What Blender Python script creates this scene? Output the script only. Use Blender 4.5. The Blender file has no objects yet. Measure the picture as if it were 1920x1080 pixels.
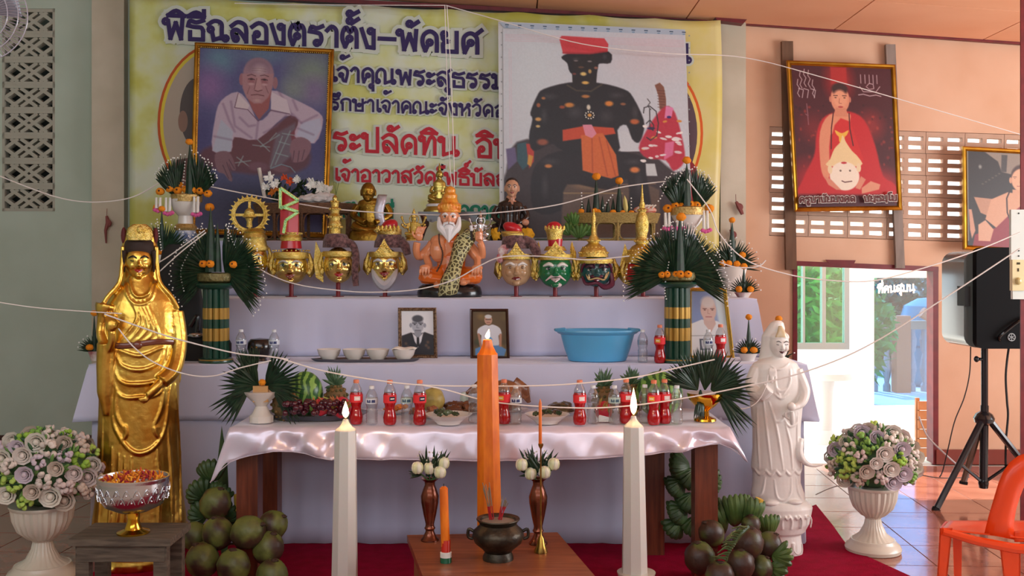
import bpy, bmesh, math, random
import numpy as np
from mathutils import Vector, Matrix, Euler, noise
from mathutils.kdtree import KDTree
PI = math.pi
random.seed(7)
SC = bpy.context.scene
COL = SC.collection
F = 1920.0      # focal length in photo pixels
HZ = 500.0      # horizon row
EYE = 1.6       # camera height
# ---------------------------------------------------------------- camera, sky, lights, exposure
cd = bpy.data.cameras.new('camera'); cam = bpy.data.objects.new('camera', cd); COL.objects.link(cam)
cam.location = (0, 0, EYE); cam.rotation_euler = (PI/2, 0, 0)
cd.sensor_width = 36; cd.lens = 36; cd.shift_y = -40/1920; cd.clip_start = .05; cd.clip_end = 200
SC.camera = cam
vs = SC.view_settings
vs.view_transform = 'Standard'; vs.look = 'None'; vs.gamma = 1; vs.use_curve_mapping = False; vs.exposure = 0.2
w = bpy.data.worlds.new('sky'); SC.world = w; w.use_nodes = True
bg = w.node_tree.nodes['Background']; bg.inputs[0].default_value = (.80, .92, 1, 1); bg.inputs[1].default_value = 3.4

def lamp(name, typ, loc, rot, energy, color, **kw):
    l = bpy.data.lights.new(name, typ); l.energy = energy; l.color = color
    for k, v in kw.items(): setattr(l, k, v)
    o = bpy.data.objects.new(name, l); COL.objects.link(o); o.location = loc; o.rotation_euler = rot
    return o
def aim(loc, to): return (Vector(to)-Vector(loc)).to_track_quat('-Z', 'Y').to_euler()
lamp('sun', 'SUN', (3, 14, 9), aim((0, 0, 0), (.35, -1, -1.15)), 9, (1, .96, .88), angle=.01)
# daylight from the open right side of the hall
lamp('daylight_right_opening', 'AREA', (5.9, 4.8, 1.8), aim((5.9, 4.8, 1.8), (0, 7.2, 2.75)), 125, (1, .97, .97), shape='RECTANGLE', size=3.2, size_y=1.5)
lamp('fill_hall_front', 'AREA', (-.8, .6, 3.3), aim((-.8, .6, 3.3), (0, 7.6, 1.6)), 84, (.82, .93, 1), shape='RECTANGLE', size=7, size_y=1.2)  # added fill light hung below the ceiling, stands for no real source

# ---------------------------------------------------------------- colours and materials
def lin(c):
    r = []
    for v in c[:3]:
        v = v/255
        r.append(v/12.92 if v <= .04045 else ((v+.055)/1.055)**2.4)
    return (*r, 1)
MATS = {}
def mat(name, c=None, rough=.5, metal=0, c2=None, scale=20, vary=0, bump=0, bscale=60, coat=0, trans=0, sss=0, spec=None, emis=None, estr=0, sheen=0, detail=3, stretch=None, alpha=None, ior=None, tl=0):
    """c None: the colour attribute Col carries the object's own paint."""
    if name in MATS: return MATS[name]
    m = bpy.data.materials.new(name); m.use_nodes = True; nt = m.node_tree; N = nt.nodes; L = nt.links
    p = N['Principled BSDF']; p.inputs['Roughness'].default_value = rough; p.inputs['Metallic'].default_value = metal
    if coat: p.inputs['Coat Weight'].default_value = coat; p.inputs['Coat Roughness'].default_value = .08
    if trans: p.inputs['Transmission Weight'].default_value = trans
    if ior: p.inputs['IOR'].default_value = ior
    if sheen: p.inputs['Sheen Weight'].default_value = sheen
    if spec is not None: p.inputs['Specular IOR Level'].default_value = spec
    if alpha is not None: p.inputs['Alpha'].default_value = alpha
    if sss: p.inputs['Subsurface Weight'].default_value = sss; p.inputs['Subsurface Scale'].default_value = .02
    if emis: p.inputs['Emission Color'].default_value = lin(emis); p.inputs['Emission Strength'].default_value = estr
    tc = N.new('ShaderNodeTexCoord'); src = tc.outputs['Object']
    if stretch:
        mp = N.new('ShaderNodeMapping'); mp.inputs['Scale'].default_value = stretch; L.new(src, mp.inputs[0]); src = mp.outputs[0]
    if c is None:
        a = N.new('ShaderNodeVertexColor'); a.layer_name = 'Col'; colout = a.outputs[0]
    else:
        r = N.new('ShaderNodeRGB'); r.outputs[0].default_value = lin(c); colout = r.outputs[0]
    if c2 or vary:
        n = N.new('ShaderNodeTexNoise'); n.inputs['Scale'].default_value = scale; n.inputs['Detail'].default_value = detail; L.new(src, n.inputs[0])
        cr = N.new('ShaderNodeValToRGB'); cr.color_ramp.elements[0].position = .35; cr.color_ramp.elements[1].position = .65; L.new(n.outputs[0], cr.inputs[0])
        mx = N.new('ShaderNodeMix'); mx.data_type = 'RGBA'
        if c2:
            L.new(cr.outputs[0], mx.inputs[0]); L.new(colout, mx.inputs[6]); mx.inputs[7].default_value = lin(c2)
        else:
            mx.blend_type = 'MULTIPLY'; mx.inputs[0].default_value = vary; L.new(colout, mx.inputs[6]); L.new(cr.outputs[0], mx.inputs[7])
        colout = mx.outputs[2]
    L.new(colout, p.inputs['Base Color'])
    if bump:
        n2 = N.new('ShaderNodeTexNoise'); n2.inputs['Scale'].default_value = bscale; n2.inputs['Detail'].default_value = 4; L.new(src, n2.inputs[0])
        b = N.new('ShaderNodeBump'); b.inputs['Strength'].default_value = bump; b.inputs['Distance'].default_value = .01
        L.new(n2.outputs[0], b.inputs['Height']); L.new(b.outputs[0], p.inputs['Normal'])
    if tl:   # thin translucent cloth or leaf
        t = N.new('ShaderNodeBsdfTranslucent'); L.new(colout, t.inputs[0]); ms = N.new('ShaderNodeMixShader'); ms.inputs[0].default_value = tl
        L.new(p.outputs[0], ms.inputs[1]); L.new(t.outputs[0], ms.inputs[2]); L.new(ms.outputs[0], N['Material Output'].inputs[0])
    MATS[name] = m
    return m
def clear_mat(name, tint, gloss=.12, body=.1, rough=.08):
    """thin clear plastic or glass: mostly see-through, some shine, a little milkiness"""
    m = bpy.data.materials.new(name); m.use_nodes = True; nt = m.node_tree; N = nt.nodes; L = nt.links
    N.remove(N['Principled BSDF'])
    t = N.new('ShaderNodeBsdfTransparent'); t.inputs[0].default_value = lin(tint)
    g = N.new('ShaderNodeBsdfGlossy'); g.inputs['Roughness'].default_value = rough
    d = N.new('ShaderNodeBsdfDiffuse'); d.inputs[0].default_value = lin((235, 238, 240))
    lw = N.new('ShaderNodeLayerWeight'); lw.inputs[0].default_value = .35
    m1 = N.new('ShaderNodeMixShader'); m1.inputs[0].default_value = body; L.new(t.outputs[0], m1.inputs[1]); L.new(d.outputs[0], m1.inputs[2])
    ad = N.new('ShaderNodeMath'); ad.operation = 'MULTIPLY_ADD'; L.new(lw.outputs[1], ad.inputs[0]); ad.inputs[1].default_value = .55; ad.inputs[2].default_value = gloss
    m2 = N.new('ShaderNodeMixShader'); L.new(ad.outputs[0], m2.inputs[0]); L.new(m1.outputs[0], m2.inputs[1]); L.new(g.outputs[0], m2.inputs[2])
    L.new(m2.outputs[0], N['Material Output'].inputs[0]); MATS[name] = m
    return m

matte = mat('painted_matte', None, .7)
gloss = mat('painted_gloss', None, .22, coat=.3)
print_m = mat('printed_sheet', None, .45)
gold = mat('gilded', (236, 200, 98), .3, 1, c2=(200, 146, 56), scale=7, bump=.28, bscale=26)
gold_l = mat('bright_gold', (232, 212, 130), .24, 1, c2=(216, 188, 92), scale=40, bump=.6, bscale=160)
gold_f = mat('gold_foil_face', (230, 206, 124), .18, 1, bump=.3, bscale=60)
brass_d = mat('dull_bronze_gold', (150, 112, 44), .34, .9, c2=(96, 66, 22), scale=30, bump=.3)
silver_m = mat('silver_metal', (205, 205, 208), .25, 1, bump=.1)
leaf_m = mat('dark_palm_leaf', (30, 62, 40), .42, c2=(18, 42, 28), scale=30, tl=.12)
bead_m = mat('white_bead', (238, 238, 236), .4)
marig = mat('marigold_orange', (255, 166, 20), .7, c2=(246, 136, 10), scale=160, bump=.5, bscale=300, sss=.1)
dark_c = mat('dark_flower_centre', (70, 22, 12), .7)
cloth_w = mat('white_altar_cloth', (206, 208, 232), .8, sheen=.3, bump=.12, bscale=9, c2=(196, 198, 224), scale=1.5)
satin = mat('satin_cloth', (214, 206, 224), .28, .3, bump=.25, bscale=4, sheen=.4, c2=(224, 214, 230), scale=3)
wood_r = mat('red_brown_wood', (120, 58, 34), .38, c2=(88, 38, 22), scale=5, stretch=(10, 10, .8), coat=.2, bump=.05)
wood_t = mat('glossy_table_wood', (160, 96, 62), .3, c2=(128, 70, 44), scale=4, stretch=(1, 10, 1), coat=.25)
wood_d = mat('old_grey_wood', (104, 92, 78), .8, c2=(72, 62, 52), scale=8, stretch=(1, 8, 8), bump=.2)
black_p = mat('black_plastic', (14, 15, 17), .8, spec=.2)
coco = mat('coconut_husk', None, .45, vary=.45, scale=14, bump=.15)
green_b = mat('green_banana', (84, 112, 54), .45, c2=(54, 80, 38), scale=14)
thread_m = mat('white_thread', (236, 230, 226), .8)
white_s = mat('white_plaster', (236, 232, 226), .38, bump=.1, bscale=30)
steel = mat('grey_steel', (130, 132, 136), .3, .9)

# ---------------------------------------------------------------- mesh builder
def W(px, py, Y): return Vector(((px-960)/F*Y, Y, EYE+(HZ-py)/F*Y))
def G(px, py, z=0.0): return W(px, py, (EYE-z)*F/(py-HZ))
class MB:
    """collects shapes; with an anchor (px, py, Y) coordinates are photo pixels at that depth: (px, py, depth_px)"""
    def __init__(s, anchor=None):
        s.a = anchor; s.v = []; s.f = []; s.mi = []; s.c = []; s.col = (1, 1, 1, 1); s.m = 0; s.M = None
        s.k = anchor[2]/F if anchor else 1
    def C(s, c): s.col = lin(c); return s
    def mat(s, i): s.m = i; return s
    def p(s, q):
        if s.a: q = ((q[0]-s.a[0])*s.k, q[2]*s.k, (s.a[1]-q[1])*s.k)
        if s.M is not None: q = s.M @ Vector(q)
        return q
    def raw(s, vs, fs, mapped=False):
        n = len(s.v)
        s.v += [tuple(q) for q in vs] if mapped else [tuple(s.p(q)) for q in vs]
        s.c += [s.col]*len(vs); s.f += [tuple(i+n for i in f) for f in fs]; s.mi += [s.m]*len(fs)
    def ell(s, c, r, n=12, m=8, rot=None, bump=0, seed=0):
        """r = (half width, half depth, half height); rot = (about width axis, about depth axis, about up axis) degrees"""
        R = Euler([math.radians(t) for t in rot]).to_matrix() if rot else None
        vs = []
        for j in range(m+1):
            th = PI*j/m
            for i in range(n if 0 < j < m else 1):
                ph = 2*PI*i/n; q = Vector((math.sin(th)*math.cos(ph), math.sin(th)*math.sin(ph), math.cos(th)))
                if bump: q = q*(1+bump*noise.noise(q*3.1+Vector((seed, seed*1.7, 0)))+bump*.6*noise.noise(q*7.3+Vector((0, seed, 5))))
                q = Vector((q.x*r[0], q.y*r[1], q.z*r[2]))
                if R: q = R @ q
                vs.append(s.off(c, q))
        fs = []
        def ix(j, i): return 0 if j == 0 else (1+(m-1)*n if j == m else 1+(j-1)*n+i % n)
        for j in range(m):
            for i in range(n):
                if j == 0: fs.append((0, ix(1, i), ix(1, i+1)))
                elif j == m-1: fs.append((ix(j, i), ix(m, 0), ix(j, i+1)))
                else: fs.append((ix(j, i), ix(j+1, i), ix(j+1, i+1), ix(j, i+1)))
        s.raw(vs, fs)
    def off(s, c, q):
        """centre c in own coords plus offset (right, back, up)"""
        return (c[0]+q[0], c[1]-q[2], c[2]+q[1]) if s.a else (c[0]+q[0], c[1]+q[1], c[2]+q[2])
    def tube(s, path, r, n=8, flat=1.0, closed=False, cap=True):
        P = [Vector(s.p(q)) for q in path]; N = len(P)
        rr = list(np.interp(np.linspace(0, 1, N), np.linspace(0, 1, len(r)), r)*s.k) if hasattr(r, '__len__') else [r*s.k]*N
        up = Vector((0, 1, 0)); vs = []
        for i in range(N):
            t = (P[(i+1) % N]-P[i-1]) if closed else (P[min(i+1, N-1)]-P[max(i-1, 0)])
            if t.length < 1e-9: t = Vector((0, 0, 1))
            t.normalize(); a = up.cross(t)
            if a.length < .15: a = Vector((1, 0, 0)).cross(t) if abs(t.x) < .9 else Vector((0, 0, 1)).cross(t)
            a.normalize(); b = t.cross(a)
            for j in range(n):
                th = 2*PI*j/n; vs.append(P[i]+a*math.cos(th)*rr[i]+b*math.sin(th)*rr[i]*flat)
        fs = [(i*n+j, i*n+(j+1) % n, ((i+1) % N)*n+(j+1) % n, ((i+1) % N)*n+j) for i in range(N if closed else N-1) for j in range(n)]
        if cap and not closed: fs += [tuple(range(n))[::-1], tuple(range((N-1)*n, N*n))]
        s.raw(vs, fs, True)
    def lathe(s, c, prof, n=24, dy=1.0, flute=0, nf=16):
        """c = (centre x, centre depth); prof = [(radius, height coordinate)...] bottom to top or top to bottom"""
        vs = []; N = len(prof)
        for (r, h) in prof:
            for j in range(n):
                th = 2*PI*j/n; q = r*(1+flute*math.cos(nf*th)) if flute else r
                x = c[0]+q*math.cos(th); d = c[1]+q*math.sin(th)*dy
                vs.append((x, h, d) if s.a else (x, d, h))
        fs = [(i*n+j, i*n+(j+1) % n, (i+1)*n+(j+1) % n, (i+1)*n+j) for i in range(N-1) for j in range(n)]
        if prof[0][0] > 1e-6: fs.append(tuple(range(n))[::-1])
        if prof[-1][0] > 1e-6: fs.append(tuple(range((N-1)*n, N*n)))
        s.raw(vs, fs)
    def box(s, a, b, rot=None, ctr=None):
        """corners a and b"""
        (x0, y0, z0), (x1, y1, z1) = a, b
        vs = [Vector((x, y, z)) for x in (x0, x1) for y in (y0, y1) for z in (z0, z1)]
        if rot:
            R = Euler([math.radians(t) for t in rot]).to_matrix(); c = Vector(ctr) if ctr else (vs[0]+vs[7])/2
            vs = [R @ (q-c)+c for q in vs]
        s.raw(vs, [(0, 1, 3, 2), (4, 6, 7, 5), (0, 4, 5, 1), (2, 3, 7, 6), (0, 2, 6, 4), (1, 5, 7, 3)])
    def plate(s, pts, d, th):
        """outline in the picture plane, front at depth d, thickness th backwards"""
        n = len(pts)
        if s.a: vs = [(x, y, d) for x, y in pts]+[(x, y, d+th) for x, y in pts]
        else: vs = [(x, d, y) for x, y in pts]+[(x, d+th, y) for x, y in pts]
        s.raw(vs, [tuple(range(n)), tuple(range(n, 2*n))[::-1]]+[(i, (i+1) % n, n+(i+1) % n, n+i) for i in range(n)])
    def loft(s, rows, n=28, pw=1.0):
        """rows = (centre x, height coordinate, half width, half depth[, depth centre])"""
        vs = []
        for q in rows:
            cx, y, rx, ry = q[:4]; d0 = q[4] if len(q) > 4 else 0
            for j in range(n):
                t = 2*PI*j/n; vs.append((cx+rx*math.cos(t), y, d0+ry*math.sin(t)))
        N = len(rows); s.raw(vs, [(i*n+j, i*n+(j+1) % n, (i+1)*n+(j+1) % n, (i+1)*n+j) for i in range(N-1) for j in range(n)]+[tuple(range(n)), tuple(range((N-1)*n, N*n))])
    def ring(s, c, R, r, n=20, m=8, tilt=0, axis='d'):
        path = []
        for i in range(n):
            t = 2*PI*i/n
            if axis == 'd': q = (R*math.cos(t), 0, R*math.sin(t))
            else: q = (R*math.cos(t), R*math.sin(t), R*math.sin(t)*tilt)
            path.append(s.off(c, q))
        s.tube(path, r, m, closed=True)
    def sheet(s, nu, nv, fn, th=0):
        vs = [fn(i/nu, j/nv) for j in range(nv+1) for i in range(nu+1)]
        fs = [(j*(nu+1)+i, j*(nu+1)+i+1, (j+1)*(nu+1)+i+1, (j+1)*(nu+1)+i) for j in range(nv) for i in range(nu)]
        s.raw(vs, fs)
    def blade(s, a, ang, L, w, lean=0, curl=0, fold=.35):
        """pointed leaflet from a, angle in degrees in the picture plane, lean = depth change of the tip"""
        t = math.radians(ang); dx, dy = math.cos(t), math.sin(t); nx, ny = -dy, dx
        vs = []
        for u, ww in ((0, .35), (.35, 1), (.75, .75), (1, 0)):
            x = a[0]+dx*L*u; y = a[1]-dy*L*u+curl*u*u*L; d = a[2]+lean*u
            if ww == 0: vs.append((x, y, d))
            else: vs += [(x+nx*w*ww/2, y-ny*w*ww/2, d), (x, y, d-w*fold*ww), (x-nx*w*ww/2, y+ny*w*ww/2, d)]
        s.raw(vs, [(0, 1, 4, 3), (1, 2, 5, 4), (3, 4, 7, 6), (4, 5, 8, 7), (6, 7, 9), (7, 8, 9)])
    def mesh(s, name, mats):
        me = bpy.data.meshes.new(name); me.from_pydata(s.v, [], s.f)
        for m in (mats if isinstance(mats, (list, tuple)) else [mats]): me.materials.append(m)
        if any(s.mi): me.polygons.foreach_set('material_index', s.mi)
        ca = me.color_attributes.new('Col', 'FLOAT_COLOR', 'POINT')
        ca.data.foreach_set('color', np.array(s.c, dtype=np.float32).ravel())
        return me
    def build(s, name, mats, parent=None, smooth=True, loc=None, angle=40, recalc=True, solid=0):
        me = s.mesh(name, mats)
        if recalc or solid:
            b = bmesh.new(); b.from_mesh(me); bmesh.ops.recalc_face_normals(b, faces=b.faces); b.to_mesh(me); b.free()
        if smooth:
            me.shade_smooth()
            if angle: me.set_sharp_from_angle(angle=math.radians(angle))
        o = bpy.data.objects.new(name, me); COL.objects.link(o)
        if parent: o.parent = parent
        elif loc is not None: o.location = loc
        elif s.a: o.location = W(*s.a)
        if solid:
            md = o.modifiers.new('thickness', 'SOLIDIFY'); md.thickness = solid; md.offset = 0
        return o
    def clay(s, name, mats, parent=None, vox=1.0, smooth=2, fine=True):
        """fuse all shapes into one continuous surface that keeps each shape's own paint"""
        me = s.mesh(name+'_raw', mats)
        b = bmesh.new(); b.from_mesh(me); bmesh.ops.recalc_face_normals(b, faces=b.faces); b.to_mesh(me); b.free()
        o = bpy.data.objects.new('tmp', me); COL.objects.link(o)
        md = o.modifiers.new('r', 'REMESH'); md.mode = 'VOXEL'; md.voxel_size = vox*s.k; md.use_smooth_shade = True
        if smooth: sm = o.modifiers.new('s', 'SMOOTH'); sm.iterations = smooth; sm.factor = .5
        dg = bpy.context.evaluated_depsgraph_get(); ev = bpy.data.meshes.new_from_object(o.evaluated_get(dg), depsgraph=dg)
        ev.name = name; ev.materials.clear()
        for m in (mats if isinstance(mats, (list, tuple)) else [mats]): ev.materials.append(m)
        kd = KDTree(len(s.v))
        for i, q in enumerate(s.v): kd.insert(q, i)
        kd.balance()
        co = np.empty(len(ev.vertices)*3, dtype=np.float32); ev.vertices.foreach_get('co', co); co = co.reshape(-1, 3)
        cols = np.array([s.c[kd.find(q)[1]] for q in co], dtype=np.float32)
        if 'Col' in ev.color_attributes: ev.color_attributes.remove(ev.color_attributes['Col'])
        ca = ev.color_attributes.new('Col', 'FLOAT_COLOR', 'POINT'); ca.data.foreach_set('color', cols.ravel())
        ev.polygons.foreach_set('use_smooth', [True]*len(ev.polygons))
        bpy.data.objects.remove(o); bpy.data.meshes.remove(me)
        o = bpy.data.objects.new(name, ev); COL.objects.link(o)
        if parent: o.parent = parent
        elif s.a: o.location = W(*s.a)
        return o
def tag(o, label=None, cat=None, group=None, kind=None):
    if label: o['label'] = label
    if cat: o['category'] = cat
    if group: o['group'] = group
    if kind: o['kind'] = kind
    return o
def thing(name, label, cat, anchor=(0, 0, 0), group=None, world=False):
    o = bpy.data.objects.new(name, None); COL.objects.link(o)
    o.location = anchor if world else W(*anchor); o.empty_display_size = .05
    return tag(o, label, cat, group)
def copy_thing(o, label=None, shift=None, loc=None, scale=None, group=None, rotz=None):
    c = o.copy(); COL.objects.link(c)
    def kids(a, b):
        for ch in list(a.children):
            d = ch.copy(); COL.objects.link(d); d.parent = b; kids(ch, d)
    kids(o, c)
    if label: c['label'] = label
    if group: c['group'] = group
    if shift: c.location = Vector(c.location)+Vector(shift)
    if loc is not None: c.location = loc
    if scale: c.scale = (scale,)*3 if not hasattr(scale, '__len__') else scale
    if rotz is not None: c.rotation_euler.z = rotz
    return c
def face_cam(t, px): t.rotation_euler.z = math.atan((960-px)/F)
def grad(a, b, t): return tuple(a[i]+(b[i]-a[i])*t for i in range(3))
def smoothpath(pts, n=6):
    if len(pts) < 3: return list(pts)
    P = [Vector(q) for q in pts]; P = [P[0]]+P+[P[-1]]; out = []
    for i in range(1, len(P)-2):
        for j in range(n):
            t = j/n; a, b, c, d = P[i-1], P[i], P[i+1], P[i+2]
            out.append(.5*((2*b)+(c-a)*t+(2*a-5*b+4*c-d)*t*t+(3*b-a-3*c+d)*t*t*t))
    out.append(P[-2]); return out

# ---------------------------------------------------------------- painted prints (flat pictures), painted as soft shapes on a fine sheet
class Paint:
    def __init__(s, w, h, base):
        s.w, s.h = w, h; s.im = np.zeros((h, w, 3), np.float32)+np.array(base, np.float32); s.Y, s.X = np.mgrid[0:h, 0:w].astype(np.float32)
    def mix(s, m, c): m = np.clip(m, 0, 1)[..., None]; s.im = s.im*(1-m)+np.array(c, np.float32)*m
    def ell(s, x, y, rx, ry, c, soft=.15, rot=0, a=1):
        t = math.radians(rot); dx, dy = s.X-x, s.Y-y; u = dx*math.cos(t)+dy*math.sin(t); v = -dx*math.sin(t)+dy*math.cos(t)
        d = np.sqrt((u/rx)**2+(v/ry)**2); s.mix((1-d)/max(soft, .02)*a if a == 1 else np.clip((1-d)/max(soft, .02), 0, 1)*a, c)
    def poly(s, pts, c, soft=1.0, a=1):
        pts = [(float(x), float(y)) for x, y in pts]; n = len(pts); ins = np.zeros((s.h, s.w), bool); dm = np.full((s.h, s.w), 1e9, np.float32)
        for i in range(n):
            (x0, y0), (x1, y1) = pts[i], pts[(i+1) % n]
            if y0 != y1:
                cnd = ((y0 > s.Y) != (y1 > s.Y)) & (s.X < (x1-x0)*(s.Y-y0)/(y1-y0)+x0); ins ^= cnd
            dm = np.minimum(dm, s.seg(x0, y0, x1, y1))
        s.mix(np.clip(np.where(ins, dm, -dm)/soft+.5, 0, 1)*a, c)
    def seg(s, x0, y0, x1, y1):
        dx, dy = x1-x0, y1-y0; L = dx*dx+dy*dy+1e-9; t = np.clip(((s.X-x0)*dx+(s.Y-y0)*dy)/L, 0, 1)
        return np.hypot(s.X-x0-t*dx, s.Y-y0-t*dy)
    def line(s, pts, wd, c, a=1, soft=.8):
        d = np.full((s.h, s.w), 1e9, np.float32)
        for q, r in zip(pts[:-1], pts[1:]): d = np.minimum(d, s.seg(*q, *r))
        s.mix(np.clip((wd/2-d)/soft+.5, 0, 1)*a, c)
    def noise(s, amp, cell=2, seed=0):
        g = np.random.RandomState(seed).rand(s.h//cell+2, s.w//cell+2).astype(np.float32)-.5
        yi, xi = s.Y/cell, s.X/cell; y0 = yi.astype(int); x0 = xi.astype(int); fy, fx = yi-y0, xi-x0
        v = g[y0, x0]*(1-fx)*(1-fy)+g[y0, x0+1]*fx*(1-fy)+g[y0+1, x0]*(1-fx)*fy+g[y0+1, x0+1]*fx*fy
        s.im += v[..., None]*amp
    def sheet(s, name, corners, parent=None, inv=None, m=None):
        """corners TL, TR, BR, BL in world space (or in parent space when inv is given)"""
        h, w = s.h, s.w; u = (s.X/(w-1))[..., None]; v = (s.Y/(h-1))[..., None]; c = [np.array(q, np.float32) for q in corners]
        co = (c[0]*(1-u)+c[1]*u)*(1-v)+(c[3]*(1-u)+c[2]*u)*v
        if inv is not None: co = co-np.array(inv, np.float32)
        me = bpy.data.meshes.new(name); me.vertices.add(w*h); me.vertices.foreach_set('co', co.astype(np.float32).ravel())
        i = (np.arange(h-1)[:, None]*w+np.arange(w-1)[None, :]).ravel(); q = np.stack([i, i+w, i+w+1, i+1], 1)
        n = len(i); me.loops.add(n*4); me.loops.foreach_set('vertex_index', q.astype(np.int32).ravel())
        me.polygons.add(n); me.polygons.foreach_set('loop_start', np.arange(0, n*4, 4, dtype=np.int32)); me.update(calc_edges=True)
        im = np.clip(s.im/255, 0, 1); im = np.where(im <= .04045, im/12.92, ((im+.055)/1.055)**2.4)
        ca = me.color_attributes.new('Col', 'FLOAT_COLOR', 'POINT')
        ca.data.foreach_set('color', np.concatenate([im, np.ones((h, w, 1))], 2).astype(np.float32).ravel())
        me.materials.append(m or print_m); me.validate()
        o = bpy.data.objects.new(name, me); COL.objects.link(o)
        if parent: o.parent = parent
        return o
# ================================================================ THE SETTING
wall_g = mat('grey_white_wall_paint', (192, 206, 192), .75, c2=(180, 194, 178), scale=1.6, bump=.08, bscale=25)
wall_p = mat('peach_wall_paint', (222, 180, 150), .7, c2=(212, 166, 134), scale=1.8, bump=.08, bscale=25)
ceil_m = mat('peach_ceiling_paint', (242, 184, 146), .7, c2=(236, 172, 132), scale=1.2)
red_t = mat('red_brown_trim', (118, 28, 34), .45, c2=(98, 22, 30), scale=12)
colm = mat('cream_column_paint', (206, 196, 176), .7, c2=(192, 182, 160), scale=3, bump=.06)
YW = 8.3
A0 = (960, 500, YW)
FL = 500+EYE*F/YW
def struct(o): o['kind'] = 'structure'; return o
m = MB(A0); T = .12/m.k
m.plate([(-260, -400), (1372, -400), (1372, 16), (-260, 16)], 0, T)
m.plate([(-260, 16), (4, 16), (4, 396), (-260, 396)], 0, T)
m.plate([(103, 16), (1372, 16), (1372, 396), (103, 396)], 0, T)
m.plate([(-260, 396), (1372, 396), (1372, FL), (-260, FL)], 0, T)
struct(m.build('wall_back', wall_g, smooth=False))
m = MB(A0)
for P_ in ([(1372, -400), (2400, -400), (2400, 268), (1443, 237), (1372, 235)], [(1372, 235), (1443, 237), (1443, 441), (1372, 441)],
           [(1372, 441), (1443, 441), (2104, 462), (2104, 517), (1755, 508), (1492, 497), (1372, 497)], [(1372, 497), (1492, 497), (1492, FL), (1372, FL)],
           [(1755, 508), (2400, 517), (2400, FL), (1755, FL)], [(2104, 258), (2400, 268), (2400, 517), (2104, 517)]): m.plate(P_, 0, T)
struct(m.build('wall_back_right', wall_p, smooth=False))
for nm, x0, x1, mt in (('column_left', 180, 240, colm), ('column_right', 1347, 1394, colm)):
    m = MB(A0); m.box((x0, -400, -20), (x1, FL, 0)); struct(m.build('trim_1' if x0 < 500 else 'trim_2', mt, smooth=False))
# left wall, right wall with its open side, front parapet of the hall
m = MB(); m.box((-5.35, -4.2, 0), (-5.2, 8.42, 4.4)); struct(m.build('wall_left', wall_g, smooth=False))
m = MB()
m.box((6.2, -4.2, 0), (6.35, 8.42, 1.3)); m.box((6.2, -4.2, 3.0), (6.35, 8.42, 4.0)); m.box((6.2, 6.4, 1.3), (6.35, 8.42, 3.0)); m.box((6.2, -4.2, 1.3), (6.35, 2.5, 3.0))
struct(m.build('wall_right', wall_p, smooth=False))
m = MB(); m.box((-5.35, -4.35, 0), (6.35, -4.2, 2.3)); m.box((-5.35, -4.35, 3.2), (6.35, -4.2, 4.3)); struct(m.build('wall_front', wall_p, smooth=False))
# ceiling of boards, sloping down a little to the right
def cz(x): return 3.685-.067*(x+.0)
m = MB(); m.raw([(-5.4, -4.4, cz(-5.4)+.03), (6.4, -4.4, cz(6.4)+.03), (6.4, 8.45, cz(6.4)+.03), (-5.4, 8.45, cz(-5.4)+.03), (-5.4, -4.4, cz(-5.4)+.1), (6.4, -4.4, cz(6.4)+.1), (6.4, 8.45, cz(6.4)+.1), (-5.4, 8.45, cz(-5.4)+.1)],
       [(3, 2, 1, 0), (4, 5, 6, 7), (0, 1, 5, 4), (1, 2, 6, 5), (2, 3, 7, 6), (3, 0, 4, 7)])
ceil = struct(m.build('ceiling', ceil_m, smooth=False))
m = MB(); m.box((.004, .004, 0), (1.196, .896, .028)); bd = m.mesh('ceiling_board', ceil_m)
for i in range(9):
    for j in range(4):
        o = bpy.data.objects.new('ceiling_board', bd); COL.objects.link(o); o.parent = ceil
        x = -4.6+1.2*i; o.location = (x, 8.28-.9*(j+1), cz(x)); o.rotation_euler = (0, math.atan(.067), 0)
# red cornices and the cap of the column
m = MB((960, 500, 8.22)); m.plate([(240, -22), (1345, 33), (1345, 40), (240, -14)], 0, 14); struct(m.build('trim_3', red_t, smooth=False))
m = MB((960, 500, 8.12)); m.plate([(1335, 24), (1408, 28), (1394, 44), (1345, 38)], 0, 30); struct(m.build('trim_4', red_t, smooth=False))
m = MB((960, 500, 8.25)); m.plate([(1394, 38), (2100, 88), (2100, 96), (1394, 46)], 0, 10); struct(m.build('trim_5', red_t, smooth=False))
m = MB((960, 500, 8.28)); m.box((1755, 843, -4), (2400, FL, 3)); struct(m.build('baseboard_back', mat('red_brown_skirting', (128, 52, 38), .4), smooth=False))
m = MB((960, 500, 8.28)); m.box((-260, 816, -4), (178, FL, 3)); struct(m.build('baseboard_left', mat('dark_brown_skirting', (78, 46, 36), .4), smooth=False))
# vent blocks on the left: concrete blocks pierced with a crossed lattice
vb = mat('grey_concrete_block', (178, 176, 162), .8, bump=.15)
m = MB((0, 0, YW)); PW, PH = 99, 47.4
m.box((0, 0, 0), (4.5, PH, 18)); m.box((PW-4.5, 0, 0), (PW, PH, 18)); m.box((0, 0, 0), (PW, 6, 18)); m.box((0, PH-6, 0), (PW, PH, 18))
for x0 in (-.275, .12, .33, .725):
    for up in (0, 1):
        a, b = [x0, 0], [x0+.55, 1]
        if a[0] < 0: a = [0, .5]
        if b[0] > 1: b = [1, .5]
        pa = [(4.5+90*q[0], 6+35.4*((1-q[1]) if up else q[1])) for q in (a, b)]
        (xa, ya), (xb, yb) = pa; dx, dy = xb-xa, yb-ya; L_ = math.hypot(dx, dy); nx, ny = -dy/L_*3.2, dx/L_*3.2
        m.plate([(xa+nx, ya+ny), (xb+nx, yb+ny), (xb-nx, yb-ny), (xa-nx, ya-ny)], 1+up*.3, 16)
me = m.mesh('vent_block', vb)
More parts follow.
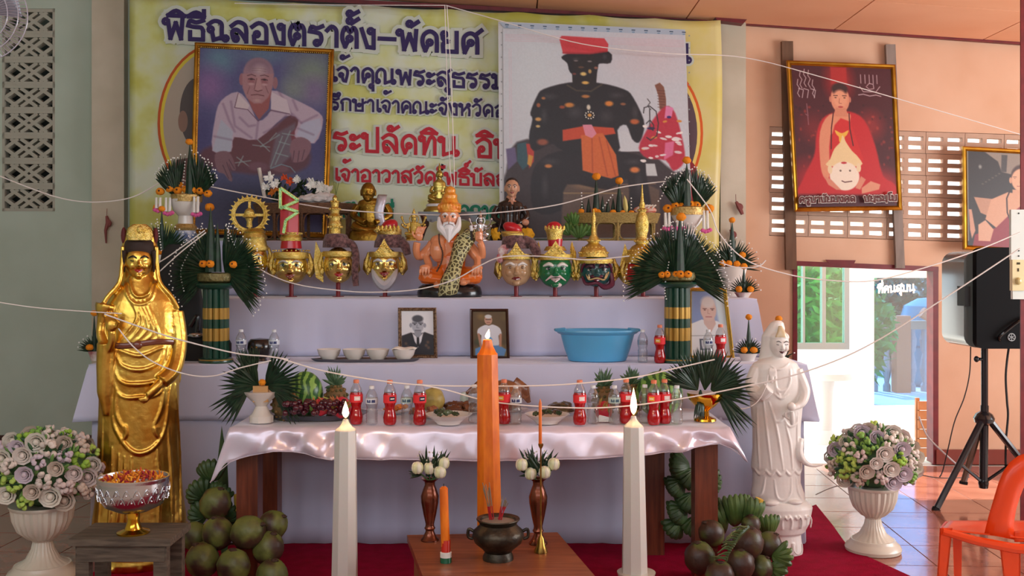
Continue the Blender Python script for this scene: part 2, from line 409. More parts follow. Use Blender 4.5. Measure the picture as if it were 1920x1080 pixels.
par = bpy.data.objects.new('window_1', None); COL.objects.link(par); par.location = W(4, 16, YW); struct(par)
for j in range(8):
    o = bpy.data.objects.new('vent_block', me); COL.objects.link(o); o.parent = par; o.location = W(4, 16.5+47.5*j, YW)-par.location
m = MB((960, 500, YW)); m.box((-60, -60, 60), (180, 460, 66)); m.box((-60, -60, T), (-54, 460, 60)); m.box((174, -60, T), (180, 460, 60)); m.box((-60, 454, T), (180, 460, 60))  # outside wall; its side and bottom panels are added to keep it dark
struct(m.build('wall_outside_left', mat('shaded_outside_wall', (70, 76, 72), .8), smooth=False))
# slotted vent blocks over the door on the right
vp = mat('peach_slot_block', (200, 166, 142), .75, bump=.1, c2=(186, 152, 130), scale=6)
m = MB((0, 0, YW)); PW, PH = 73.4, 41.0
for (a, b) in (((.4, .4), (5, 40.6)), ((32.5, .4), (41, 40.6)), ((68.5, .4), (73, 40.6))): m.box((a[0], a[1], 0), (b[0], b[1], 14))
for (y0, y1) in ((.4, 9), (17, 25), (33, 40.6)):
    for (x0, x1) in ((5, 32.5), (41, 68.5)): m.box((x0, y0, 0), (x1, y1, 14))
me = m.mesh('vent_block', vp)
par = bpy.data.objects.new('window_2', None); COL.objects.link(par); par.location = W(1443, 237, YW); struct(par)
tl = .0325
for i in range(9):
    for j in range(5):
        o = bpy.data.objects.new('vent_block', me); COL.objects.link(o); o.parent = par
        o.location = W(1443+PW*i, 237.5+PH*j+tl*PW*i, YW)-par.location; o.rotation_euler = (0, math.atan(tl), 0)
# door opening with its red frame
par = bpy.data.objects.new('door_1', None); COL.objects.link(par); par.location = W(1620, FL, YW); struct(par)
def door_bit(name, pts, d, th, mt):
    m = MB(A0); m.plate(pts, d, th); o = m.build(name, mt, smooth=False); o.parent = par; o.location = W(*A0)-par.location
door_bit('door_frame', [(1486, 491), (1494, 491), (1494, FL), (1486, FL)], -4, 30, red_t)
door_bit('door_frame', [(1748, 502), (1758, 502), (1758, FL), (1748, FL)], -4, 30, red_t)
door_bit('door_frame', [(1486, 489), (1758, 500), (1758, 509), (1486, 498)], -4.5, 31, red_t)
door_bit('lintel_paint_patch', [(1546, 487), (1603, 488), (1600, 494), (1553, 494)], -5, 1, red_t)
door_bit('door_sill', [(1494, FL-1.5), (1748, FL-1.5), (1748, FL+2), (1494, FL+2)], 0, 30, mat('pale_sill', (214, 206, 196), .5))
# floor: glossy red brown tiles on pale grout
m = MB(); m.box((-5.4, -4.4, -.06), (6.4, 8.42, -.006)); floor = struct(m.build('floor', mat('pale_grout', (206, 196, 186), .7), smooth=False))
tile_m = mat('glossy_brown_tile', (168, 104, 84), .13, c2=(140, 78, 60), scale=5, coat=.4, bump=.03)
m = MB(); m.box((.004, .004, -.012), (.396, .396, 0)); tm = m.mesh('tile', tile_m)
# red carpet outline on the floor
carpet = [G(150, 1085), G(280, 1034), G(1500, 960), G(1530, 948), G(1560, 985), G(1592, 1030), G(1640, 1052), G(1710, 1084), (1.9, 3.6, 0), (-2.2, 3.6, 0)]
carpet = [Vector((q[0], q[1], 0)) for q in carpet]
def inside(x, y, P):
    r = False; n = len(P)
    for i in range(n):
        a, b = P[i], P[(i+1) % n]
        if (a[1] > y) != (b[1] > y) and x < (b[0]-a[0])*(y-a[1])/(b[1]-a[1])+a[0]: r = not r
    return r
th = math.radians(-3); ct, st = math.cos(th), math.sin(th)
for i in range(-16, 20):
    for j in range(-14, 2):
        cs = [(.4*(i+a)*ct-.4*(j+b)*st, 8.0+.4*(i+a)*st+.4*(j+b)*ct) for a, b in ((0, 0), (1, 0), (1, 1), (0, 1))]
        cx, cy = sum(q[0] for q in cs)/4, sum(q[1] for q in cs)/4
        if cy < 4.5 or max(q[1] for q in cs) > 8.44 or abs(cx) > cy*.52+.4: continue
        if all(inside(q[0], q[1], carpet) for q in cs): continue
        if -2.1 < cx < 1.4 and cy > 6.0: continue
        o = bpy.data.objects.new('tile', tm); COL.objects.link(o); o.parent = floor; o.location = (cs[0][0], cs[0][1], 0); o.rotation_euler = (0, 0, th)
m = MB(); n = len(carpet)
def cw(q, z): return (q[0], q[1], z)
m.raw([cw(q, .001) for q in carpet]+[cw(q, .008) for q in carpet], [tuple(range(n, 2*n))]+[(i, (i+1) % n, n+(i+1) % n, n+i) for i in range(n)])
carp = m.build('red_carpet', mat('red_carpet_felt', (152, 2, 46), .95, c2=(136, 1, 38), scale=14, bump=.4, bscale=220, spec=.1), smooth=False)
tag(carp, 'thin red felt carpet spread on the floor under the offerings', 'carpet')
# red post at the frame's right side with the switch strip on it
m = MB((1912, 500, 6.2)); m.box((1914, -120, 0), (1990, 996, 3)); struct(m.build('trim_6', red_t, smooth=False))
t = thing('switch_board', 'white switch strip with a cream dimmer knob fixed to the red post', 'switch', (1906, 476, 6.17))
m = MB((1906, 476, 6.17)); m.C((214, 222, 216)); m.box((1896, 393, 0), (1934, 487, 8)); m.box((1899, 545, 0), (1934, 561, 8)); m.C((60, 64, 60))
for y in (400, 470, 480): m.ell((1910, y, -.5), (1.6, 1, 1.6), 8, 6)
m.build('plate', matte, t, angle=30)
m = MB((1906, 476, 6.17)); m.C((226, 214, 170)); m.box((1897, 487, -3), (1920, 545, 8)); m.C((196, 178, 120)); m.ell((1907, 527, -5), (6, 5, 7), 14, 8); m.C((70, 60, 40)); m.box((1905, 492, -3.6), (1911, 496, -3)); m.box((1906, 503, -3.6), (1909, 509, -3))
m.build('dimmer', gloss, t, angle=30)

# ---------------------------------------------------------------- outside, seen through the door
m = MB(); m.box((-30, 8.42, -.2), (40, 60, -.04)); struct(m.build('ground', mat('sunlit_concrete', (232, 228, 220), .8, c2=(220, 214, 206), scale=3), smooth=False))
AO = (1600, 500, 9.9)
alu = mat('aluminium_frame', (150, 156, 160), .4, .5)
wh = mat('white_paint_outside', (244, 244, 246), .6)
par = bpy.data.objects.new('window_3', None); COL.objects.link(par); par.location = W(*AO); struct(par)
m = MB(AO)
for a, b in (((1420, 655), (1634, 812)), ((1592, 380), (1634, 654.9)), ((1420, 380), (1591.9, 440))): m.box((a[0], a[1], 0), (b[0], b[1], 10))
m.build('wall_panel', wh, par, False)
m = MB(AO)
for a, b in (((1420, 440.1), (1591.8, 446)), ((1420, 643), (1591.8, 654.8)), ((1505, 446.1), (1509, 642.9)), ((1541, 446.1), (1548, 642.9)), ((1583, 446.1), (1591.8, 642.9)), ((1458, 446.1), (1464, 642.9))): m.box((a[0], a[1], -2), (b[0], b[1], 12))
m.build('window_frame', alu, par, False)
glass_g = clear_mat('greenish_pane', (196, 226, 214), .04, .05)
m = MB(AO); m.box((1420, 446, 4), (1583, 643, 5)); m.build('window_pane', glass_g, par, False)
AG = (1690, 500, 9.6)
t = thing('glass_door_leaf', 'white framed glass door leaf with white handwriting, standing outside the doorway', 'door', (1690, 822, 9.6))
m = MB((1690, 822, 9.6))
for a, b in (((1635.2, 500), (1639, 820)), ((1740, 500), (1752, 820)), ((1639.1, 500), (1739.9, 521)), ((1639.1, 760), (1739.9, 820))): m.box((a[0], a[1], 0), (b[0], b[1], 6))
m.build('frame', wh, t, False)
m = MB((1690, 822, 9.6)); m.box((1637, 521, 2), (1740, 760, 3)); m.build('pane', clear_mat('bluish_pane', (168, 204, 238), .05, .02), t, False)
LEAFDOOR = t
leafs = mat('outdoor_leaf', (96, 176, 84), .5, c2=(58, 130, 62), scale=3, tl=.35)
leafd = mat('outdoor_leaf_dark', (40, 104, 72), .5, c2=(26, 76, 60), scale=3, tl=.3)
def tree(name, label, x, y, h, rx, rz, mt, n, sz, seed, group=None, trunk=True):
    R = random.Random(seed); t = thing(name, label, 'tree' if trunk else 'shrub', (x, y, -.04), group, world=True)
    if trunk:
        m = MB(); m.C((86, 76, 60)); m.tube([(0, 0, 0), (.05, 0, h*.4), (0, .1, h*.75)], [.12, .09, .05], 8); m.build('trunk', matte, t)
    m = MB(); vs = []; fs = []
    for i in range(n):
        while True:
            q = Vector((R.uniform(-1, 1), R.uniform(-1, 1), R.uniform(-1, 1)))
            if .35 < q.length < 1: break
        c = Vector((q.x*rx, q.y*rx*.7, h-rz+q.z*rz)); a = Vector((R.uniform(-1, 1), R.uniform(-1, 1), R.uniform(-1, .4))).normalized(); b = a.cross(Vector((R.uniform(-1, 1), R.uniform(-1, 1), R.uniform(-1, 1)))).normalized()
        s_ = sz*R.uniform(.6, 1.3); k = len(vs); vs += [c-a*s_, c+b*s_*.35, c+a*s_, c-b*s_*.35]; fs.append((k, k+1, k+2, k+3))
    m.raw(vs, fs); m.build('foliage', mt, t, False, recalc=False)['kind'] = 'stuff'
    return t
tree('bamboo_tree', 'bright green leafy bush seen through the outside window', 3.7, 12.2, 1.75, .85, .85, leafs, 2600, .10, 1, trunk=False)
tree('garden_tree', 'dark leafy bush behind the outside window', 5.6, 17.6, 1.75, 2.4, .9, leafd, 3000, .16, 2, trunk=False)
tree('garden_tree', 'dark green bush behind the glass door leaf', 9.8, 21.5, 1.72, 3.8, .95, leafd, 5000, .17, 3, trunk=False)
tree('garden_shrub', 'light green shrub above the balustrade outside', 6.4, 15.4, 1.0, .5, .52, leafs, 500, .10, 4, trunk=False)
# stair balustrade with orange handrail
t = thing('balustrade', 'weathered balustrade with turned balusters and an orange sloping rail outside', 'balustrade', (5.1, 13.4, -.04), world=True)
m = MB(); m.C((176, 150, 126)); m.box((-.55, 0, .82), (.9, .14, .93)); m.build('top_rail', matte, t, False)
m = MB(); m.C((206, 122, 82)); m.tube([(.2, -.15, 1.05), (1.5, -.15, .35)], .07, 8); m.box((-.1, -.1, 0), (.08, .1, 1.0)); m.build('sloping_rail', matte, t)
m = MB(); m.C((160, 160, 160)); m.lathe((0, 0), [(.05, 0), (.05, .08), (.03, .12), (.065, .3), (.03, .5), (.05, .55), (.065, .68), (.04, .78), (.05, .82)], 10); bm_ = m.mesh('baluster', matte)
for i in range(9):
    o = bpy.data.objects.new('baluster', bm_); COL.objects.link(o); o.parent = t; o.location = (-.5+i*.165, .07, 0)
t = thing('water_barrel', 'teal plastic barrel with rounded top outside', 'barrel', (5.75, 14.2, -.04), world=True)
m = MB(); m.C((26, 130, 146)); m.lathe((0, 0), [(.3, 0), (.36, .1), (.37, .5), (.36, .9), (.3, 1.1), (.12, 1.2), (0, 1.21)], 20); m.build('body', gloss, t); m = MB(); m.C((20, 100, 116)); m.ring((0, 0, .55), .37, .015, 20, 6, axis='z'); m.build('hoop', gloss, t)
t = thing('stone_table', 'small grey concrete table outside behind the white statue', 'table', W(1546, 818, 9.55)[:2]+(-.04,), world=True)
m = MB(); m.C((190, 192, 196)); m.lathe((0, 0), [(.16, 0), (.14, .06), (.07, .12), (.08, .5), (.1, .6)], 14); m.build('pedestal', matte, t)
m = MB(); m.C((196, 198, 202)); m.lathe((0, 0), [(.26, .6), (.27, .62), (.27, .66), (.25, .67)], 20); m.build('top', matte, t)
t = thing('slatted_panel', 'brown wooden slatted panel leaning outside by the right door jamb', 'panel', W(1738, 868, 8.7)[:2]+(-.04,), world=True)
m = MB(); m.box((-.07, 0, 0), (.075, .02, .074)); sl = m.mesh('slat', mat('sunlit_brown_wood', (190, 130, 90), .6, c2=(160, 104, 70), scale=6))
for i in range(6):
    o = bpy.data.objects.new('slat', sl); COL.objects.link(o); o.parent = t; o.location = (0, .01, .02+.08*i)
m = MB(); m.box((-.08, .03, 0), (-.05, .06, .52)); m.build('batten', sl.materials[0], t, False)
# ================================================================ LETTERING: strokes of the looped letters
LT = {  # width, strokes; 'o' = small ring head
 'ก': (.85, [[(.14, 0), (.14, .55)], [(.14, .55), (.04, .68), (.14, .9), (.4, 1), (.64, .9), (.68, .65)], [(.68, .65), (.68, 0)]]),
 'ค': (.85, [[(.16, 0), (.1, .4), (.14, .8), (.4, 1), (.64, .82), (.68, .5), (.68, 0)], ['o', .4, .5], [(.32, .4), (.16, 0)]]),
 'ง': (.72, [['o', .42, .86], [(.54, .9), (.54, 0)], [(.54, 0), (.28, .03)], [(.28, .03), (.04, .95)]]),
 'จ': (.78, [[(.06, .8), (.32, 1), (.56, .85), (.6, .55), (.5, 0)], [(.5, 0), (.36, .05), (.3, .3)], ['o', .24, .44]]),
 'ฉ': (.95, [[(.06, .8), (.32, 1), (.6, .9), (.62, .5), (.62, .1)], ['o', .16, .55], [(.22, .42), (.28, .02)], [(.28, .02), (.62, .16)], ['o', .78, .12]]),
 'ด': (.85, [[(.2, 0), (.08, .4), (.14, .8), (.4, 1), (.64, .82), (.68, .5), (.68, 0)], ['o', .38, .42], [(.32, .3), (.2, 0)]]),
 'ต': (.85, [[(.2, 0), (.08, .4), (.12, .8), (.26, 1), (.4, .74), (.54, 1), (.66, .82), (.68, .5), (.68, 0)], ['o', .38, .42], [(.32, .3), (.2, 0)]]),
 'ท': (.88, [['o', .1, .86], [(.22, .9), (.22, 0)], [(.22, 0), (.46, .85), (.6, .98), (.7, .8)], [(.7, .8), (.7, 0)]]),
 'ธ': (.84, [[(.06, .7), (.14, .95), (.4, .88), (.7, 1)], [(.06, .7), (.3, .64), (.6, .62), (.68, .45)], [(.68, .45), (.68, 0)], [(.68, 0), (.14, 0)], [(.14, 0), (.14, .38)]]),
 'น': (.92, [['o', .1, .86], [(.22, .9), (.22, 0)], [(.22, 0), (.66, .18)], ['o', .78, .12], [(.68, .2), (.68, 1)]]),
 'บ': (.86, [['o', .1, .86], [(.22, .9), (.22, 0)], [(.22, 0), (.7, 0)], [(.7, 0), (.7, 1)]]),
 'ป': (.86, [['o', .1, .86], [(.22, .9), (.22, 0)], [(.22, 0), (.7, 0)], [(.7, 0), (.7, 1.32)]]),
 'พ': (.98, [['o', .1, .86], [(.2, .9), (.3, 0)], [(.3, 0), (.52, .8)], [(.52, .8), (.74, 0)], [(.74, 0), (.8, 1)]]),
 'ม': (.9, [['o', .1, .88], [(.22, .9), (.22, .1)], ['o', .12, .12], [(.24, .04), (.72, 0)], [(.72, 0), (.72, 1)]]),
 'ย': (.84, [['o', .14, .88], [(.08, .78), (.1, .62), (.3, .52)], [(.3, .52), (.1, .4), (.1, 0)], [(.1, 0), (.66, 0)], [(.66, 0), (.66, 1)]]),
 'ร': (.74, [[(.06, .7), (.14, .95), (.36, .88), (.6, 1)], [(.06, .7), (.3, .66), (.5, .58), (.55, .3), (.48, .1)], ['o', .36, .12]]),
 'ล': (.88, [[(.08, .78), (.35, 1), (.64, .86), (.7, .5)], [(.7, .5), (.7, 0)], ['o', .26, .13], [(.14, .2), (.12, .5), (.3, .6), (.5, .4), (.68, .05)]]),
 'ว': (.74, [[(.06, .8), (.3, 1), (.54, .84), (.56, .4), (.52, .12)], ['o', .4, .12]]),
 'ศ': (.9, [[(.16, 0), (.1, .4), (.14, .8), (.4, 1), (.64, .82), (.68, .5), (.68, 0)], ['o', .4, .5], [(.32, .4), (.16, 0)], [(.6, .92), (.86, 1.18)]]),
 'ษ': (1.0, [['o', .1, .86], [(.22, .9), (.22, 0)], [(.22, 0), (.7, 0)], [(.7, 0), (.7, 1)], ['o', .46, .5], [(.55, .55), (.92, .78)]]),
 'ส': (.9, [[(.08, .78), (.35, 1), (.64, .86), (.7, .5)], [(.7, .5), (.7, 0)], ['o', .26, .13], [(.14, .2), (.12, .5), (.3, .6), (.5, .4), (.68, .05)], [(.6, .95), (.84, 1.18)]]),
 'ห': (.92, [['o', .1, .86], [(.22, .9), (.22, 0)], [(.22, .25), (.56, .78)], ['o', .66, .88], [(.56, .78), (.72, .5), (.72, 0)]]),
 'อ': (.84, [[(.06, .78), (.34, 1), (.62, .84), (.66, .5)], [(.66, .5), (.66, 0)], [(.66, 0), (.16, 0)], [(.16, 0), (.14, .3)], ['o', .26, .42]]),
 'ณ': (1.2, [['o', .12, .12], [(.06, .24), (.06, .7), (.28, 1), (.5, .86), (.54, .6)], [(.54, .6), (.54, 0)], [(.54, 0), (.9, .18)], ['o', 1.02, .12], [(.94, .2), (.94, 1)]]),
 'ฎ': (.9, [[(.2, 0), (.08, .4), (.14, .8), (.4, 1), (.64, .82), (.68, .5), (.68, -.3)], ['o', .38, .42]]),
 'ช': (.92, [['o', .12, .86], [(.2, .8), (.14, .5), (.24, .4)], [(.24, .4), (.24, 0)], [(.24, 0), (.7, 0)], [(.7, 0), (.66, .8), (.84, 1.1)]]),
 'โ': (.5, [['o', .3, .12], [(.18, .14), (.18, 1.15)], [(.18, 1.15), (.04, 1.3), (.2, 1.5), (.46, 1.42), (.5, 1.55)]]),
 'ญ': (1.1, [['o', .1, .86], [(.22, .9), (.22, 0)], [(.22, 0), (.46, .85), (.6, .98), (.7, .8)], [(.7, .8), (.7, 0)]]),
 'เ': (.4, [['o', .28, .12], [(.16, .14), (.16, 1)]]),
 'า': (.6, [[(.04, .78), (.24, 1), (.42, .84), (.44, .5)], [(.44, .5), (.44, 0)]]),
 'ะ': (.56, [['o', .14, .74], [(.2, .62), (.44, .82)], ['o', .14, .24], [(.2, .12), (.44, .32)]]),
 '–': (.8, [[(.06, .5), (.7, .5)]]), '-': (.6, [[(.1, .5), (.5, .5)]]), ' ': (.75, []),
 'ั': (0, [['o', -.46, 1.34], [(-.38, 1.22), (-.1, 1.46)]]), '้': (0, [['o', -.46, 1.72], [(-.44, 1.6), (-.1, 1.84)]]),
 'ิ': (0, [[(-.78, 1.18), (-.44, 1.44), (-.1, 1.18)], [(-.78, 1.18), (-.1, 1.18)]]), 'ี': (0, [[(-.78, 1.18), (-.44, 1.4), (-.12, 1.18)], [(-.78, 1.18), (-.12, 1.18)], [(-.12, 1.18), (-.12, 1.5)]]),
 'ึ': (0, [[(-.78, 1.18), (-.44, 1.4), (-.12, 1.18)], [(-.78, 1.18), (-.12, 1.18)], ['o', -.14, 1.38]]),
 '่': (0, [[(-.2, 1.55), (-.2, 1.85)]]), '์': (0, [['o', -.3, 1.72], [(-.24, 1.82), (-.04, 2.05)]]),
 'ุ': (0, [['o', -.26, -.26], [(-.16, -.22), (-.16, -.56)]]), 'ู': (0, [['o', -.4, -.24], [(-.34, -.3), (-.34, -.52)], [(-.34, -.52), (-.1, -.52)], [(-.1, -.52), (-.1, -.14)]]),
 'ฺ': (0, [[(-.2, -.25), (-.16, -.25)]]), 'ํ': (0, [['o', -.3, 1.4]])}
def text_width(s): return sum(LT[c][0] for c in s if c in LT)
def lettering(anchor, s, p0, p1, h, wt, color, parent, d=0, halo=None, name='lettering', origin=None, slant=0, squeeze=None):
    """writes s along the line p0-p1 (pixel coordinates of the baseline) with body height h, stroke width wt"""
    for layer, wd, c, dd in (((1, halo[0], halo[1], d),) if halo else ())+((0, wt, color, d-1.3),):
        m = MB(anchor); m.C(c); L_ = math.hypot(p1[0]-p0[0], p1[1]-p0[1]); tw = text_width(s); kx = L_/tw; ux, uy = (p1[0]-p0[0])/L_, (p1[1]-p0[1])/L_
        def xy(x, y): x = x*kx+slant*y*h; y = y*h; return (p0[0]+ux*x, p0[1]+uy*x-y)
        cur = 0
        for ch in s:
            wch, st = LT.get(ch, (.7, []))
            for k in st:
                if k[0] == 'o':
                    R = .125*h; c0 = xy(cur+k[1], k[2]); pts = [(c0[0]+R*math.cos(t*PI/5), c0[1]+R*math.sin(t*PI/5)) for t in range(11)]
                else:
                    q = [xy(cur+a, b) for a, b in k]; pts = [tuple(v)[:2] for v in smoothpath([(a, b, 0) for a, b in q], 4)] if len(q) > 2 else list(q)
                closed = k[0] == 'o'; dd += -.014
                if closed: pts = pts[:-1]
                n_ = len(pts); vs = []
                if not closed:
                    for e0, e1, ix in ((0, 1, 0), (-1, -2, -1)):
                        dx, dy = pts[e0][0]-pts[e1][0], pts[e0][1]-pts[e1][1]; l = math.hypot(dx, dy)+1e-6; pts[ix] = (pts[e0][0]+dx/l*wd*.42, pts[e0][1]+dy/l*wd*.42)
                wr = min(wd, .21*h) if closed and not layer else wd
                for i in range(n_):
                    if closed: a, b = pts[i-1], pts[(i+1) % n_]
                    else: a, b = pts[max(i-1, 0)], pts[min(i+1, n_-1)]
                    dx, dy = b[0]-a[0], b[1]-a[1]; l = math.hypot(dx, dy)+1e-6; nx, ny = -dy/l*wr/2, dx/l*wr/2
                    if closed and layer: cc = c0; nx, ny = (0, 0); vs += [(c0[0]+(pts[i][0]-c0[0])*(1+wr/2/R), c0[1]+(pts[i][1]-c0[1])*(1+wr/2/R), dd)]
                    else: vs += [(pts[i][0]+nx, pts[i][1]+ny, dd), (pts[i][0]-nx, pts[i][1]-ny, dd)]
                if closed and layer: m.raw(vs, [tuple(range(n_))])
                else: m.raw(vs, [(2*i, 2*i+1, (2*i+3) % (2*n_), (2*i+2) % (2*n_)) for i in range(n_ if closed else n_-1)])
            cur += wch
        o = m.build(name if not layer else 'lettering_edge', matte, parent, False, recalc=False)
        if origin is not None: o.location = W(*anchor)-origin
        elif parent: o.location = W(*anchor)-parent.location

# ================================================================ BANNER
YB = 8.12
t = ban = thing('banner', 'large yellow and pale green printed banner with dark blue and red writing behind the altar', 'banner', (796, 235, YB))
bm = bpy.data.materials.new('watercolour_banner'); bm.use_nodes = True; nt = bm.node_tree; p = nt.nodes['Principled BSDF']; p.inputs['Roughness'].default_value = .38
tcn = nt.nodes.new('ShaderNodeTexCoord'); n1 = nt.nodes.new('ShaderNodeTexNoise'); n1.inputs['Scale'].default_value = 1.9; n1.inputs['Detail'].default_value = 4; nt.links.new(tcn.outputs['Object'], n1.inputs[0])
r1 = nt.nodes.new('ShaderNodeValToRGB'); e = r1.color_ramp.elements; e[0].position = .36; e[0].color = lin((196, 196, 92)); e[1].position = .56; e[1].color = lin((214, 222, 200)); x = e.new(.45); x.color = lin((208, 214, 142))
nt.links.new(n1.outputs[0], r1.inputs[0])
sx = nt.nodes.new('ShaderNodeSeparateXYZ'); nt.links.new(tcn.outputs['Object'], sx.inputs[0]); mr = nt.nodes.new('ShaderNodeMapRange'); mr.inputs[1].default_value = 1.3; mr.inputs[2].default_value = 2.1; nt.links.new(sx.outputs[0], mr.inputs[0])
mx = nt.nodes.new('ShaderNodeMix'); mx.data_type = 'RGBA'; mul = nt.nodes.new('ShaderNodeMath'); mul.operation = 'MULTIPLY'; mul.inputs[1].default_value = .7; nt.links.new(mr.outputs[0], mul.inputs[0])
nt.links.new(mul.outputs[0], mx.inputs[0]); nt.links.new(r1.outputs[0], mx.inputs[6]); mx.inputs[7].default_value = lin((226, 204, 108)); nt.links.new(mx.outputs[2], p.inputs['Base Color'])
m = MB((796, 235, YB))
def bfn(u, v):
    x = 243+(1351-243)*u; ytop = -8+46*u; y = ytop+(474-ytop)*v
    pins = min(abs(u-q) for q in (0, .28, .54, .78, 1)); y += 5*math.sin(min(pins/.12, 1)*PI)*(1-v)**6*.8
    x += 3*math.sin(v*5)*(u > .97)
    return (x, y, 1.0*math.sin(u*23+v*3)+.8*math.sin(u*51+1)*max(0, .4-v))
m.sheet(90, 30, bfn); m.build('printed_sheet', bm, t, angle=None, recalc=False, solid=.003)
AB = (796, 235, YB)
def flat(name, pts, c, d=-2.6, par=t, anc=AB):
    m = MB(anc); m.C(c); m.raw([(x, y, d) for x, y in pts], [tuple(range(len(pts)))]); o = m.build(name, matte, par, False, recalc=False); return o
def oval(cx, cy, rx, ry, n=48, a0=0, a1=360): return [(cx+rx*math.cos(math.radians(a0+(a1-a0)*i/n)), cy+ry*math.sin(math.radians(a0+(a1-a0)*i/n))) for i in range(n)]
for cx, cols in ((412, ((196, 88, 36), (226, 206, 70), (184, 172, 156))), (1190, ((222, 96, 30), (240, 216, 120), (96, 74, 84)))):
    rx = 116 if cx < 600 else 128; cy = 232 if cx < 600 else 250; 
    flat('oval_portrait_edge', oval(cx, cy, rx, 152), cols[0], -2.4); flat('oval_portrait_edge', oval(cx, cy, rx-5, 147), cols[1], -2.6); flat('oval_portrait', oval(cx, cy, rx-11, 141), cols[2], -2.8)
flat('oval_portrait', oval(372, 212, 34, 66), (92, 84, 84), -3.0); flat('oval_portrait', oval(344, 228, 9, 20), (150, 118, 104), -3.2); flat('oval_portrait', [(320, 352), (332, 300), (380, 292), (380, 352)], (112, 78, 74), -3.1)
flat('oval_portrait', oval(1290, 360, 22, 60, 24), (150, 40, 50), -3.0)
flat('caption_band', [(398, 346), (640, 380), (640, 446), (398, 446)], (34, 34, 66), -3.0); flat('caption_band', [(955, 350), (1240, 356), (1240, 446), (955, 446)], (44, 38, 52), -3.0)
NV = (48, 34, 92); RD = (190, 34, 54); GR = (24, 134, 104); HW = (206, 214, 202)
lettering(AB, 'พิธีฉลองตราตั้ง–พัดยศ', (308, 72), (905, 101), 36, 8.2, NV, t, -4, (22, HW))
lettering(AB, 'น', (1264, 116), (1294, 118), 32, 7.6, NV, t, -4, (15, HW))
lettering(AB, 'เจ้าคุณพระสุธรรม', (620, 152), (952, 168), 26, 5.6, NV, t, -4, (13, HW))
lettering(AB, 'รึกษาเจ้าคณะจังหวัดอุ', (620, 206), (950, 220), 21, 4.4, NV, t, -4, (10, HW))
lettering(AB, 'ระปลัดทิน อิน', (626, 281), (965, 297), 33, 6.6, RD, t, -4, (16, HW))
lettering(AB, 'เจ้าอาวาสวัดโพธิ์บัลล', (628, 338), (954, 349), 21, 5.0, RD, t, -4, (12, HW))
lettering(AB, 'กึง', (642, 406), (690, 408), 18, 5.0, GR, t, -4, (11, HW))
lettering(AB, 'ที่ ', (718, 408), (760, 409), 18, 5.0, GR, t, -4, (11, HW))
lettering(AB, 'อกาค', (862, 408), (938, 410), 22, 5.4, GR, t, -4, (11, HW))
lettering(AB, 'พ่อ', (386, 402), (440, 404), 19, 2.6, (226, 226, 230), t, -4)
lettering(AB, 'ร', (512, 428), (530, 428), 15, 2.2, (200, 200, 210), t, -4)
lettering(AB, 'ช้', (1004, 440), (1038, 442), 26, 4.6, (150, 24, 40), t, -5, (10, (240, 240, 236)))
lettering(AB, 'นบ ลย', (1110, 440), (1222, 443), 22, 2.6, (196, 170, 160), t, -5)
m = MB(AB); m.C((240, 240, 240))
for cx, cy in ((948, 374), (967, 372), (985, 378)):
    m.raw([(cx, cy-14, -5), (cx+10, cy+2, -5), (cx+5, cy+13, -5), (cx-5, cy+13, -5), (cx-10, cy+2, -5)], [(0, 1, 2, 3, 4)])
m.build('lotus_print', matte, t, False, recalc=False)

# ================================================================ FRAMED PICTURES AND POSTERS
class PT(Paint):
    """Paint in the coordinates of a study crop: offset (ox, oy), scale f"""
    def __init__(s, ox, oy, f, w, h, base): s.o = (ox, oy); s.k = f; super().__init__(int(w*f), int(h*f), base)
    def t(s, x, y): return ((x-s.o[0])*s.k, (y-s.o[1])*s.k)
    def E(s, x, y, rx, ry, c, soft=.15, rot=0, a=1): x, y = s.t(x, y); s.ell(x, y, rx*s.k, ry*s.k, c, soft, rot, a)
    def P(s, pts, c, soft=3, a=1):
        if len(pts) >= 9: n = len(pts); q = smoothpath([(x, y, 0) for x, y in list(pts[-2:])+list(pts)+list(pts[:2])], 3); pts = [(v[0], v[1]) for v in q[6:6+3*n]]
        s.poly([s.t(*q) for q in pts], c, max(soft*s.k, .8), a)
    def Ln(s, pts, wd, c, a=1, soft=3): s.line([s.t(*q) for q in pts], wd*s.k, c, a, max(soft*s.k, .8))
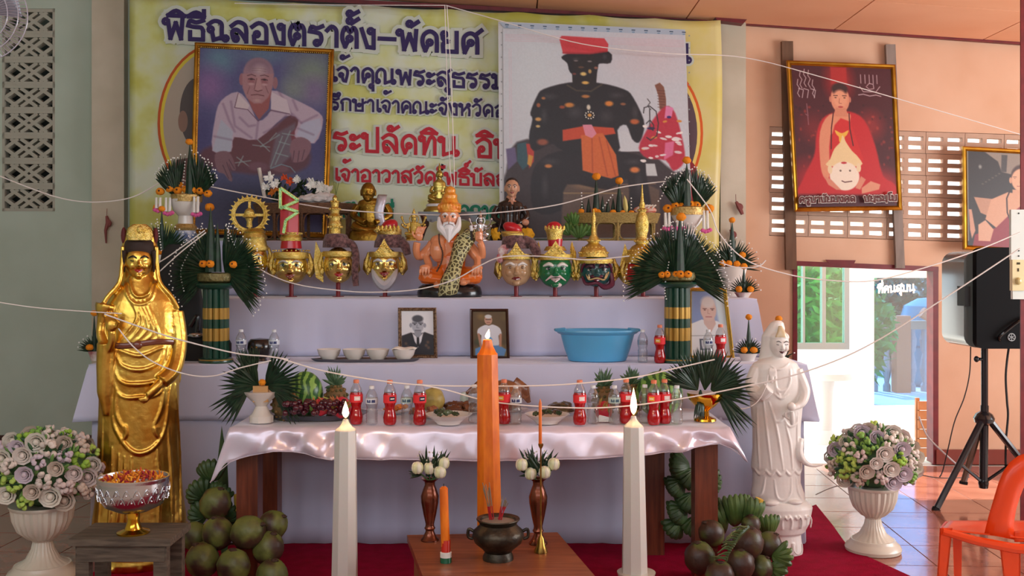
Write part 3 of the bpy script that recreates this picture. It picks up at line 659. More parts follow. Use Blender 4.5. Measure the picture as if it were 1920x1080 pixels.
def framed(name, label, cat, quad, Y, bw, fmat, paint, depth=.025, inner=None, lean=0):
    """quad = TL TR BR BL pixel corners of the outside of the frame at depth Y; lean = how much further back the top edge is"""
    TL, TR, BR, BL = [W(q[0], q[1], Y+(lean if i < 2 else 0)) for i, q in enumerate(quad)]
    base = (BL+BR)/2; t = thing(name, label, cat, base, world=True)
    def lerp(a, b, d): return a+(b-a).normalized()*d
    def inset(d, back):
        c = [TL, TR, BR, BL]; out = []
        for i in range(4):
            a, p, n = c[i-1], c[i], c[(i+1) % 4]; out.append(p+(a-p).normalized()*d+(n-p).normalized()*d+Vector((0, back, 0))-base)
        return out
    # profile of the frame: outer edge, crown, inner lip
    lv = [(0, depth), (0, 0), (bw*.25, -.006), (bw*.6, -.002), (bw*.75, -.007), (bw, 0.004), (bw, .01)]
    m = MB(); m.C((255, 255, 255)); R = [inset(d, b) for d, b in lv]
    vs = [q for r in R for q in r]; fs = [(i*4+j, i*4+(j+1) % 4, (i+1)*4+(j+1) % 4, (i+1)*4+j) for i in range(len(lv)-1) for j in range(4)]
    m.raw(vs, fs); m.build('frame', fmat, t, False)
    m = MB(); m.C((80, 60, 44)); q = inset(bw*.4, depth); m.raw(q+inset(bw*.4, depth-.006), [(0, 1, 2, 3), (4, 5, 6, 7), (0, 1, 5, 4), (2, 3, 7, 6), (1, 2, 6, 5), (3, 0, 4, 7)]); m.build('backing', matte, t, False)
    if inner: # beaded inner moulding
        m = MB(); q = inset(bw*.85, -.004)
        for i in range(4):
            a, b = q[i], q[(i+1) % 4]; n = int((b-a).length/.016)
            for j in range(n): c = a+(b-a)*(j/n); m.ell(tuple(c), (.005, .004, .005), 6, 4)
        m.C((255, 255, 255)); m.build('beading', gold_l, t)['kind'] = 'stuff'
    c = inset(bw*.95, .006); paint.sheet('picture', c, t)
    return t
frame_gold = mat('gold_frame', (190, 140, 44), .3, .85, c2=(150, 98, 24), scale=6)
frame_gold2 = mat('bright_gold_frame', (214, 178, 84), .25, .9)
frame_brown = mat('dark_brown_frame', (66, 36, 24), .3, .1, coat=.3)
frame_orn = mat('ornate_bronze_frame', (158, 132, 104), .4, .5, c2=(84, 60, 44), scale=110)
# --- painting of the old man in a pale shirt (study crop 350,70 scale .2871)
p = PT(90, 60, .3, 836, 1270, (84, 84, 128))
for x, y, rx, ry, c in ((220, 140, 150, 150, (96, 128, 150)), (500, 90, 260, 90, (92, 112, 140)), (820, 210, 220, 240, (118, 132, 124)), (160, 330, 160, 200, (126, 96, 146)), (830, 330, 160, 150, (118, 104, 138)), (700, 320, 120, 120, (120, 128, 130)), (120, 700, 130, 300, (64, 60, 112)), (880, 760, 200, 320, (62, 58, 110)), (500, 1150, 700, 330, (40, 42, 78))): p.E(x, y, rx, ry, c, .8)
p.noise(7, 3, 1)
p.P([(110, 800), (240, 740), (460, 820), (700, 500), (760, 560), (830, 800), (760, 900), (560, 940), (180, 900)], (88, 46, 62), 30); p.P([(290, 660), (500, 660), (690, 500), (750, 540), (620, 900), (300, 870)], (96, 50, 60), 20)
p.P([(600, 640), (720, 560), (740, 760), (600, 900), (560, 880)], (106, 90, 104), 20); p.P([(690, 640), (760, 560), (720, 760)], (120, 48, 62), 14)
for a, b in (((560, 690), (600, 640)), ((500, 740), (620, 650)), ((450, 730), (560, 740)), ((480, 690), (560, 770)), ((600, 860), (690, 620)), ((570, 880), (640, 660)), ((620, 700), (700, 720)), ((600, 780), (680, 800)), ((640, 640), (720, 650)), ((350, 820), (430, 880)), ((390, 810), (360, 880)), ((340, 860), (440, 840))): p.Ln([a, b], 8, (138, 158, 158), .7, 4)
p.P([(190, 780), (200, 560), (235, 430), (340, 360), (420, 440), (480, 560), (560, 480), (560, 340), (700, 390), (870, 480), (898, 560), (850, 700), (720, 660), (740, 540), (650, 520), (480, 690), (330, 680), (310, 780)], (184, 164, 182), 8)  # shirt
p.P([(190, 780), (240, 560), (320, 640), (310, 780), (240, 800)], (172, 176, 194), 12); p.P([(730, 650), (760, 560), (880, 520), (892, 590), (840, 700)], (178, 178, 200), 12)
for pts in ([(250, 450), (290, 560), (330, 640)], [(300, 430), (330, 600), (440, 680)], [(480, 560), (470, 690)], [(560, 480), (700, 500), (760, 560)], [(610, 350), (660, 430), (700, 520)], [(700, 400), (730, 470)], [(360, 540), (420, 600), (460, 590)], [(520, 640), (600, 590), (660, 510)], [(200, 680), (310, 700)], [(740, 600), (840, 640)], [(860, 500), (760, 560)]): p.Ln(pts, 12, (122, 94, 122), .55, 14)
p.P([(340, 365), (420, 450), (410, 480), (325, 470)], (206, 190, 196), 5); p.P([(560, 350), (660, 400), (690, 500), (560, 470)], (204, 188, 198), 5); p.Ln([(345, 370), (325, 472), (410, 482), (480, 560), (560, 480), (680, 500)], 6, (96, 64, 84), .8)
p.P([(385, 350), (440, 480), (485, 550), (545, 470), (560, 340)], (150, 84, 84), 8)
p.E(364, 270, 16, 46, (150, 100, 110)); p.E(582, 285, 18, 46, (150, 104, 112))
p.E(472, 230, 106, 126, (150, 116, 130), .12); p.P([(368, 230), (372, 330), (400, 400), (450, 438), (500, 434), (540, 390), (566, 320), (570, 220)], (166, 122, 128), 10); p.E(474, 170, 92, 66, (134, 106, 122), .5); p.E(480, 200, 60, 60, (186, 160, 166), .9)
for sx in (-1, 1):
    cx = 470+sx*42; p.E(cx, 280, 30, 28, (150, 96, 104), .6); p.Ln([(cx-26, 240-sx*2), (cx, 232), (cx+26, 242)], 7, (90, 56, 66), .8); p.Ln([(cx-20, 266), (cx, 260), (cx+20, 268)], 6, (60, 34, 44), .9); p.E(cx, 268, 10, 5, (50, 30, 40)); p.E(cx, 300, 26, 12, (188, 150, 152), .6)
p.P([(462, 250), (484, 250), (500, 335), (472, 346), (450, 335)], (180, 136, 138), 10); p.Ln([(462, 260), (452, 320), (448, 336)], 6, (110, 64, 72), .7); p.Ln([(452, 344), (472, 350), (498, 340)], 6, (90, 46, 54), .8)
p.Ln([(430, 378), (470, 372), (512, 380)], 6, (96, 48, 56), .9); p.Ln([(440, 392), (500, 392)], 5, (180, 140, 140), .7); p.Ln([(418, 320), (404, 370)], 6, (116, 70, 78), .6); p.Ln([(520, 310), (540, 360)], 6, (116, 70, 78), .6); p.E(470, 415, 34, 18, (184, 148, 146), .8)
for y in (190, 205): p.Ln([(430, y), (470, y-4), (520, y+2)], 4, (118, 84, 92), .5)
p.P([(205, 810), (260, 780), (310, 800), (345, 900), (320, 910), (300, 870), (325, 980), (305, 985), (270, 940), (225, 920)], (122, 86, 96), 8)
for q in ([(260, 880), (300, 970)], [(285, 860), (322, 960)], [(300, 840), (335, 900)]): p.Ln(q, 7, (74, 44, 60), .7)
p.P([(700, 690), (760, 660), (820, 690), (826, 750), (790, 820), (760, 836), (712, 838), (700, 780), (690, 768)], (132, 92, 104), 8)
for q in ([(720, 760), (712, 830)], [(752, 760), (745, 834)], [(786, 750), (772, 820)]): p.Ln(q, 7, (78, 46, 62), .7)
p.E(490, 880, 80, 40, (110, 70, 84), .4); p.E(640, 890, 60, 30, (112, 72, 84), .4); p.Ln([(570, 890), (640, 858), (700, 875), (730, 910)], 8, (120, 160, 170), .7); p.noise(5, 2, 3)
framed('framed_painting', 'large gold framed painting of a seated bald old man in pale shirt and sarong', 'painting', [(365, 79), (626, 92), (613, 446), (355, 438)], 7.9, .042, frame_gold, p, inner=True, lean=.1)

# --- large poster of the black seated statue with a red cap (study crop 920,40 scale .3333)
p = PT(78, 48, .3, 1010, 1190, (202, 206, 214))
p.E(250, 300, 260, 500, (206, 214, 220), .8); p.E(900, 200, 300, 200, (208, 200, 206), .8)
for y in range(60, 100, 9): p.Ln([(90, y+20), (500, y+26), (1080, y+44)], 3, (222, 170, 184), .5)
for x in (112, 122): p.Ln([(x, 160), (x, 700)], 3, (220, 176, 190), .5)
p.P([(150, 690), (330, 680), (420, 700), (700, 740), (860, 740), (1010, 860), (1088, 860), (1088, 1240), (80, 1240), (90, 860)], (60, 50, 54), 14)
p.P([(690, 640), (740, 620), (820, 690), (840, 740), (716, 742)], (206, 210, 216), 5); p.P([(850, 810), (900, 810), (912, 880), (850, 880)], (202, 206, 208), 5); 
p.P([(90, 730), (140, 720), (150, 800), (100, 850)], (104, 92, 130), 8); p.P([(150, 700), (200, 690), (230, 800), (180, 850), (150, 800)], (52, 86, 96), 8); p.P([(200, 700), (245, 700), (240, 800), (215, 840)], (190, 60, 50), 6); p.P([(212, 760), (238, 770), (225, 830), (205, 815)], (210, 150, 60), 5)
p.P([(400, 940), (470, 890), (640, 890), (720, 940), (860, 930), (920, 960), (920, 1240), (380, 1240)], (98, 80, 70), 12); p.E(560, 930, 140, 40, (150, 122, 92), .8); p.Ln([(400, 980), (720, 980)], 8, (140, 116, 84)); p.Ln([(700, 930), (900, 925)], 6, (130, 104, 84))
p.P([(230, 870), (320, 760), (500, 730), (690, 740), (830, 770), (850, 860), (870, 1100), (760, 1120), (750, 900), (640, 960), (420, 930), (380, 1080), (240, 1080)], (34, 30, 36), 10)
p.P([(225, 524), (262, 430), (300, 388), (440, 350), (600, 350), (740, 385), (790, 430), (846, 560), (840, 640), (815, 690), (780, 670), (750, 590), (700, 620), (690, 760), (400, 760), (400, 740), (370, 720), (336, 700), (240, 740), (216, 660), (236, 560)], (30, 28, 34), 8)
p.P([(455, 250), (600, 250), (590, 350), (600, 370), (460, 370)], (32, 28, 30), 6); p.Ln([(430, 365), (480, 395), (560, 398), (620, 360)], 10, (78, 66, 52), .8)
p.P([(400, 205), (470, 178), (660, 170), (672, 235), (610, 240), (600, 270), (580, 310), (500, 322), (446, 290), (432, 240)], (30, 28, 34), 6); p.E(525, 240, 72, 72, (34, 30, 32), .2)
p.P([(390, 100), (404, 84), (640, 96), (662, 130), (656, 172), (560, 186), (410, 186)], (206, 62, 70), 5); p.Ln([(410, 180), (560, 184), (650, 170)], 10, (150, 36, 46), .6, 8)
for x, y, rx, ry, c in ((520, 300, 22, 14, (226, 196, 120)), (556, 285, 12, 16, (190, 150, 90)), (530, 350, 26, 12, (222, 176, 90)), (508, 262, 22, 8, (96, 66, 50)), (480, 225, 16, 6, (120, 110, 110)), (556, 228, 16, 6, (130, 120, 120)), (590, 265, 14, 10, (150, 96, 80)), (440, 478, 34, 18, (206, 132, 56)), (400, 490, 20, 12, (150, 70, 40)), (658, 468, 30, 20, (212, 132, 52)), (530, 428, 30, 12, (180, 118, 60)), (298, 440, 14, 10, (190, 120, 60)), (270, 480, 14, 16, (160, 90, 50)), (268, 560, 22, 14, (210, 160, 90)), (266, 600, 16, 10, (200, 170, 110)), (735, 470, 20, 10, (140, 90, 60)), (796, 570, 32, 20, (196, 100, 50)), (320, 826, 26, 14, (206, 130, 66)), (790, 846, 34, 22, (220, 128, 66)), (290, 690, 40, 24, (150, 82, 60)), (545, 490, 14, 20, (220, 210, 190)), (470, 300, 14, 8, (120, 60, 50))): p.E(x, y, rx, ry, c, .5)
for x, y, rx, ry in ((330, 430, 60, 26), (700, 420, 60, 24), (300, 540, 26, 60), (800, 520, 26, 60), (470, 520, 60, 50), (640, 540, 50, 50), (330, 800, 70, 26), (780, 800, 60, 24), (480, 215, 30, 12), (640, 200, 18, 24), (810, 930, 26, 90), (300, 940, 26, 90)): p.E(x, y, rx, ry, (86, 80, 84), .95, a=.55)
for i in range(10):
    a = i*PI/5; p.E(550+24*math.cos(a), 535+20*math.sin(a), 5, 5, (240, 236, 220), .5)
p.E(550, 535, 14, 12, (220, 160, 80), .4)
p.P([(400, 620), (520, 596), (680, 606), (690, 640), (560, 660), (400, 684)], (200, 74, 44), 6); p.P([(500, 650), (620, 636), (690, 760), (702, 880), (660, 896), (600, 880), (506, 850)], (212, 106, 52), 6)
for q in ([(560, 660), (560, 860)], [(600, 660), (640, 880)], [(640, 680), (684, 880)]): p.Ln(q, 6, (166, 66, 34), .7, 6)
p.P([(510, 590), (560, 588), (586, 640), (560, 666), (524, 650)], (222, 140, 160), 4)
p.P([(912, 360), (940, 346), (962, 370), (972, 440), (970, 500), (935, 500), (930, 420)], (132, 84, 66), 5)
for y in range(390, 500, 16): p.Ln([(926, y), (966, y+3)], 4, (90, 50, 44), .7)
p.P([(910, 540), (970, 480), (1020, 520), (1060, 700), (1060, 800), (1000, 850), (960, 790), (860, 780), (815, 720), (860, 620)], (188, 44, 66), 10)
p.P([(970, 480), (1010, 490), (1000, 540), (960, 550)], (226, 130, 176), 5); p.P([(960, 690), (1010, 680), (1000, 760), (950, 790)], (220, 110, 150), 6)
R_ = random.Random(3)
for i in range(26): x, y = R_.uniform(830, 1050), R_.uniform(560, 830); p.E(x, y, R_.uniform(12, 26), R_.uniform(6, 10), R_.choice([(236, 226, 226), (226, 208, 208), (214, 140, 60), (240, 232, 228)]), .3, R_.uniform(-20, 20))
p.E(985, 543, 14, 9, (40, 30, 110), .3); p.E(885, 608, 26, 9, (50, 30, 90), .3)
p.Ln([(870, 440), (884, 460), (870, 480), (886, 500)], 5, (70, 66, 70)); p.Ln([(846, 520), (850, 490), (880, 480), (915, 510), (926, 580), (915, 650), (880, 676), (860, 660)], 6, (50, 46, 52)); p.Ln([(880, 500), (878, 600), (895, 620), (900, 590), (880, 560), (860, 580)], 6, (50, 46, 52))
p.noise(7, 2, 5)
t = thing('statue_poster', 'large pale poster of a dark seated statue with red cap and orange sash', 'poster', (1115, 446, 7.98))
cs = [W(943, 54, 7.98), W(1283, 58, 7.98), W(1296, 446, 7.98), W(946, 446, 7.98)]; p.sheet('picture', cs, t, inv=tuple(t.location))
m = MB((1115, 446, 7.98)); m.C((206, 210, 214)); m.plate([(934, 40), (1285, 55), (1299, 447), (937, 447)], 1.5, 2); m.build('poster_sheet', print_m, t, False)
m = MB((1115, 446, 7.98)); m.C((176, 190, 206)); m.raw([(936, 42, -.4), (1284, 56, -.4), (1284, 66, -.4), (946, 53, -.4)], [(0, 1, 2, 3)]); m.C((60, 84, 110))
for i in range(15):
    x = 947+i*23.7; y = 45+.042*(x-936); m.raw([(x, y, -.7), (x+7, y+.3, -.7), (x+7, y+2.3, -.7), (x, y+2, -.7)], [(0, 1, 2, 3)]); m.C((120, 150, 180)); m.raw([(x+1, y+4, -.7), (x+6, y+4, -.7), (x+6, y+6, -.7), (x+1, y+6, -.7)], [(0, 1, 2, 3)]); m.C((60, 84, 110))
for i in range(16):
    for x0, y0 in ((939, 60), (1291, 66)): m.C((150, 156, 160)); m.raw([(x0, y0+i*23, -.7), (x0+2.5, y0+i*23, -.7), (x0+2.5, y0+i*23+2.5, -.7), (x0, y0+i*23+2.5, -.7)], [(0, 1, 2, 3)])
m.build('eyelet_strip', print_m, t, False, recalc=False)['kind'] = 'stuff'

# --- red picture of the seated monk holding a mask (study crop 1460,70 scale .324)
p = PT(74, 158, .42, 632, 826, (70, 16, 26))
p.E(370, 240, 120, 160, (150, 26, 30), .7); p.P([(320, 160), (420, 160), (420, 260), (320, 260)], (170, 36, 34), 12); p.E(200, 520, 120, 120, (110, 26, 30), .8); p.E(560, 500, 110, 120, (130, 30, 32), .8); p.E(140, 820, 140, 160, (150, 24, 32), .8); p.E(560, 860, 240, 140, (172, 30, 38), .7)
R_ = random.Random(4)
for i in range(70): p.E(R_.uniform(90, 690), R_.uniform(380, 760), R_.uniform(6, 16), R_.uniform(6, 16), R_.choice([(150, 40, 40), (40, 12, 20), (176, 60, 44)]), .8, a=.6)
p.P([(250, 470), (320, 430), (430, 420), (520, 470), (580, 620), (620, 800), (690, 850), (690, 960), (90, 960), (110, 820), (190, 680), (210, 560)], (186, 28, 34), 12)
p.P([(300, 440), (420, 430), (430, 470), (400, 560), (300, 560), (280, 800), (240, 800), (225, 700), (235, 540)], (214, 138, 104), 8); p.P([(330, 500), (370, 460), (430, 480), (500, 700), (480, 760), (300, 700), (310, 560)], (196, 34, 34), 8)
p.E(372, 348, 62, 84, (214, 140, 108), .1); p.E(372, 290, 60, 44, (56, 28, 28), .3); p.E(372, 345, 52, 60, (222, 152, 118), .3); p.P([(340, 400), (405, 400), (420, 450), (325, 450)], (204, 128, 98), 6)
for sx in (-1, 1): p.Ln([(372+sx*28-12, 328), (372+sx*28+12, 328)], 5, (80, 36, 30)); p.E(372+sx*28, 340, 9, 4, (50, 26, 24), .4); p.E(372+sx*62, 350, 8, 20, (196, 120, 96), .3)
p.Ln([(368, 345), (364, 372), (380, 374)], 4, (170, 96, 74)); p.E(373, 394, 20, 6, (170, 54, 54), .4)
p.Ln([(325, 430), (308, 520), (300, 640)], 7, (70, 16, 20)); p.Ln([(424, 430), (424, 520), (440, 620)], 7, (70, 16, 20)); p.P([(330, 530), (372, 548), (414, 530), (405, 556), (390, 570), (385, 600), (355, 600), (352, 570), (338, 556)], (224, 170, 60), 4)
p.P([(290, 700), (320, 640), (360, 600), (376, 560), (396, 600), (430, 650), (470, 690), (480, 740), (270, 740)], (226, 196, 146), 5); p.E(376, 800, 98, 88, (232, 214, 194), .08); p.E(286, 760, 16, 30, (226, 200, 160), .2); p.E(468, 750, 16, 30, (226, 200, 160), .2)
p.E(352, 768, 8, 7, (110, 90, 76), .3); p.E(412, 768, 8, 7, (110, 90, 76), .3); p.Ln([(358, 828), (376, 836), (420, 830)], 6, (90, 40, 40)); p.E(376, 722, 22, 8, (180, 40, 50), .4)
p.P([(240, 790), (290, 820), (350, 880), (320, 880), (270, 850)], (206, 130, 104), 6); p.P([(480, 870), (540, 830), (600, 850), (590, 880), (480, 905)], (210, 140, 110), 6); p.P([(480, 800), (510, 820), (470, 880), (440, 870)], (206, 130, 104), 6)
p.P([(80, 905), (690, 915), (690, 985), (80, 985)], (70, 16, 28), 20)
for x, y in ((130, 190), (156, 180), (182, 185), (112, 240), (206, 240)): p.Ln([(x, y), (x-6, y+30), (x+8, y+50), (x-6, y+80), (x+6, y+100)], 5, (206, 190, 190), .8)
for x in (130, 162, 206): p.Ln([(x-16, 292), (x+14, 300), (x+4, 345)], 5, (206, 190, 190), .8)
p.Ln([(150, 440), (165, 450), (160, 380), (165, 500)], 6, (160, 120, 126), .6)
p.Ln([(545, 265), (560, 250), (585, 255), (588, 280), (560, 286), (540, 270)], 5, (200, 180, 182), .8); p.Ln([(500, 270), (520, 300), (600, 300), (626, 268)], 5, (200, 180, 182), .8); p.Ln([(490, 320), (520, 315), (560, 325), (600, 318), (630, 325)], 6, (200, 180, 182), .8)
for x in (508, 535, 562, 586, 610): p.Ln([(x, 200), (x, 250)], 5, (200, 180, 182), .8)
p.noise(5, 2, 8)
t = framed('framed_monk_picture', 'gold framed red picture of a seated monk holding a pale mask', 'picture', [(1475, 113), (1679, 121), (1692, 394), (1490, 397)], 8.12, .036, frame_gold, p)
lettering((1580, 385, 8.1), 'ครูบาชัยมงคล', (1498, 380), (1604, 378), 10, 2.6, (90, 40, 40), t, -2, (4.6, (222, 214, 206)))
lettering((1580, 385, 8.1), 'ชยฺธมฺโม', (1619, 378), (1682, 376), 10, 2.6, (90, 40, 40), t, -2, (4.6, (222, 214, 206)))
# --- right-hand monk picture (study crop 1780,260 scale .2038)
p = PT(178, 108, .24, 760, 950, (38, 34, 36))
p.P([(330, 110), (940, 110), (940, 420), (470, 300), (440, 200)], (134, 120, 108), 10); p.P([(470, 130), (520, 130), (510, 300), (465, 300)], (60, 56, 56), 8); p.Ln([(182, 110), (182, 1000)], 16, (120, 116, 106)); p.E(290, 260, 20, 30, (130, 130, 124), .7)
for i in range(6): p.E(310+i*28, 430-i*22, 14, 10, (78, 70, 62), .6)
p.P([(235, 565), (390, 575), (380, 760), (290, 720)], (176, 130, 104), 8); p.P([(380, 580), (520, 500), (700, 520), (860, 640), (860, 900), (420, 860), (330, 780)], (196, 146, 116), 8)
p.P([(420, 860), (520, 740), (640, 620), (760, 560), (940, 620), (940, 1060), (220, 1060), (240, 940)], (130, 34, 48), 8); p.P([(270, 840), (330, 790), (400, 880), (370, 1000), (270, 1000)], (198, 150, 122), 8); p.P([(190, 690), (215, 690), (245, 900), (215, 980), (200, 900)], (190, 140, 116), 8)
p.E(640, 340, 100, 130, (62, 40, 36), .15); p.E(642, 375, 96, 125, (206, 156, 124), .12); p.E(545, 380, 14, 36, (190, 138, 108), .3); p.P([(560, 470), (720, 470), (740, 560), (560, 560)], (196, 144, 114), 8)
for x in (580, 670): p.Ln([(x-14, 345), (x+14, 342)], 6, (80, 52, 46), .8); p.E(x, 358, 10, 4, (70, 44, 40), .5)
p.Ln([(630, 370), (624, 400)], 5, (160, 110, 90)); p.Ln([(600, 435), (640, 432)], 7, (150, 80, 76)); p.Ln([(540, 480), (512, 560), (515, 700), (560, 850)], 12, (40, 18, 20)); p.noise(5, 2, 9)
framed('framed_monk_photo', 'gold framed photo of a monk in dark red robes, high above the loudspeaker', 'picture', [(1805, 274), (1990, 284), (1990, 478), (1807, 468)], 8.1, .036, frame_gold, p)
# ================================================================ ALTAR TIERS
Y1, Y2, Y3 = 5.88, 6.4, 7.1
Z1 = EYE-184/F*Y1; Z2 = EYE-61/F*Y2; Z3 = EYE+48/F*Y3
def X(px, Y): return (px-960)/F*Y
tiers = [('lowest', X(168, Y1), X(1512, Y1), Y1, 6.45, Z1), ('middle', X(352, Y2), X(1418, Y2), Y2, 7.15, Z2), ('topmost', X(392, Y3), X(1292, Y3), Y3, 8.02, Z3)]
st = thing('altar_stand', 'three stepped platform of the altar hidden under white cloths', 'platform', (0, 6.4, 0), world=True)
for nm, x0, x1, ya, yb, z in tiers:
    m = MB(); m.box((x0+.05, ya+.05-6.4, .012), (x1-.03, yb-6.4, z-.012)); m.build('step', wood_d, st, False)
def drape(m, x0, x1, ya, yb, z, drop, fold=.006, flare=.05, seed=0, side_drop=None, top=True, hem=None, nb=26):
    """cloth: top sheet, then the front and both ends hanging down"""
    R = random.Random(seed); ph = [R.uniform(0, 6) for _ in range(6)]
    def wv(s, v):  # outward ripple growing downwards
        return fold*v*(1.2*math.sin(s*nb*.37+ph[0])+.9*math.sin(s*nb*.83+ph[1])+.6*math.sin(s*nb*1.9+ph[2]))
    per = []  # perimeter: left back -> left front -> right front -> right back
    nL = 12; nF = 110; L = x1-x0; D = yb-ya
    for i in range(nL): per.append((x0, yb-D*i/nL, -1, 0, -D+D*i/nL))
    for i in range(nF+1): per.append((x0+L*i/nF, ya, 0, -1, L*i/nF))
    for i in range(1, nL+1): per.append((x1, ya+D*i/nL, 1, 0, L+D*i/nL))
    rows = [0, .02, .1, .25, .45, .7, .9, 1]; vs = []; n = len(per)
    for v in rows:
        for (x, y, nx, ny, s) in per:
            u = (x-x0)/L; cl = max(0, 1-min(u, 1-u)*L/.16); dz = (hem(u) if hem and ny else drop)
            ox = nx or ((-cl if u < .5 else cl)*.7); oy = ny or (-.7 if y < ya+.12 else 0)
            r = .006+flare*v*(cl if ny else 1)+wv(s, v) if v > .02 else .004
            vs.append((x+ox*r if (nx or cl) else x, y+(oy*r if ny or oy else 0), z-dz*v-(0 if v else -.002)))
    fs = [(j*n+i, j*n+i+1, (j+1)*n+i+1, (j+1)*n+i) for j in range(len(rows)-1) for i in range(n-1)]
    m.raw(vs, fs)
    if top:
        nx_, ny_ = 60, 8
        m.raw([(x0+L*i/nx_, ya+D*j/ny_, z+.002+.0012*math.sin(i*1.7+j)*math.sin(j*2.1+i*.3)) for j in range(ny_+1) for i in range(nx_+1)], [(j*(nx_+1)+i, j*(nx_+1)+i+1, (j+1)*(nx_+1)+i+1, (j+1)*(nx_+1)+i) for j in range(ny_) for i in range(nx_)])
for i, (nm, x0, x1, ya, yb, z) in enumerate(tiers):
    t = thing('altar_cloth', f'white cloth draped over the {nm} altar tier' + (', reaching the carpet' if i == 0 else ''), 'cloth', ((x0+x1)/2, ya, z), world=True, group='cloths on the altar tiers')
    cx = (x0+x1)/2; m = MB(); m.M = Matrix.Translation((-cx, -ya, -z))
    if i == 0:
        drape(m, x0, x1, ya, yb, z, z-.72+.0, .005, .075, 3); m.build('cloth_top', cloth_w, t, angle=60, solid=.002)
        m = MB(); m.M = Matrix.Translation((-cx, -ya, -z)); drape(m, x0+.02, x1-.02, ya+.012, yb, z-.02, z-.03, .009, .03, 5, top=False); m.build('skirt', cloth_w, t, angle=60, solid=.002)
    else:
        drape(m, x0, x1, ya, yb, z, z-(Z1 if i == 1 else Z2)-.006, .006, .07 if i == 1 else .02, 7+i); m.build('cloth_top', cloth_w, t, angle=60, solid=.002)
# ================================================================ OFFERING TABLE
ZT = .79; YT0, YT1 = 5.14, 5.83
tb = thing('offering_table', 'long reddish wooden table with square legs in front of the altar', 'table', (X(890, 5.4), 5.45, 0), world=True)
def tw(m): m.M = Matrix.Translation((-X(890, 5.4), -5.45, 0)); return m
xl, xr = X(432, YT0), X(1368, YT0)
m = tw(MB()); m.box((xl, YT0, ZT-.035), (xr, YT1, ZT-.004)); m.build('tabletop', wood_r, tb, False)
for nm, pts in (('left front', (X(443, 5.2), X(483, 5.2), 5.2, 5.31)), ('left back', (X(486, 5.65), X(520, 5.65), 5.65, 5.76)), ('right front', (X(1303, 5.2), X(1346, 5.2), 5.2, 5.31)), ('right back', (X(1210, 5.65), X(1246, 5.65), 5.65, 5.76))):
    m = tw(MB()); x0, x1, y0, y1 = pts; m.box((x0, y0, .008), (x1, y1, ZT-.035)); m.build('leg', wood_r, tb, False)
m = tw(MB()); m.box((X(483, 5.24), 5.22, ZT-.12), (X(1303, 5.24), 5.25, ZT-.035)); m.build('apron', wood_r, tb, False)
# satin cloth with a wavy hem and turned-down corners
sat = thing('satin_tablecloth', 'shiny pale pink satin cloth on the offering table with a wavy hem', 'cloth', (X(890, YT0), YT0, ZT), world=True)
hem_pts = [(400, 905), (432, 868), (470, 856), (520, 846), (560, 850), (620, 861), (700, 862), (800, 863), (900, 865), (1000, 864), (1100, 861), (1180, 856), (1260, 849), (1310, 838), (1345, 833), (1372, 842), (1398, 868)]
def hem_y(px):
    for (a, ya_), (b, yb_) in zip(hem_pts[:-1], hem_pts[1:]):
        if px <= b: t_ = (px-a)/(b-a); t_ = t_*t_*(3-2*t_); return ya_+(yb_-ya_)*t_
    return hem_pts[-1][1]
m = MB(); ox, oy, oz = X(890, YT0), YT0, ZT; nu = 260; rows = [(-1, 0), (-.66, 0), (-.33, 0), (-.12, 0), (0, 0)]+[(0, q/10) for q in range(1, 11)]
vs = []
for (b, v) in rows:
    for i in range(nu+1):
        u = i/nu; pxt = 432+(1368-432)*u
        if b < 0 or v == 0:
            x = X(pxt, YT0)+0; y = YT0-b*(YT1-YT0)-.012; z = ZT+.004+.003*math.sin(u*60+b*4)*math.sin(b*9+u*11)*(.4 if b else 1)
            if b: z = ZT+.003+.0015*math.sin(u*70+b*8)
        else:
            k = max(0, 1-u/.05)+max(0, 1-(1-u)/.04); pxb = pxt+(-32 if u < .5 else 30)*k*v*(1 if u < .5 else 1)
            hy = hem_y(pxt-32*max(0, 1-u/.05) if u < .5 else pxt+30*max(0, 1-(1-u)/.04)); zb = EYE+(HZ-hy)/F*(YT0-.04)
            A = .06+.26*math.exp(-((u-.17)/.1)**2)+.18*math.exp(-((u-.93)/.08)**2)
            wv = A*.09*(math.sin(u*115+v*3.5+1.5*math.sin(u*23))*.6+math.sin(u*61-v*4)+.4*math.sin(u*190+v*6)*(1-v*.5))*v**.7
            x = X(pxb, YT0); y = YT0-.016-.035*v**.5-wv; z = ZT+.004+(zb-ZT)*v
        vs.append((x-ox, y-oy, z-oz))
n = nu+1; fs = [(j*n+i, j*n+i+1, (j+1)*n+i+1, (j+1)*n+i) for j in range(len(rows)-1) for i in range(nu)]
m.raw(vs, fs); m.build('cloth', satin, sat, angle=None, solid=.0015)
m = MB(); hemv = vs[(len(rows)-1)*n:]; m.tube([(q[0], q[1]-.001, q[2]) for q in hemv[::3]], .0022, 6); m.build('hem', satin, sat)
# ================================================================ LOW WOODEN TABLE, STOOL
zl = .30; c4 = [G(763, 1003, zl), G(1045, 998, zl), G(1112, 1076, zl), G(795, 1086, zl)]
c4[2] = c4[1]+(c4[2]-c4[1])*1.35; c4[3] = c4[0]+(c4[3]-c4[0])*1.35
ctr = sum(c4, Vector())/4; t = thing('low_table', 'low square brown wooden table holding the incense pot and vases', 'table', (ctr.x, ctr.y, 0), world=True)
m = MB(); q = [(v.x-ctr.x, v.y-ctr.y) for v in c4]
m.raw([(x, y, zl-.03) for x, y in q]+[(x, y, zl) for x, y in q], [(3, 2, 1, 0), (4, 5, 6, 7)]+[(i, (i+1) % 4, 4+(i+1) % 4, 4+i) for i in range(4)]); m.build('tabletop', wood_t, t, False)
for x, y in q:
    m = MB(); m.box((x*.85-.025, y*.85-.025, .008), (x*.85+.025, y*.85+.025, zl-.03)); m.build('leg', wood_t, t, False)
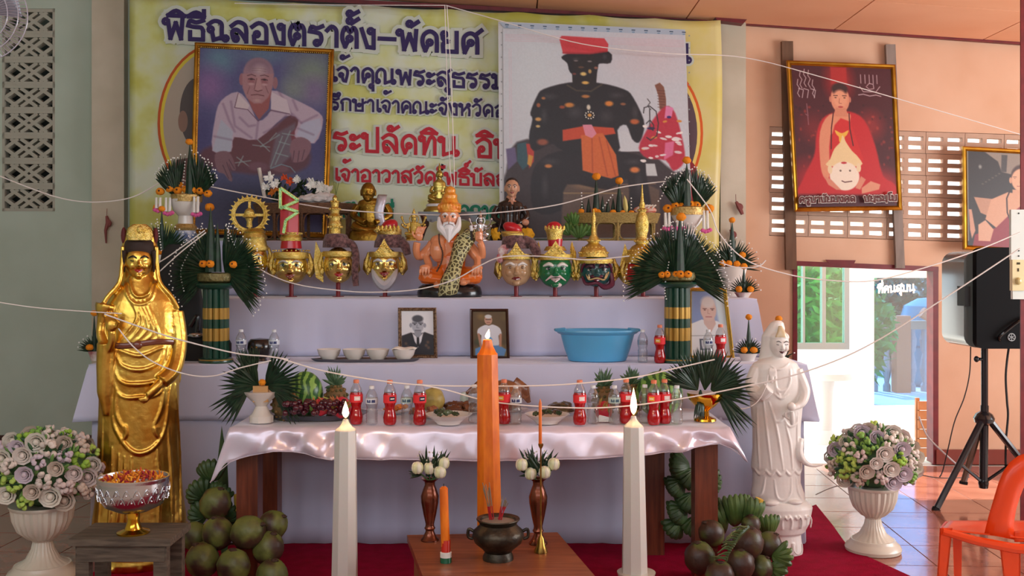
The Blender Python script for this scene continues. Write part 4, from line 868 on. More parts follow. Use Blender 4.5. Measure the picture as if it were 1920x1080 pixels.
zs = .45; t = thing('wooden_stool', 'old grey wooden stool under the silver bowl', 'stool', (X(245, 4.45), 4.45, 0), world=True)
hw = .215
m = MB(); m.box((-hw, -.13, zs-.03), (hw, .15, zs)); m.build('seat', wood_d, t, False)
for sx in (-1, 1):
    for y0 in (-.11, .09):
        m = MB(); m.box((sx*(hw-.05)-.028, y0, .01), (sx*(hw-.05)+.028, y0+.045, zs-.03)); m.build('leg', wood_d, t, False)
m = MB(); m.box((-hw+.03, -.115, zs-.1), (hw-.03, -.09, zs-.03)); m.build('apron', wood_d, t, False)

# ================================================================ PLASTIC CHAIR (orange), seen at the right edge
org = mat('orange_plastic', (250, 78, 22), .35, coat=.2, sss=.05, tl=.12)
ch = thing('plastic_chair', 'bright orange plastic stacking chair at the right edge', 'chair', (X(1880, 4.55), 4.55, 0), world=True)
# pixel shapes at their own depths: the chair faces left-away; left side of the seat nearer the door
def cb(anchor=(1880, 1200, 4.55)): m = MB(anchor); return m
AC = (1880, 500+EYE*F/4.55, 4.55)
class PMB(MB):
    """photo pixels stay photo pixels whatever the depth offset"""
    def p(s, q): f = 1+q[2]/F; return MB.p(s, (960+(q[0]-960)*f, 500+(q[1]-500)*f, q[2]))
m = PMB(AC)
def seat(u, v):  # u left-right, v front-back
    x = 1766+(2010-1766)*u+14*(1-v); d = -70+190*(1-v)*1.0; d = 95-170*v; y = 977+16*v+30*v*u*.4+5*math.sin(PI*u)*math.sin(PI*v)+14*u*v
    return (x, y, d)
m.sheet(24, 12, seat); m.build('seat', org, ch, angle=None, solid=.006)
m = PMB(AC)
for pts in ([(1768, 984, 95), (1760, 1010, 60), (1757, 1004, 0), (1756, 1000, -75)],):
    m.tube([(1775, 982, 95), (1768, 990, 20), (1768, 996, -72)], [5, 5, 6], 8)
m.tube([(1766, 996, -76), (1830, 1014, -78), (1900, 1028, -80), (2010, 1036, -80)], [7, 8, 9, 9], 8, flat=1); m.build('seat_rim', org, ch)
def legp(x0, y0, x1, y1, d, w0, w1):
    m = PMB(AC); m.plate([(x0, y0), (x0+w0, y0), (x1+w1, y1), (x1, y1)], d, 2); m.plate([(x0, y0), (x0+3, y0), (x1+3, y1), (x1, y1)], d, 18); m.plate([(x0+w0-3, y0), (x0+w0, y0), (x1+w1, y1), (x1+w1-3, y1)], d, 14); return m.build('leg', org, ch, False)
legp(1762, 990, 1752, 1170, -78, 24, 15); legp(1874, 1022, 1892, 1174, -80, 40, 20); legp(1786, 985, 1790, 1135, 90, 18, 12); legp(1960, 1000, 1980, 1135, 85, 22, 14)
# back: broad curved hoop rising from the seat side
m = PMB(AC)
L_ = [(1846, 1000), (1854, 968), (1864, 935), (1873, 905), (1882, 884), (1893, 868), (1908, 856), (1930, 848), (1960, 844), (2000, 843)]
I_ = [(1902, 1012), (1898, 985), (1903, 955), (1910, 932), (1917, 914), (1924, 904), (1934, 897), (1950, 893), (1975, 891), (2005, 890)]
vs = [];
for i, (a, b) in enumerate(zip(L_, I_)):
    d = -76+10*i/9*0-4*math.sin(i/9*PI)
    vs += [(a[0], a[1], d+8), ((a[0]*.7+b[0]*.3), (a[1]*.7+b[1]*.3), d), ((a[0]*.3+b[0]*.7), (a[1]*.3+b[1]*.7), d), (b[0], b[1], d+8)]
m.raw(vs, [(i*4+j, i*4+j+1, i*4+5+j, i*4+4+j) for i in range(9) for j in range(3)]); m.build('backrest', org, ch, angle=None, solid=.012)
m = PMB(AC); m.sheet(10, 6, lambda u, v: (1902+110*u, 1012-(20+8*u)*(1-v)+4, -70-6*math.sin(u*3)*v)); m.build('backrest_base', org, ch, angle=None, solid=.008)

# ================================================================ LOUDSPEAKER ON TRIPOD
YS = 6.9; AS = (1845, 500+EYE*F/YS, YS)
sp = thing('tripod_stand', 'black tripod stand with spread legs under the loudspeaker', 'stand', AS)
m = MB(AS); m.C((30, 30, 34)); m.tube([(1846, 640, 0), (1846, 770, 0)], 6.2, 12); m.tube([(1846, 760, 0), (1844, 905, 0)], 7.5, 12); m.build('pole', gloss, sp)
m = MB(AS); m.C((28, 28, 32)); m.lathe((1845, 0), [(6, 770), (15, 776), (19, 784), (17, 792), (9, 797)], 20); m.build('collar', gloss, sp)
m = MB(AS); m.C((30, 30, 32)); m.tube([(1846, 674, 0), (1834, 673, -3)], 3, 8); m.ell((1829, 673, -4), (5, 5, 6), 10, 8); m.build('knob', gloss, sp)
ft = AS[1]
def foot(px, d): return (px, d)
legs = [((1838, 786, -8), (1738, 942, -45)), ((1852, 786, -6), (1945, 905, -10)), ((1844, 788, 6), (1818, 908, 25))]
for i, (a, b) in enumerate(legs):
    m = MB(AS); m.C((26, 27, 32) if i < 2 else (120, 96, 80)); m.tube([a, b], [6.5, 6], 8); o = m.build('leg', gloss, sp)
    m = MB(AS); m.C((14, 14, 16)); m.tube([b, (b[0]+(b[0]-a[0])*.03, b[1]+5, b[2])], 8, 8); q = m.build('rubber_foot', matte, sp)
for a, b in (((1843, 905, 0), (1786, 862, -25)), ((1845, 905, 0), (1905, 860, -8))):
    m = MB(AS); m.C((20, 20, 24)); m.tube([a, b], 3.2, 6); m.build('brace', gloss, sp)
m = MB(AS); m.C((16, 16, 18)); m.lathe((1844, 0), [(0, 917), (8, 915), (9.5, 905), (8, 899)], 14); m.build('hub', gloss, sp)
ls = thing('loudspeaker', 'black loudspeaker box with grey sides standing on the tripod', 'speaker', (1860, 648, YS))
AL = (1860, 648, YS)
def rrect(x0, y0, x1, y1, r, n=5):
    out = []
    for cx, cy, a0 in ((x1-r, y0+r, -90), (x1-r, y1-r, 0), (x0+r, y1-r, 90), (x0+r, y0+r, 180)):
        out += [(cx+r*math.cos(math.radians(a0+90*i/n)), cy+r*math.sin(math.radians(a0+90*i/n))) for i in range(n+1)]
    return out
m = MB(AL); m.C((96, 106, 104)); m.plate(rrect(1787, 472, 1960, 648, 22), -46, 96)
m.build('cabinet', gloss, ls, angle=30)
m = MB(AL); m.C((16, 18, 20)); m.plate(rrect(1803, 465, 1965, 649, 14), -62, 22); m.build('grille', black_p, ls, angle=30)
m = MB(AL); m.C((12, 12, 14)); m.box((1786, 536, -52), (1796, 572, -20)); m.build('handle_recess', matte, ls, False)
m = MB(AL); m.C((170, 176, 178)); m.ring((1866, 628, -63), 6.5, 1.0, 20, 6)
for i in range(3):
    a = math.radians(90+60*i); m.tube([(1866+5.6*math.cos(a), 628-5.6*math.sin(a), -63), (1866-5.6*math.cos(a), 628+5.6*math.sin(a), -63)], .8, 6)
m.build('logo', gloss, ls)
m = MB(AL); m.C((14, 14, 16)); m.tube(smoothpath([(1846, 634, -60), (1842, 628, -66), (1850, 618, -70), (1880, 596, -70), (1905, 590, -68), (1935, 595, -60)]), 3.2, 8); m.build('handle', gloss, ls)
# cables
def cable(name, label, pts, r, c, cat='cable', Y=YS, mt=None, group=None, n=8):
    m = MB((pts[0][0], pts[0][1], Y)); m.C(c); m.tube(smoothpath([(q[0], q[1], q[2] if len(q) > 2 else 0) for q in pts], n), r, 6); o = m.build(name, mt or matte)
    return tag(o, label, cat, group)
cable('speaker_cable', 'dark thin cable hanging from the loudspeaker left of the tripod pole', [(1820, 650), (1818, 700), (1808, 745), (1790, 790), (1778, 840), (1772, 884, 10), (1760, 893, -5)], 1.2, (52, 44, 44))
cable('speaker_cable', 'thick black cable hanging right of the tripod pole by the red post', [(1893, 640), (1886, 700), (1888, 750), (1890, 780), (1886, 830), (1886, 880), (1888, 905, -5)], 2.2, (26, 22, 24))
cable('floor_cable', 'thin grey cable running over the floor behind the flower urn', [(1512, 914, -60), (1560, 908, -20), (1620, 914, 30), (1700, 896, 60), (1770, 902, 30), (1840, 905, 50)], 1.0, (110, 100, 96), Y=7.0)
cable('twisted_cable', 'white twisted cable sagging by the door jamb towards the tripod', [(1747, 790, 60), (1752, 812, 50), (1758, 828, 40), (1775, 850, 20), (1795, 872, 0)], 1.6, (216, 206, 204))
# wooden battens behind the red picture
for nm, q, c, lb in (('batten', [(1466, 77), (1487, 77), (1494, 505), (1474, 506)], (118, 84, 60), 'long brown wooden batten on the wall left of the red monk picture'), ('batten', [(1661, 83), (1679, 83), (1697, 503), (1681, 503)], (148, 132, 122), 'pale grey wooden batten on the wall behind the red monk picture')):
    m = MB((q[3][0], q[3][1], 8.24)); m.C(c); m.plate(q, 0, 9); o = m.build(nm, mat('batten_wood', None, .7, vary=.35, scale=14, stretch=(1, 1, .2)), None, False); tag(o, lb, 'batten', 'battens behind the red monk picture')
# standing fan at the top left corner
t = thing('electric_fan', 'wall fan with wire cage cut off by the top left corner', 'fan', (-32, 30, 4.6)); AFn = (-32, 30, 4.6)
m = MB(AFn); m.C((150, 140, 150))
for i in range(72):
    a = 2*PI*i/72; m.tube([(-32+14*math.cos(a), 30-14*math.sin(a), -22), (-32+60*math.cos(a), 30-60*math.sin(a), -20), (-32+84*math.cos(a), 30-84*math.sin(a), 0)], .7, 4, cap=False)
for R, d in ((84, 0), (72, -12), (56, -20), (40, -22), (14, -22)): m.ring((-32, 30, d), R, 1.2, 48, 6)
m.build('cage', gloss, t)['kind'] = 'stuff'
m = MB(AFn); m.C((120, 112, 124))
for i in range(3):
    a0 = 2*PI*i/3+.5; m.raw([(-32+r*math.cos(a0+o), 30-r*math.sin(a0+o), 2+dd) for r, o, dd in ((8, -.2, 0), (70, -.5, 6), (76, .1, 0), (68, .55, -6), (8, .4, 0))], [(0, 1, 2, 3, 4)])
m.build('blade', gloss, t, False, solid=.002)
m = MB(AFn); m.C((110, 104, 112)); m.lathe((-32, 0), [(0, 14), (14, 14), (14, 46), (0, 46)], 16); m.ell((-32, 30, 18), (16, 24, 16)); m.tube([(-32, 30, 30), (-90, 30, 60)], 6, 8); m.build('motor', gloss, t)
# two dried red bundles hung on the columns
for nm, lb, pts in (('hanging_charm', 'small dried red bundle hanging on the left column', [(200, 405), (203, 418), (198, 432), (199, 456)]), ('hanging_charm', 'dried brown twig bundle hanging on the right column, upper one', [(1380, 378), (1386, 388), (1392, 402)]), ('hanging_charm', 'small dried red bundle on the right column above the fan arrangement', [(1370, 430), (1374, 440), (1372, 452)])):
    m = MB((pts[0][0], pts[0][1], 8.18)); m.C((132, 70, 66)); m.tube([(x, y, 0) for x, y in pts], [2.5, 5, 3, 1.5][:len(pts)], 6); m.ell((pts[1][0]+2, pts[1][1], -1), (5, 3, 6), 8, 6, bump=.5); m.tube([(pts[0][0], pts[0][1]-14, 2), (pts[0][0], pts[0][1], 0)], .5, 4); tag(m.build(nm, matte), lb, 'charm')
lettering((1690, 822, 9.6), 'ที่คนสุมนฺ', (1644, 549), (1714, 545), 12, 3.2, (250, 250, 250), LEAFDOOR, -2)
# ================================================================ STATUES
def surf(rows, x, y, off=0):
    """front depth of a loft at pixel (x, y)"""
    rs = sorted(rows, key=lambda r: r[1])
    for a, b in zip(rs[:-1], rs[1:]):
        if a[1] <= y <= b[1]: t = (y-a[1])/(b[1]-a[1]+1e-6); q = [a[i]+(b[i]-a[i])*t for i in range(4)]; break
    else: q = rs[0] if y < rs[0][1] else rs[-1]
    k = max(-1, min(1, (x-q[0])/q[2])); d0 = a[4] if len(a) > 4 else 0
    return d0-q[3]*math.sqrt(max(0, 1-k*k))+off
def fold(m, rows, pts, r, off=0, n=5):
    P = smoothpath([(x, y, 0) for x, y in pts], n); N = len(P); m.tube([(q[0], q[1], surf(rows, q[0], q[1], off)) for q in P], [r*(.35+.65*math.sin(PI*min(max(i/(N-1), .04), .96))) for i in range(N)], 6)
def head(m, cx, cy, w, h, d=0, nose=1.0, ears=1, turn=0):
    """fused head shapes: skull, cheeks, jaw, nose, brow ridge; w, h half sizes; turn shifts the features sideways"""
    m.ell((cx, cy-h*.1, d), (w, w*.98, h*.92), 20, 14); m.ell((cx+turn*w*.5, cy+h*.42, d-w*.12), (w*.74, w*.72, h*.55), 16, 10)
    for s_ in (-1, 1): m.ell((cx+(turn+s_*.42)*w, cy+h*.22, d-w*.62), (w*.3, w*.28, h*.24), 10, 8)
    tx = cx+turn*w
    m.tube([(tx, cy-h*.12, d-w*.9), (tx, cy+h*.08, d-w*1.04), (tx, cy+h*.24, d-w*1.18*nose)], [w*.07, w*.1, w*.15], 8)
    m.ell((tx, cy+h*.27, d-w*1.02), (w*.24, w*.16, h*.09), 10, 6); m.ell((tx, cy+h*.78, d-w*.66), (w*.26, w*.22, h*.16), 10, 6)
    for s_ in (-1, 1): m.tube([(cx+(turn+s_*.14)*w, cy-h*.2, d-w*.88), (cx+(turn+s_*.42)*w, cy-h*.28, d-w*.84), (cx+(turn+s_*.7)*w, cy-h*.18, d-w*.6)], w*.075, 6)
    if ears:
        for s_ in (-1, 1): m.ell((cx+s_*w*1.0, cy+h*.06, d+w*.1), (w*.13, w*.2, h*.27*ears), 8, 8)
def face(t, anc, cx, cy, w, h, d=0, turn=0, brow=(40, 24, 20), lip=(176, 30, 40), eye=(250, 250, 246), pupil=(20, 16, 16), mt=None, closed=False, browt=.06, mouth='smile', beard=None, teeth=False):
    mt = mt or gloss; tx = cx+turn*w
    m = MB(anc); m.C(brow)
    for s_ in (-1, 1): m.tube(smoothpath([(tx+s_*.12*w, cy-h*.19, d-w*.97), (tx+s_*.4*w, cy-h*.31, d-w*.93), (tx+s_*.72*w, cy-h*.2, d-w*.7)], 3), [w*browt*q for q in (.6, .9, 1.1, 1.2, 1, .8, .5)], 6)
    m.build('eyebrows', mt, t)['kind'] = 'stuff'
    m = MB(anc)
    for s_ in (-1, 1):
        ex = tx+s_*.4*w; ey = cy-h*.07
        if closed: m.C(pupil); m.tube([(ex-.18*w, ey, d-w*.86+.02*w), (ex, ey+h*.035, d-w*.92), (ex+.18*w, ey, d-w*.86)], w*.035, 6)
        else:
            m.C(eye); m.ell((ex, ey, d-w*.83), (w*.19, w*.1, h*.085), 12, 8); m.C(pupil); m.ell((ex, ey, d-w*.92), (w*.085, w*.04, h*.07), 10, 6)
            m.tube([(ex-.2*w, ey-h*.01, d-w*.86), (ex, ey-h*.085, d-w*.92), (ex+.2*w, ey-h*.01, d-w*.84)], w*.025, 5)
    m.build('eyes', mt, t)['kind'] = 'stuff'
    m = MB(anc); my = cy+h*.5; m.C(lip)
    c = -.05 if mouth == 'smile' else .05
    m.tube([(tx-.3*w, my+h*c, d-w*.8), (tx-.12*w, my-h*.03, d-w*.93), (tx, my-h*.01, d-w*.95), (tx+.12*w, my-h*.03, d-w*.93), (tx+.3*w, my+h*c, d-w*.8)], [w*.03, w*.06, w*.05, w*.06, w*.03], 6)
    m.tube([(tx-.24*w, my+h*(.02+c*.4), d-w*.84), (tx, my+h*(.075 if not teeth else .12), d-w*.95), (tx+.24*w, my+h*(.02+c*.4), d-w*.84)], [w*.03, w*.07, w*.03], 6)
    if teeth: m.C((60, 14, 18)); m.ell((tx, my+h*.04, d-w*.86), (w*.24, w*.06, h*.06), 10, 6); m.C((244, 240, 230)); m.box((tx-.14*w, my+h*.0, d-w*.94), (tx+.14*w, my+h*.035, d-w*.9))
    m.build('mouth', mt, t)
GOLDEN = gold
# ---- golden standing statue
AGS = (262, 1062, 5.44); t = thing('golden_statue', 'tall golden standing robed statue with raised hand behind the wooden stool', 'statue', AGS)
rows = [(262, 1000, 84, 46), (262, 975, 84, 46), (262, 930, 78, 44), (261, 880, 74, 42), (260, 820, 72, 41), (261, 760, 71, 40), (262, 700, 71, 40), (264, 650, 70, 39), (266, 610, 69, 38), (266, 585, 66, 35), (266, 565, 60, 31), (265, 550, 50, 27), (264, 538, 38, 23), (263, 526, 25, 19), (262, 515, 19, 16), (262, 500, 18, 15)]
m = MB(AGS); m.loft(rows, 40); head(m, 260, 491, 25, 33, -4, ears=1.3)
m.loft([(262, 560, 62, 16, 12), (262, 545, 50, 17, 12), (262, 530, 37, 18, 12), (262, 505, 33, 18, 10), (262, 470, 33, 20, 8), (262, 445, 30, 20, 6), (262, 428, 22, 16, 4), (262, 421, 10, 8, 4)], 28)   # veil
for s_ in (-1, 1): m.tube(smoothpath([(262+s_*29, 462, -6), (262+s_*31, 500, -8), (262+s_*36, 530, -12), (262+s_*56, 556, -16), (262+s_*68, 580, -16)]), 4.5, 8)
# raised right hand (left in the picture) with sleeve, lowered left arm across the body
m.tube(smoothpath([(205, 570, -8), (194, 620, -12), (206, 650, -34), (214, 640, -44), (215, 618, -50)]), [20, 20, 17, 11, 9, 8, 8, 8, 8, 7.5, 7.5, 7.5, 7, 7, 7, 7, 7, 7, 7, 7, 7, 7, 7, 7, 7][:25], 10)
m.ell((214, 606, -52), (11, 7, 13)); 
for i, (dx, tipx, tipy) in enumerate(((-8, 201, 586), (-3, 206, 578), (3, 214, 577), (8, 222, 582))): m.tube([(214+dx, 600, -54), ((214+dx+tipx)/2, (592+tipy)/2, -57), (tipx, tipy, -55)], [3.6, 3.2, 2.4], 6)
m.tube([(222, 610, -56), (226, 600, -62), (220, 592, -62)], [3.6, 3.2, 2.6], 6)
m.loft([(206, 640, 18, 18, -26), (204, 680, 17, 17, -24), (203, 730, 15, 14, -22), (206, 772, 8, 8, -22)], 16)       # hanging sleeve
m.tube(smoothpath([(326, 585, -6), (332, 640, -14), (322, 690, -34), (300, 712, -46)]), 15, 10)
m.tube(smoothpath([(300, 712, -46), (288, 724, -50), (276, 736, -50)]), [9]*13, 8)
for dx, dy in ((-18, 8), (-14, 14), (-8, 18), (-3, 16)): m.tube([(282, 732, -51), (276+dx*.4, 738+dy*.4, -53), (274+dx*.8, 737+dy*.7, -52)], [4, 3.4, 2.6], 6)
for (a, b, c, r) in ((220, 664, 45, 4), (222, 690, 40, 4.5), (216, 716, 50, 4.5), (214, 740, 52, 4)):
    fold(m, rows, [(262-(262-a), 652), (262-(262-a)*.8, b-10), (262, b), (262+(262-a)*.8, b-12), (262+(262-a)*1.05, 650)], r, 1)
fold(m, rows, [(214, 740), (218, 790), (240, 830), (262, 843), (288, 832), (306, 800), (316, 720)], 5, 1); fold(m, rows, [(230, 800), (237, 792), (239, 806), (232, 818), (228, 824)], 4, 1); fold(m, rows, [(296, 800), (288, 798), (292, 812), (299, 822)], 4, 1)
fold(m, rows, [(222, 720), (222, 770), (240, 806)], 4, 1); fold(m, rows, [(304, 712), (300, 760), (284, 800)], 4, 1)
for x0, y0, x1, y1 in ((247, 848, 246, 990), (293, 836, 295, 990), (214, 830, 208, 990), (226, 842, 222, 985), (236, 848, 233, 985), (312, 800, 320, 985), (326, 720, 336, 980), (198, 780, 190, 980), (330, 640, 334, 720)): fold(m, rows, [(x0, y0), ((x0+x1)/2+2, (y0+y1)/2), (x1, y1)], 3.2, 0)
for i in range(5): fold(m, rows, [(236+i*9, 548+i*3), (258+i*9, 592+i*8), (230+i*14, 636)], 2.6, 0)
for i in range(6): fold(m, rows, [(316, 590+i*16), (328, 598+i*16), (337, 594+i*16)], 3, 1)
fold(m, rows, [(243, 520), (250, 548), (262, 556), (278, 548), (285, 520)], 3, -2); fold(m, rows, [(234, 528), (244, 560), (262, 570), (282, 560), (292, 528)], 2.4, -1)
m.clay('body', gold, t, vox=1.8, smooth=2)
m = MB(AGS); m.loft([(262, 1062, 68, 44), (262, 1050, 74, 47), (262, 1040, 70, 45), (262, 1020, 82, 50), (264, 1000, 88, 52), (264, 985, 84, 50)], 32)
for i in range(9): m.ell((200+i*15.5, 1055, -42+abs(i-4)*3.2), (8, 6, 7), 10, 6)
m.clay('base', gold, t, vox=2.2, smooth=1)
m = MB(AGS); m.C((44, 26, 18))
m.loft([(261, 480, 26, 22, 2), (261, 468, 28, 26, 0), (261, 455, 26, 25, 0), (261, 446, 22, 18, 2)], 24)
for s_ in (-1, 1): m.tube(smoothpath([(261+s_*25, 470, -12), (261+s_*26.5, 486, -10), (261+s_*26, 510, -6)], 4), [5, 4.6, 4, 3.6, 3.2, 2.8, 2.4, 2, 1.6], 8); m.C((96, 30, 34)); m.ell((262+s_*28, 442, 2), (5, 8, 16), 10, 8); m.C((44, 26, 18))
m.build('hair', matte, t)
m = MB(AGS); m.loft([(262, 451, 22, 9, -22), (262, 440, 24, 9, -22), (262, 428, 21, 9, -20), (262, 421, 12, 7, -18)], 24); m.ell((262, 432, -31), (5, 3, 7)); m.ring((262, 440, -30), 7, 1.4, 16, 6)
for i in range(7): m.ell((244+i*6, 449, -30+abs(i-3)*1.2), (2.6, 2.2, 2.6), 8, 6)
m.build('crown', gold_l, t)
m = MB(AGS); m.C((112, 58, 42)); P_ = [(200+i*10, 642+3*math.sin(i*.5), surf(rows, 200+i*10, 642, -3)) for i in range(1, 13)]; m.tube(P_, 5.5, 8, flat=.6); m.ell((258, 644, surf(rows, 258, 644, -5)), (9, 4, 8)); m.build('belt', gloss, t)
face(t, AGS, 260, 491, 25, 33, -4, brow=(40, 26, 18), lip=(178, 26, 34), closed=True, browt=.07)
face_cam(t, 262)
# ---- white standing statue
AWS = (1462, 1039, 5.7); t = thing('white_statue', 'white standing robed statue holding a small vase, on a lotus pedestal', 'statue', AWS)
rows = [(1462, 942, 47, 26), (1458, 925, 50, 26), (1456, 905, 45, 25), (1456, 884, 45, 25), (1456, 875, 48, 26), (1456, 840, 45, 25), (1456, 800, 45, 25), (1456, 760, 49, 26), (1456, 730, 51, 26), (1455, 705, 50, 25), (1453, 690, 46, 24), (1453, 680, 40, 21), (1455, 674, 28, 17), (1457, 668, 13, 11), (1458, 655, 11, 10)]
m = MB(AWS); m.C((236, 232, 226)); m.loft(rows, 36); head(m, 1459, 646, 18.5, 25, -6, ears=0, turn=.12)
m.loft([(1448, 690, 30, 10, 8), (1447, 670, 22, 12, 8), (1448, 650, 20, 14, 6), (1450, 630, 21, 16, 3), (1455, 615, 17, 13, 1), (1457, 605, 12, 9, 0), (1458, 601, 6, 5, 0)], 24)
m.ell((1459, 632, -6), (19.5, 17, 12))
m.tube(smoothpath([(1418, 690, -4), (1406, 722, -10), (1418, 738, -24), (1434, 724, -32)]), [12]*13, 10); m.ell((1438, 706, -34), (5, 4, 9))
for i in range(4): m.tube([(1434+i*3, 702, -35), (1433+i*4, 692, -36), (1435+i*3.4, 686, -34)], [2, 1.8, 1.3], 5)
m.tube(smoothpath([(1492, 694, -4), (1504, 730, -12), (1496, 752, -26), (1478, 760, -34)]), [12, 12, 12, 12, 12, 11, 10, 9, 8, 7, 6.5, 6, 6], 10)
m.tube([(1486, 758, -33), (1474, 762, -38), (1466, 768, -38)], [5.5, 4.5, 3], 7); m.ell((1470, 768, -36), (8, 5, 5)); m.ell((1464, 774, -35), (8, 4.5, 3.5)); 
m.tube([(1462, 768, -38), (1462, 776, -40), (1474, 784, -38)], [2.4, 2.2, 2], 5)
m.tube(smoothpath([(1498, 820, -10), (1494, 845, -16), (1503, 862, -18), (1520, 870, -18), (1537, 868, -18)]), [7, 7, 7, 8, 8, 8, 8, 8, 8, 7, 7, 6, 6, 5, 5, 4, 4, 3, 3, 3, 2.4, 2, 2, 2, 2][:25], 8)
for q in ([(1425, 740), (1432, 800), (1440, 876)], [(1436, 750), (1450, 800), (1462, 876)], [(1416, 760), (1418, 820), (1420, 878)], [(1466, 790), (1476, 830), (1480, 876)], [(1492, 770), (1490, 820), (1496, 868)], [(1440, 770), (1448, 786), (1460, 784), (1466, 770)], [(1464, 782), (1474, 796), (1488, 790), (1490, 778)], [(1440, 684), (1450, 690), (1462, 688), (1476, 678)], [(1448, 690), (1448, 720), (1456, 740)], [(1476, 690), (1474, 716), (1462, 736)], [(1446, 720), (1456, 730), (1470, 724)], [(1446, 735), (1458, 744), (1472, 736)], [(1446, 895), (1450, 925), (1462, 932), (1476, 920), (1478, 892)], [(1430, 890), (1424, 920), (1410, 932)], [(1488, 890), (1492, 920), (1502, 934)]): fold(m, rows, q, 2.4, 0)
for i in range(5): fold(m, rows, [(1412+i*18, 876), (1421+i*18, 886), (1430+i*18, 877)], 3, 0)
m.ell((1440, 938, -26), (14, 7, 5)); m.ell((1484, 936, -26), (14, 7, 5))
m.clay('body', white_s, t, vox=1.3, smooth=2)
m = MB(AWS); m.C((232, 226, 220)); m.loft([(1464, 1039, 40, 28), (1464, 1030, 41, 29), (1464, 1010, 38, 27), (1464, 1000, 37, 27), (1464, 996, 44, 31), (1466, 980, 51, 35), (1467, 960, 54, 37), (1467, 950, 56, 37), (1467, 944, 52, 34), (1465, 938, 46, 30)], 36)
for i in range(5):
    x0 = 1427+i*19.5; dd = 1-38*math.sqrt(1-((x0-1466)/56)**2)
    m.tube(smoothpath([(x0-8, 984, dd+3), (x0-9, 968, dd), (x0-4, 960, dd-2), (x0, 966, dd-2), (x0+4, 960, dd-2), (x0+9, 968, dd), (x0+8, 984, dd+3)], 3), 1.7, 6)
for i in range(4): x0 = 1438+i*17; m.tube(smoothpath([(x0-7, 1012, -26), (x0-7, 1026, -29), (x0, 1032, -30), (x0+7, 1026, -29), (x0+7, 1012, -26)], 3), 1.7, 6)
m.clay('lotus_pedestal', white_s, t, vox=1.4, smooth=1)
m = MB(AWS); m.C((238, 232, 224)); m.lathe((1474, -42), [(3, 790), (5, 784), (4.5, 772), (3, 766)], 12); m.ell((1473, 757, -40), (8, 6, 8)); m.build('small_vase', white_s, t)
m = MB(AWS); m.C((216, 196, 158)); m.loft([(1460, 631, 12, 4, -19), (1460, 622, 8, 4, -19), (1459, 610, 3, 3, -15)], 16); m.build('crown_plaque', gloss, t)
face(t, AWS, 1459, 646, 18.5, 25, -6, turn=.12, brow=(70, 60, 56), lip=(96, 44, 46), closed=True, browt=.035)
# ---- seated figures helper
def seated(anc, parts_mat, col, cx, base_y, hy, hw_, hh, shoulder_y, shoulder_w, lap_y, lap_w, t, vox=.9, dep=1.0, arms=True, headcol=None, hturn=0, ears=1.3, name='body', hd=-4, extra=None, hx=None):
    m = MB(anc); m.C(col); hx = cx if hx is None else hx
    rws = [(cx, lap_y+4, lap_w*.5, lap_w*.34), (cx, lap_y-8, shoulder_w*.72, shoulder_w*.5), (cx, (shoulder_y+lap_y)/2, shoulder_w*.76, shoulder_w*.44), (cx, shoulder_y+8, shoulder_w*.92, shoulder_w*.46), (cx, shoulder_y, shoulder_w*.8, shoulder_w*.4), (cx, shoulder_y-5, shoulder_w*.4, shoulder_w*.3), (hx, hy+hh*.6, hw_*.6, hw_*.6)]
    m.loft(rws, 20)
    for s_ in (-1, 1):
        m.tube(smoothpath([(cx+s_*lap_w*.25, lap_y, 0), (cx+s_*lap_w*.8, lap_y+1, -lap_w*.3), (cx+s_*lap_w*.5, lap_y+6, -lap_w*.56), (cx-s_*lap_w*.3, lap_y+9-s_*2, -lap_w*.52)], 4), [lap_w*q for q in (.3, .3, .29, .28, .27, .25, .21, .18, .16, .15, .14, .13)], 8)
        if arms: m.tube(smoothpath([(cx+s_*shoulder_w*.86, shoulder_y+8, 0), (cx+s_*shoulder_w*1.12, (shoulder_y+lap_y)/2+4, -3), (cx+s_*shoulder_w*.3, lap_y-6, -shoulder_w*.75)], 4), [shoulder_w*.25]*5+[shoulder_w*.19]*4, 8)
    if headcol: m.C(headcol)
    head(m, hx, hy, hw_, hh, hd, ears=ears, turn=hturn)
    if extra: extra(m)
    return m.clay(name, parts_mat, t, vox=vox, smooth=2)
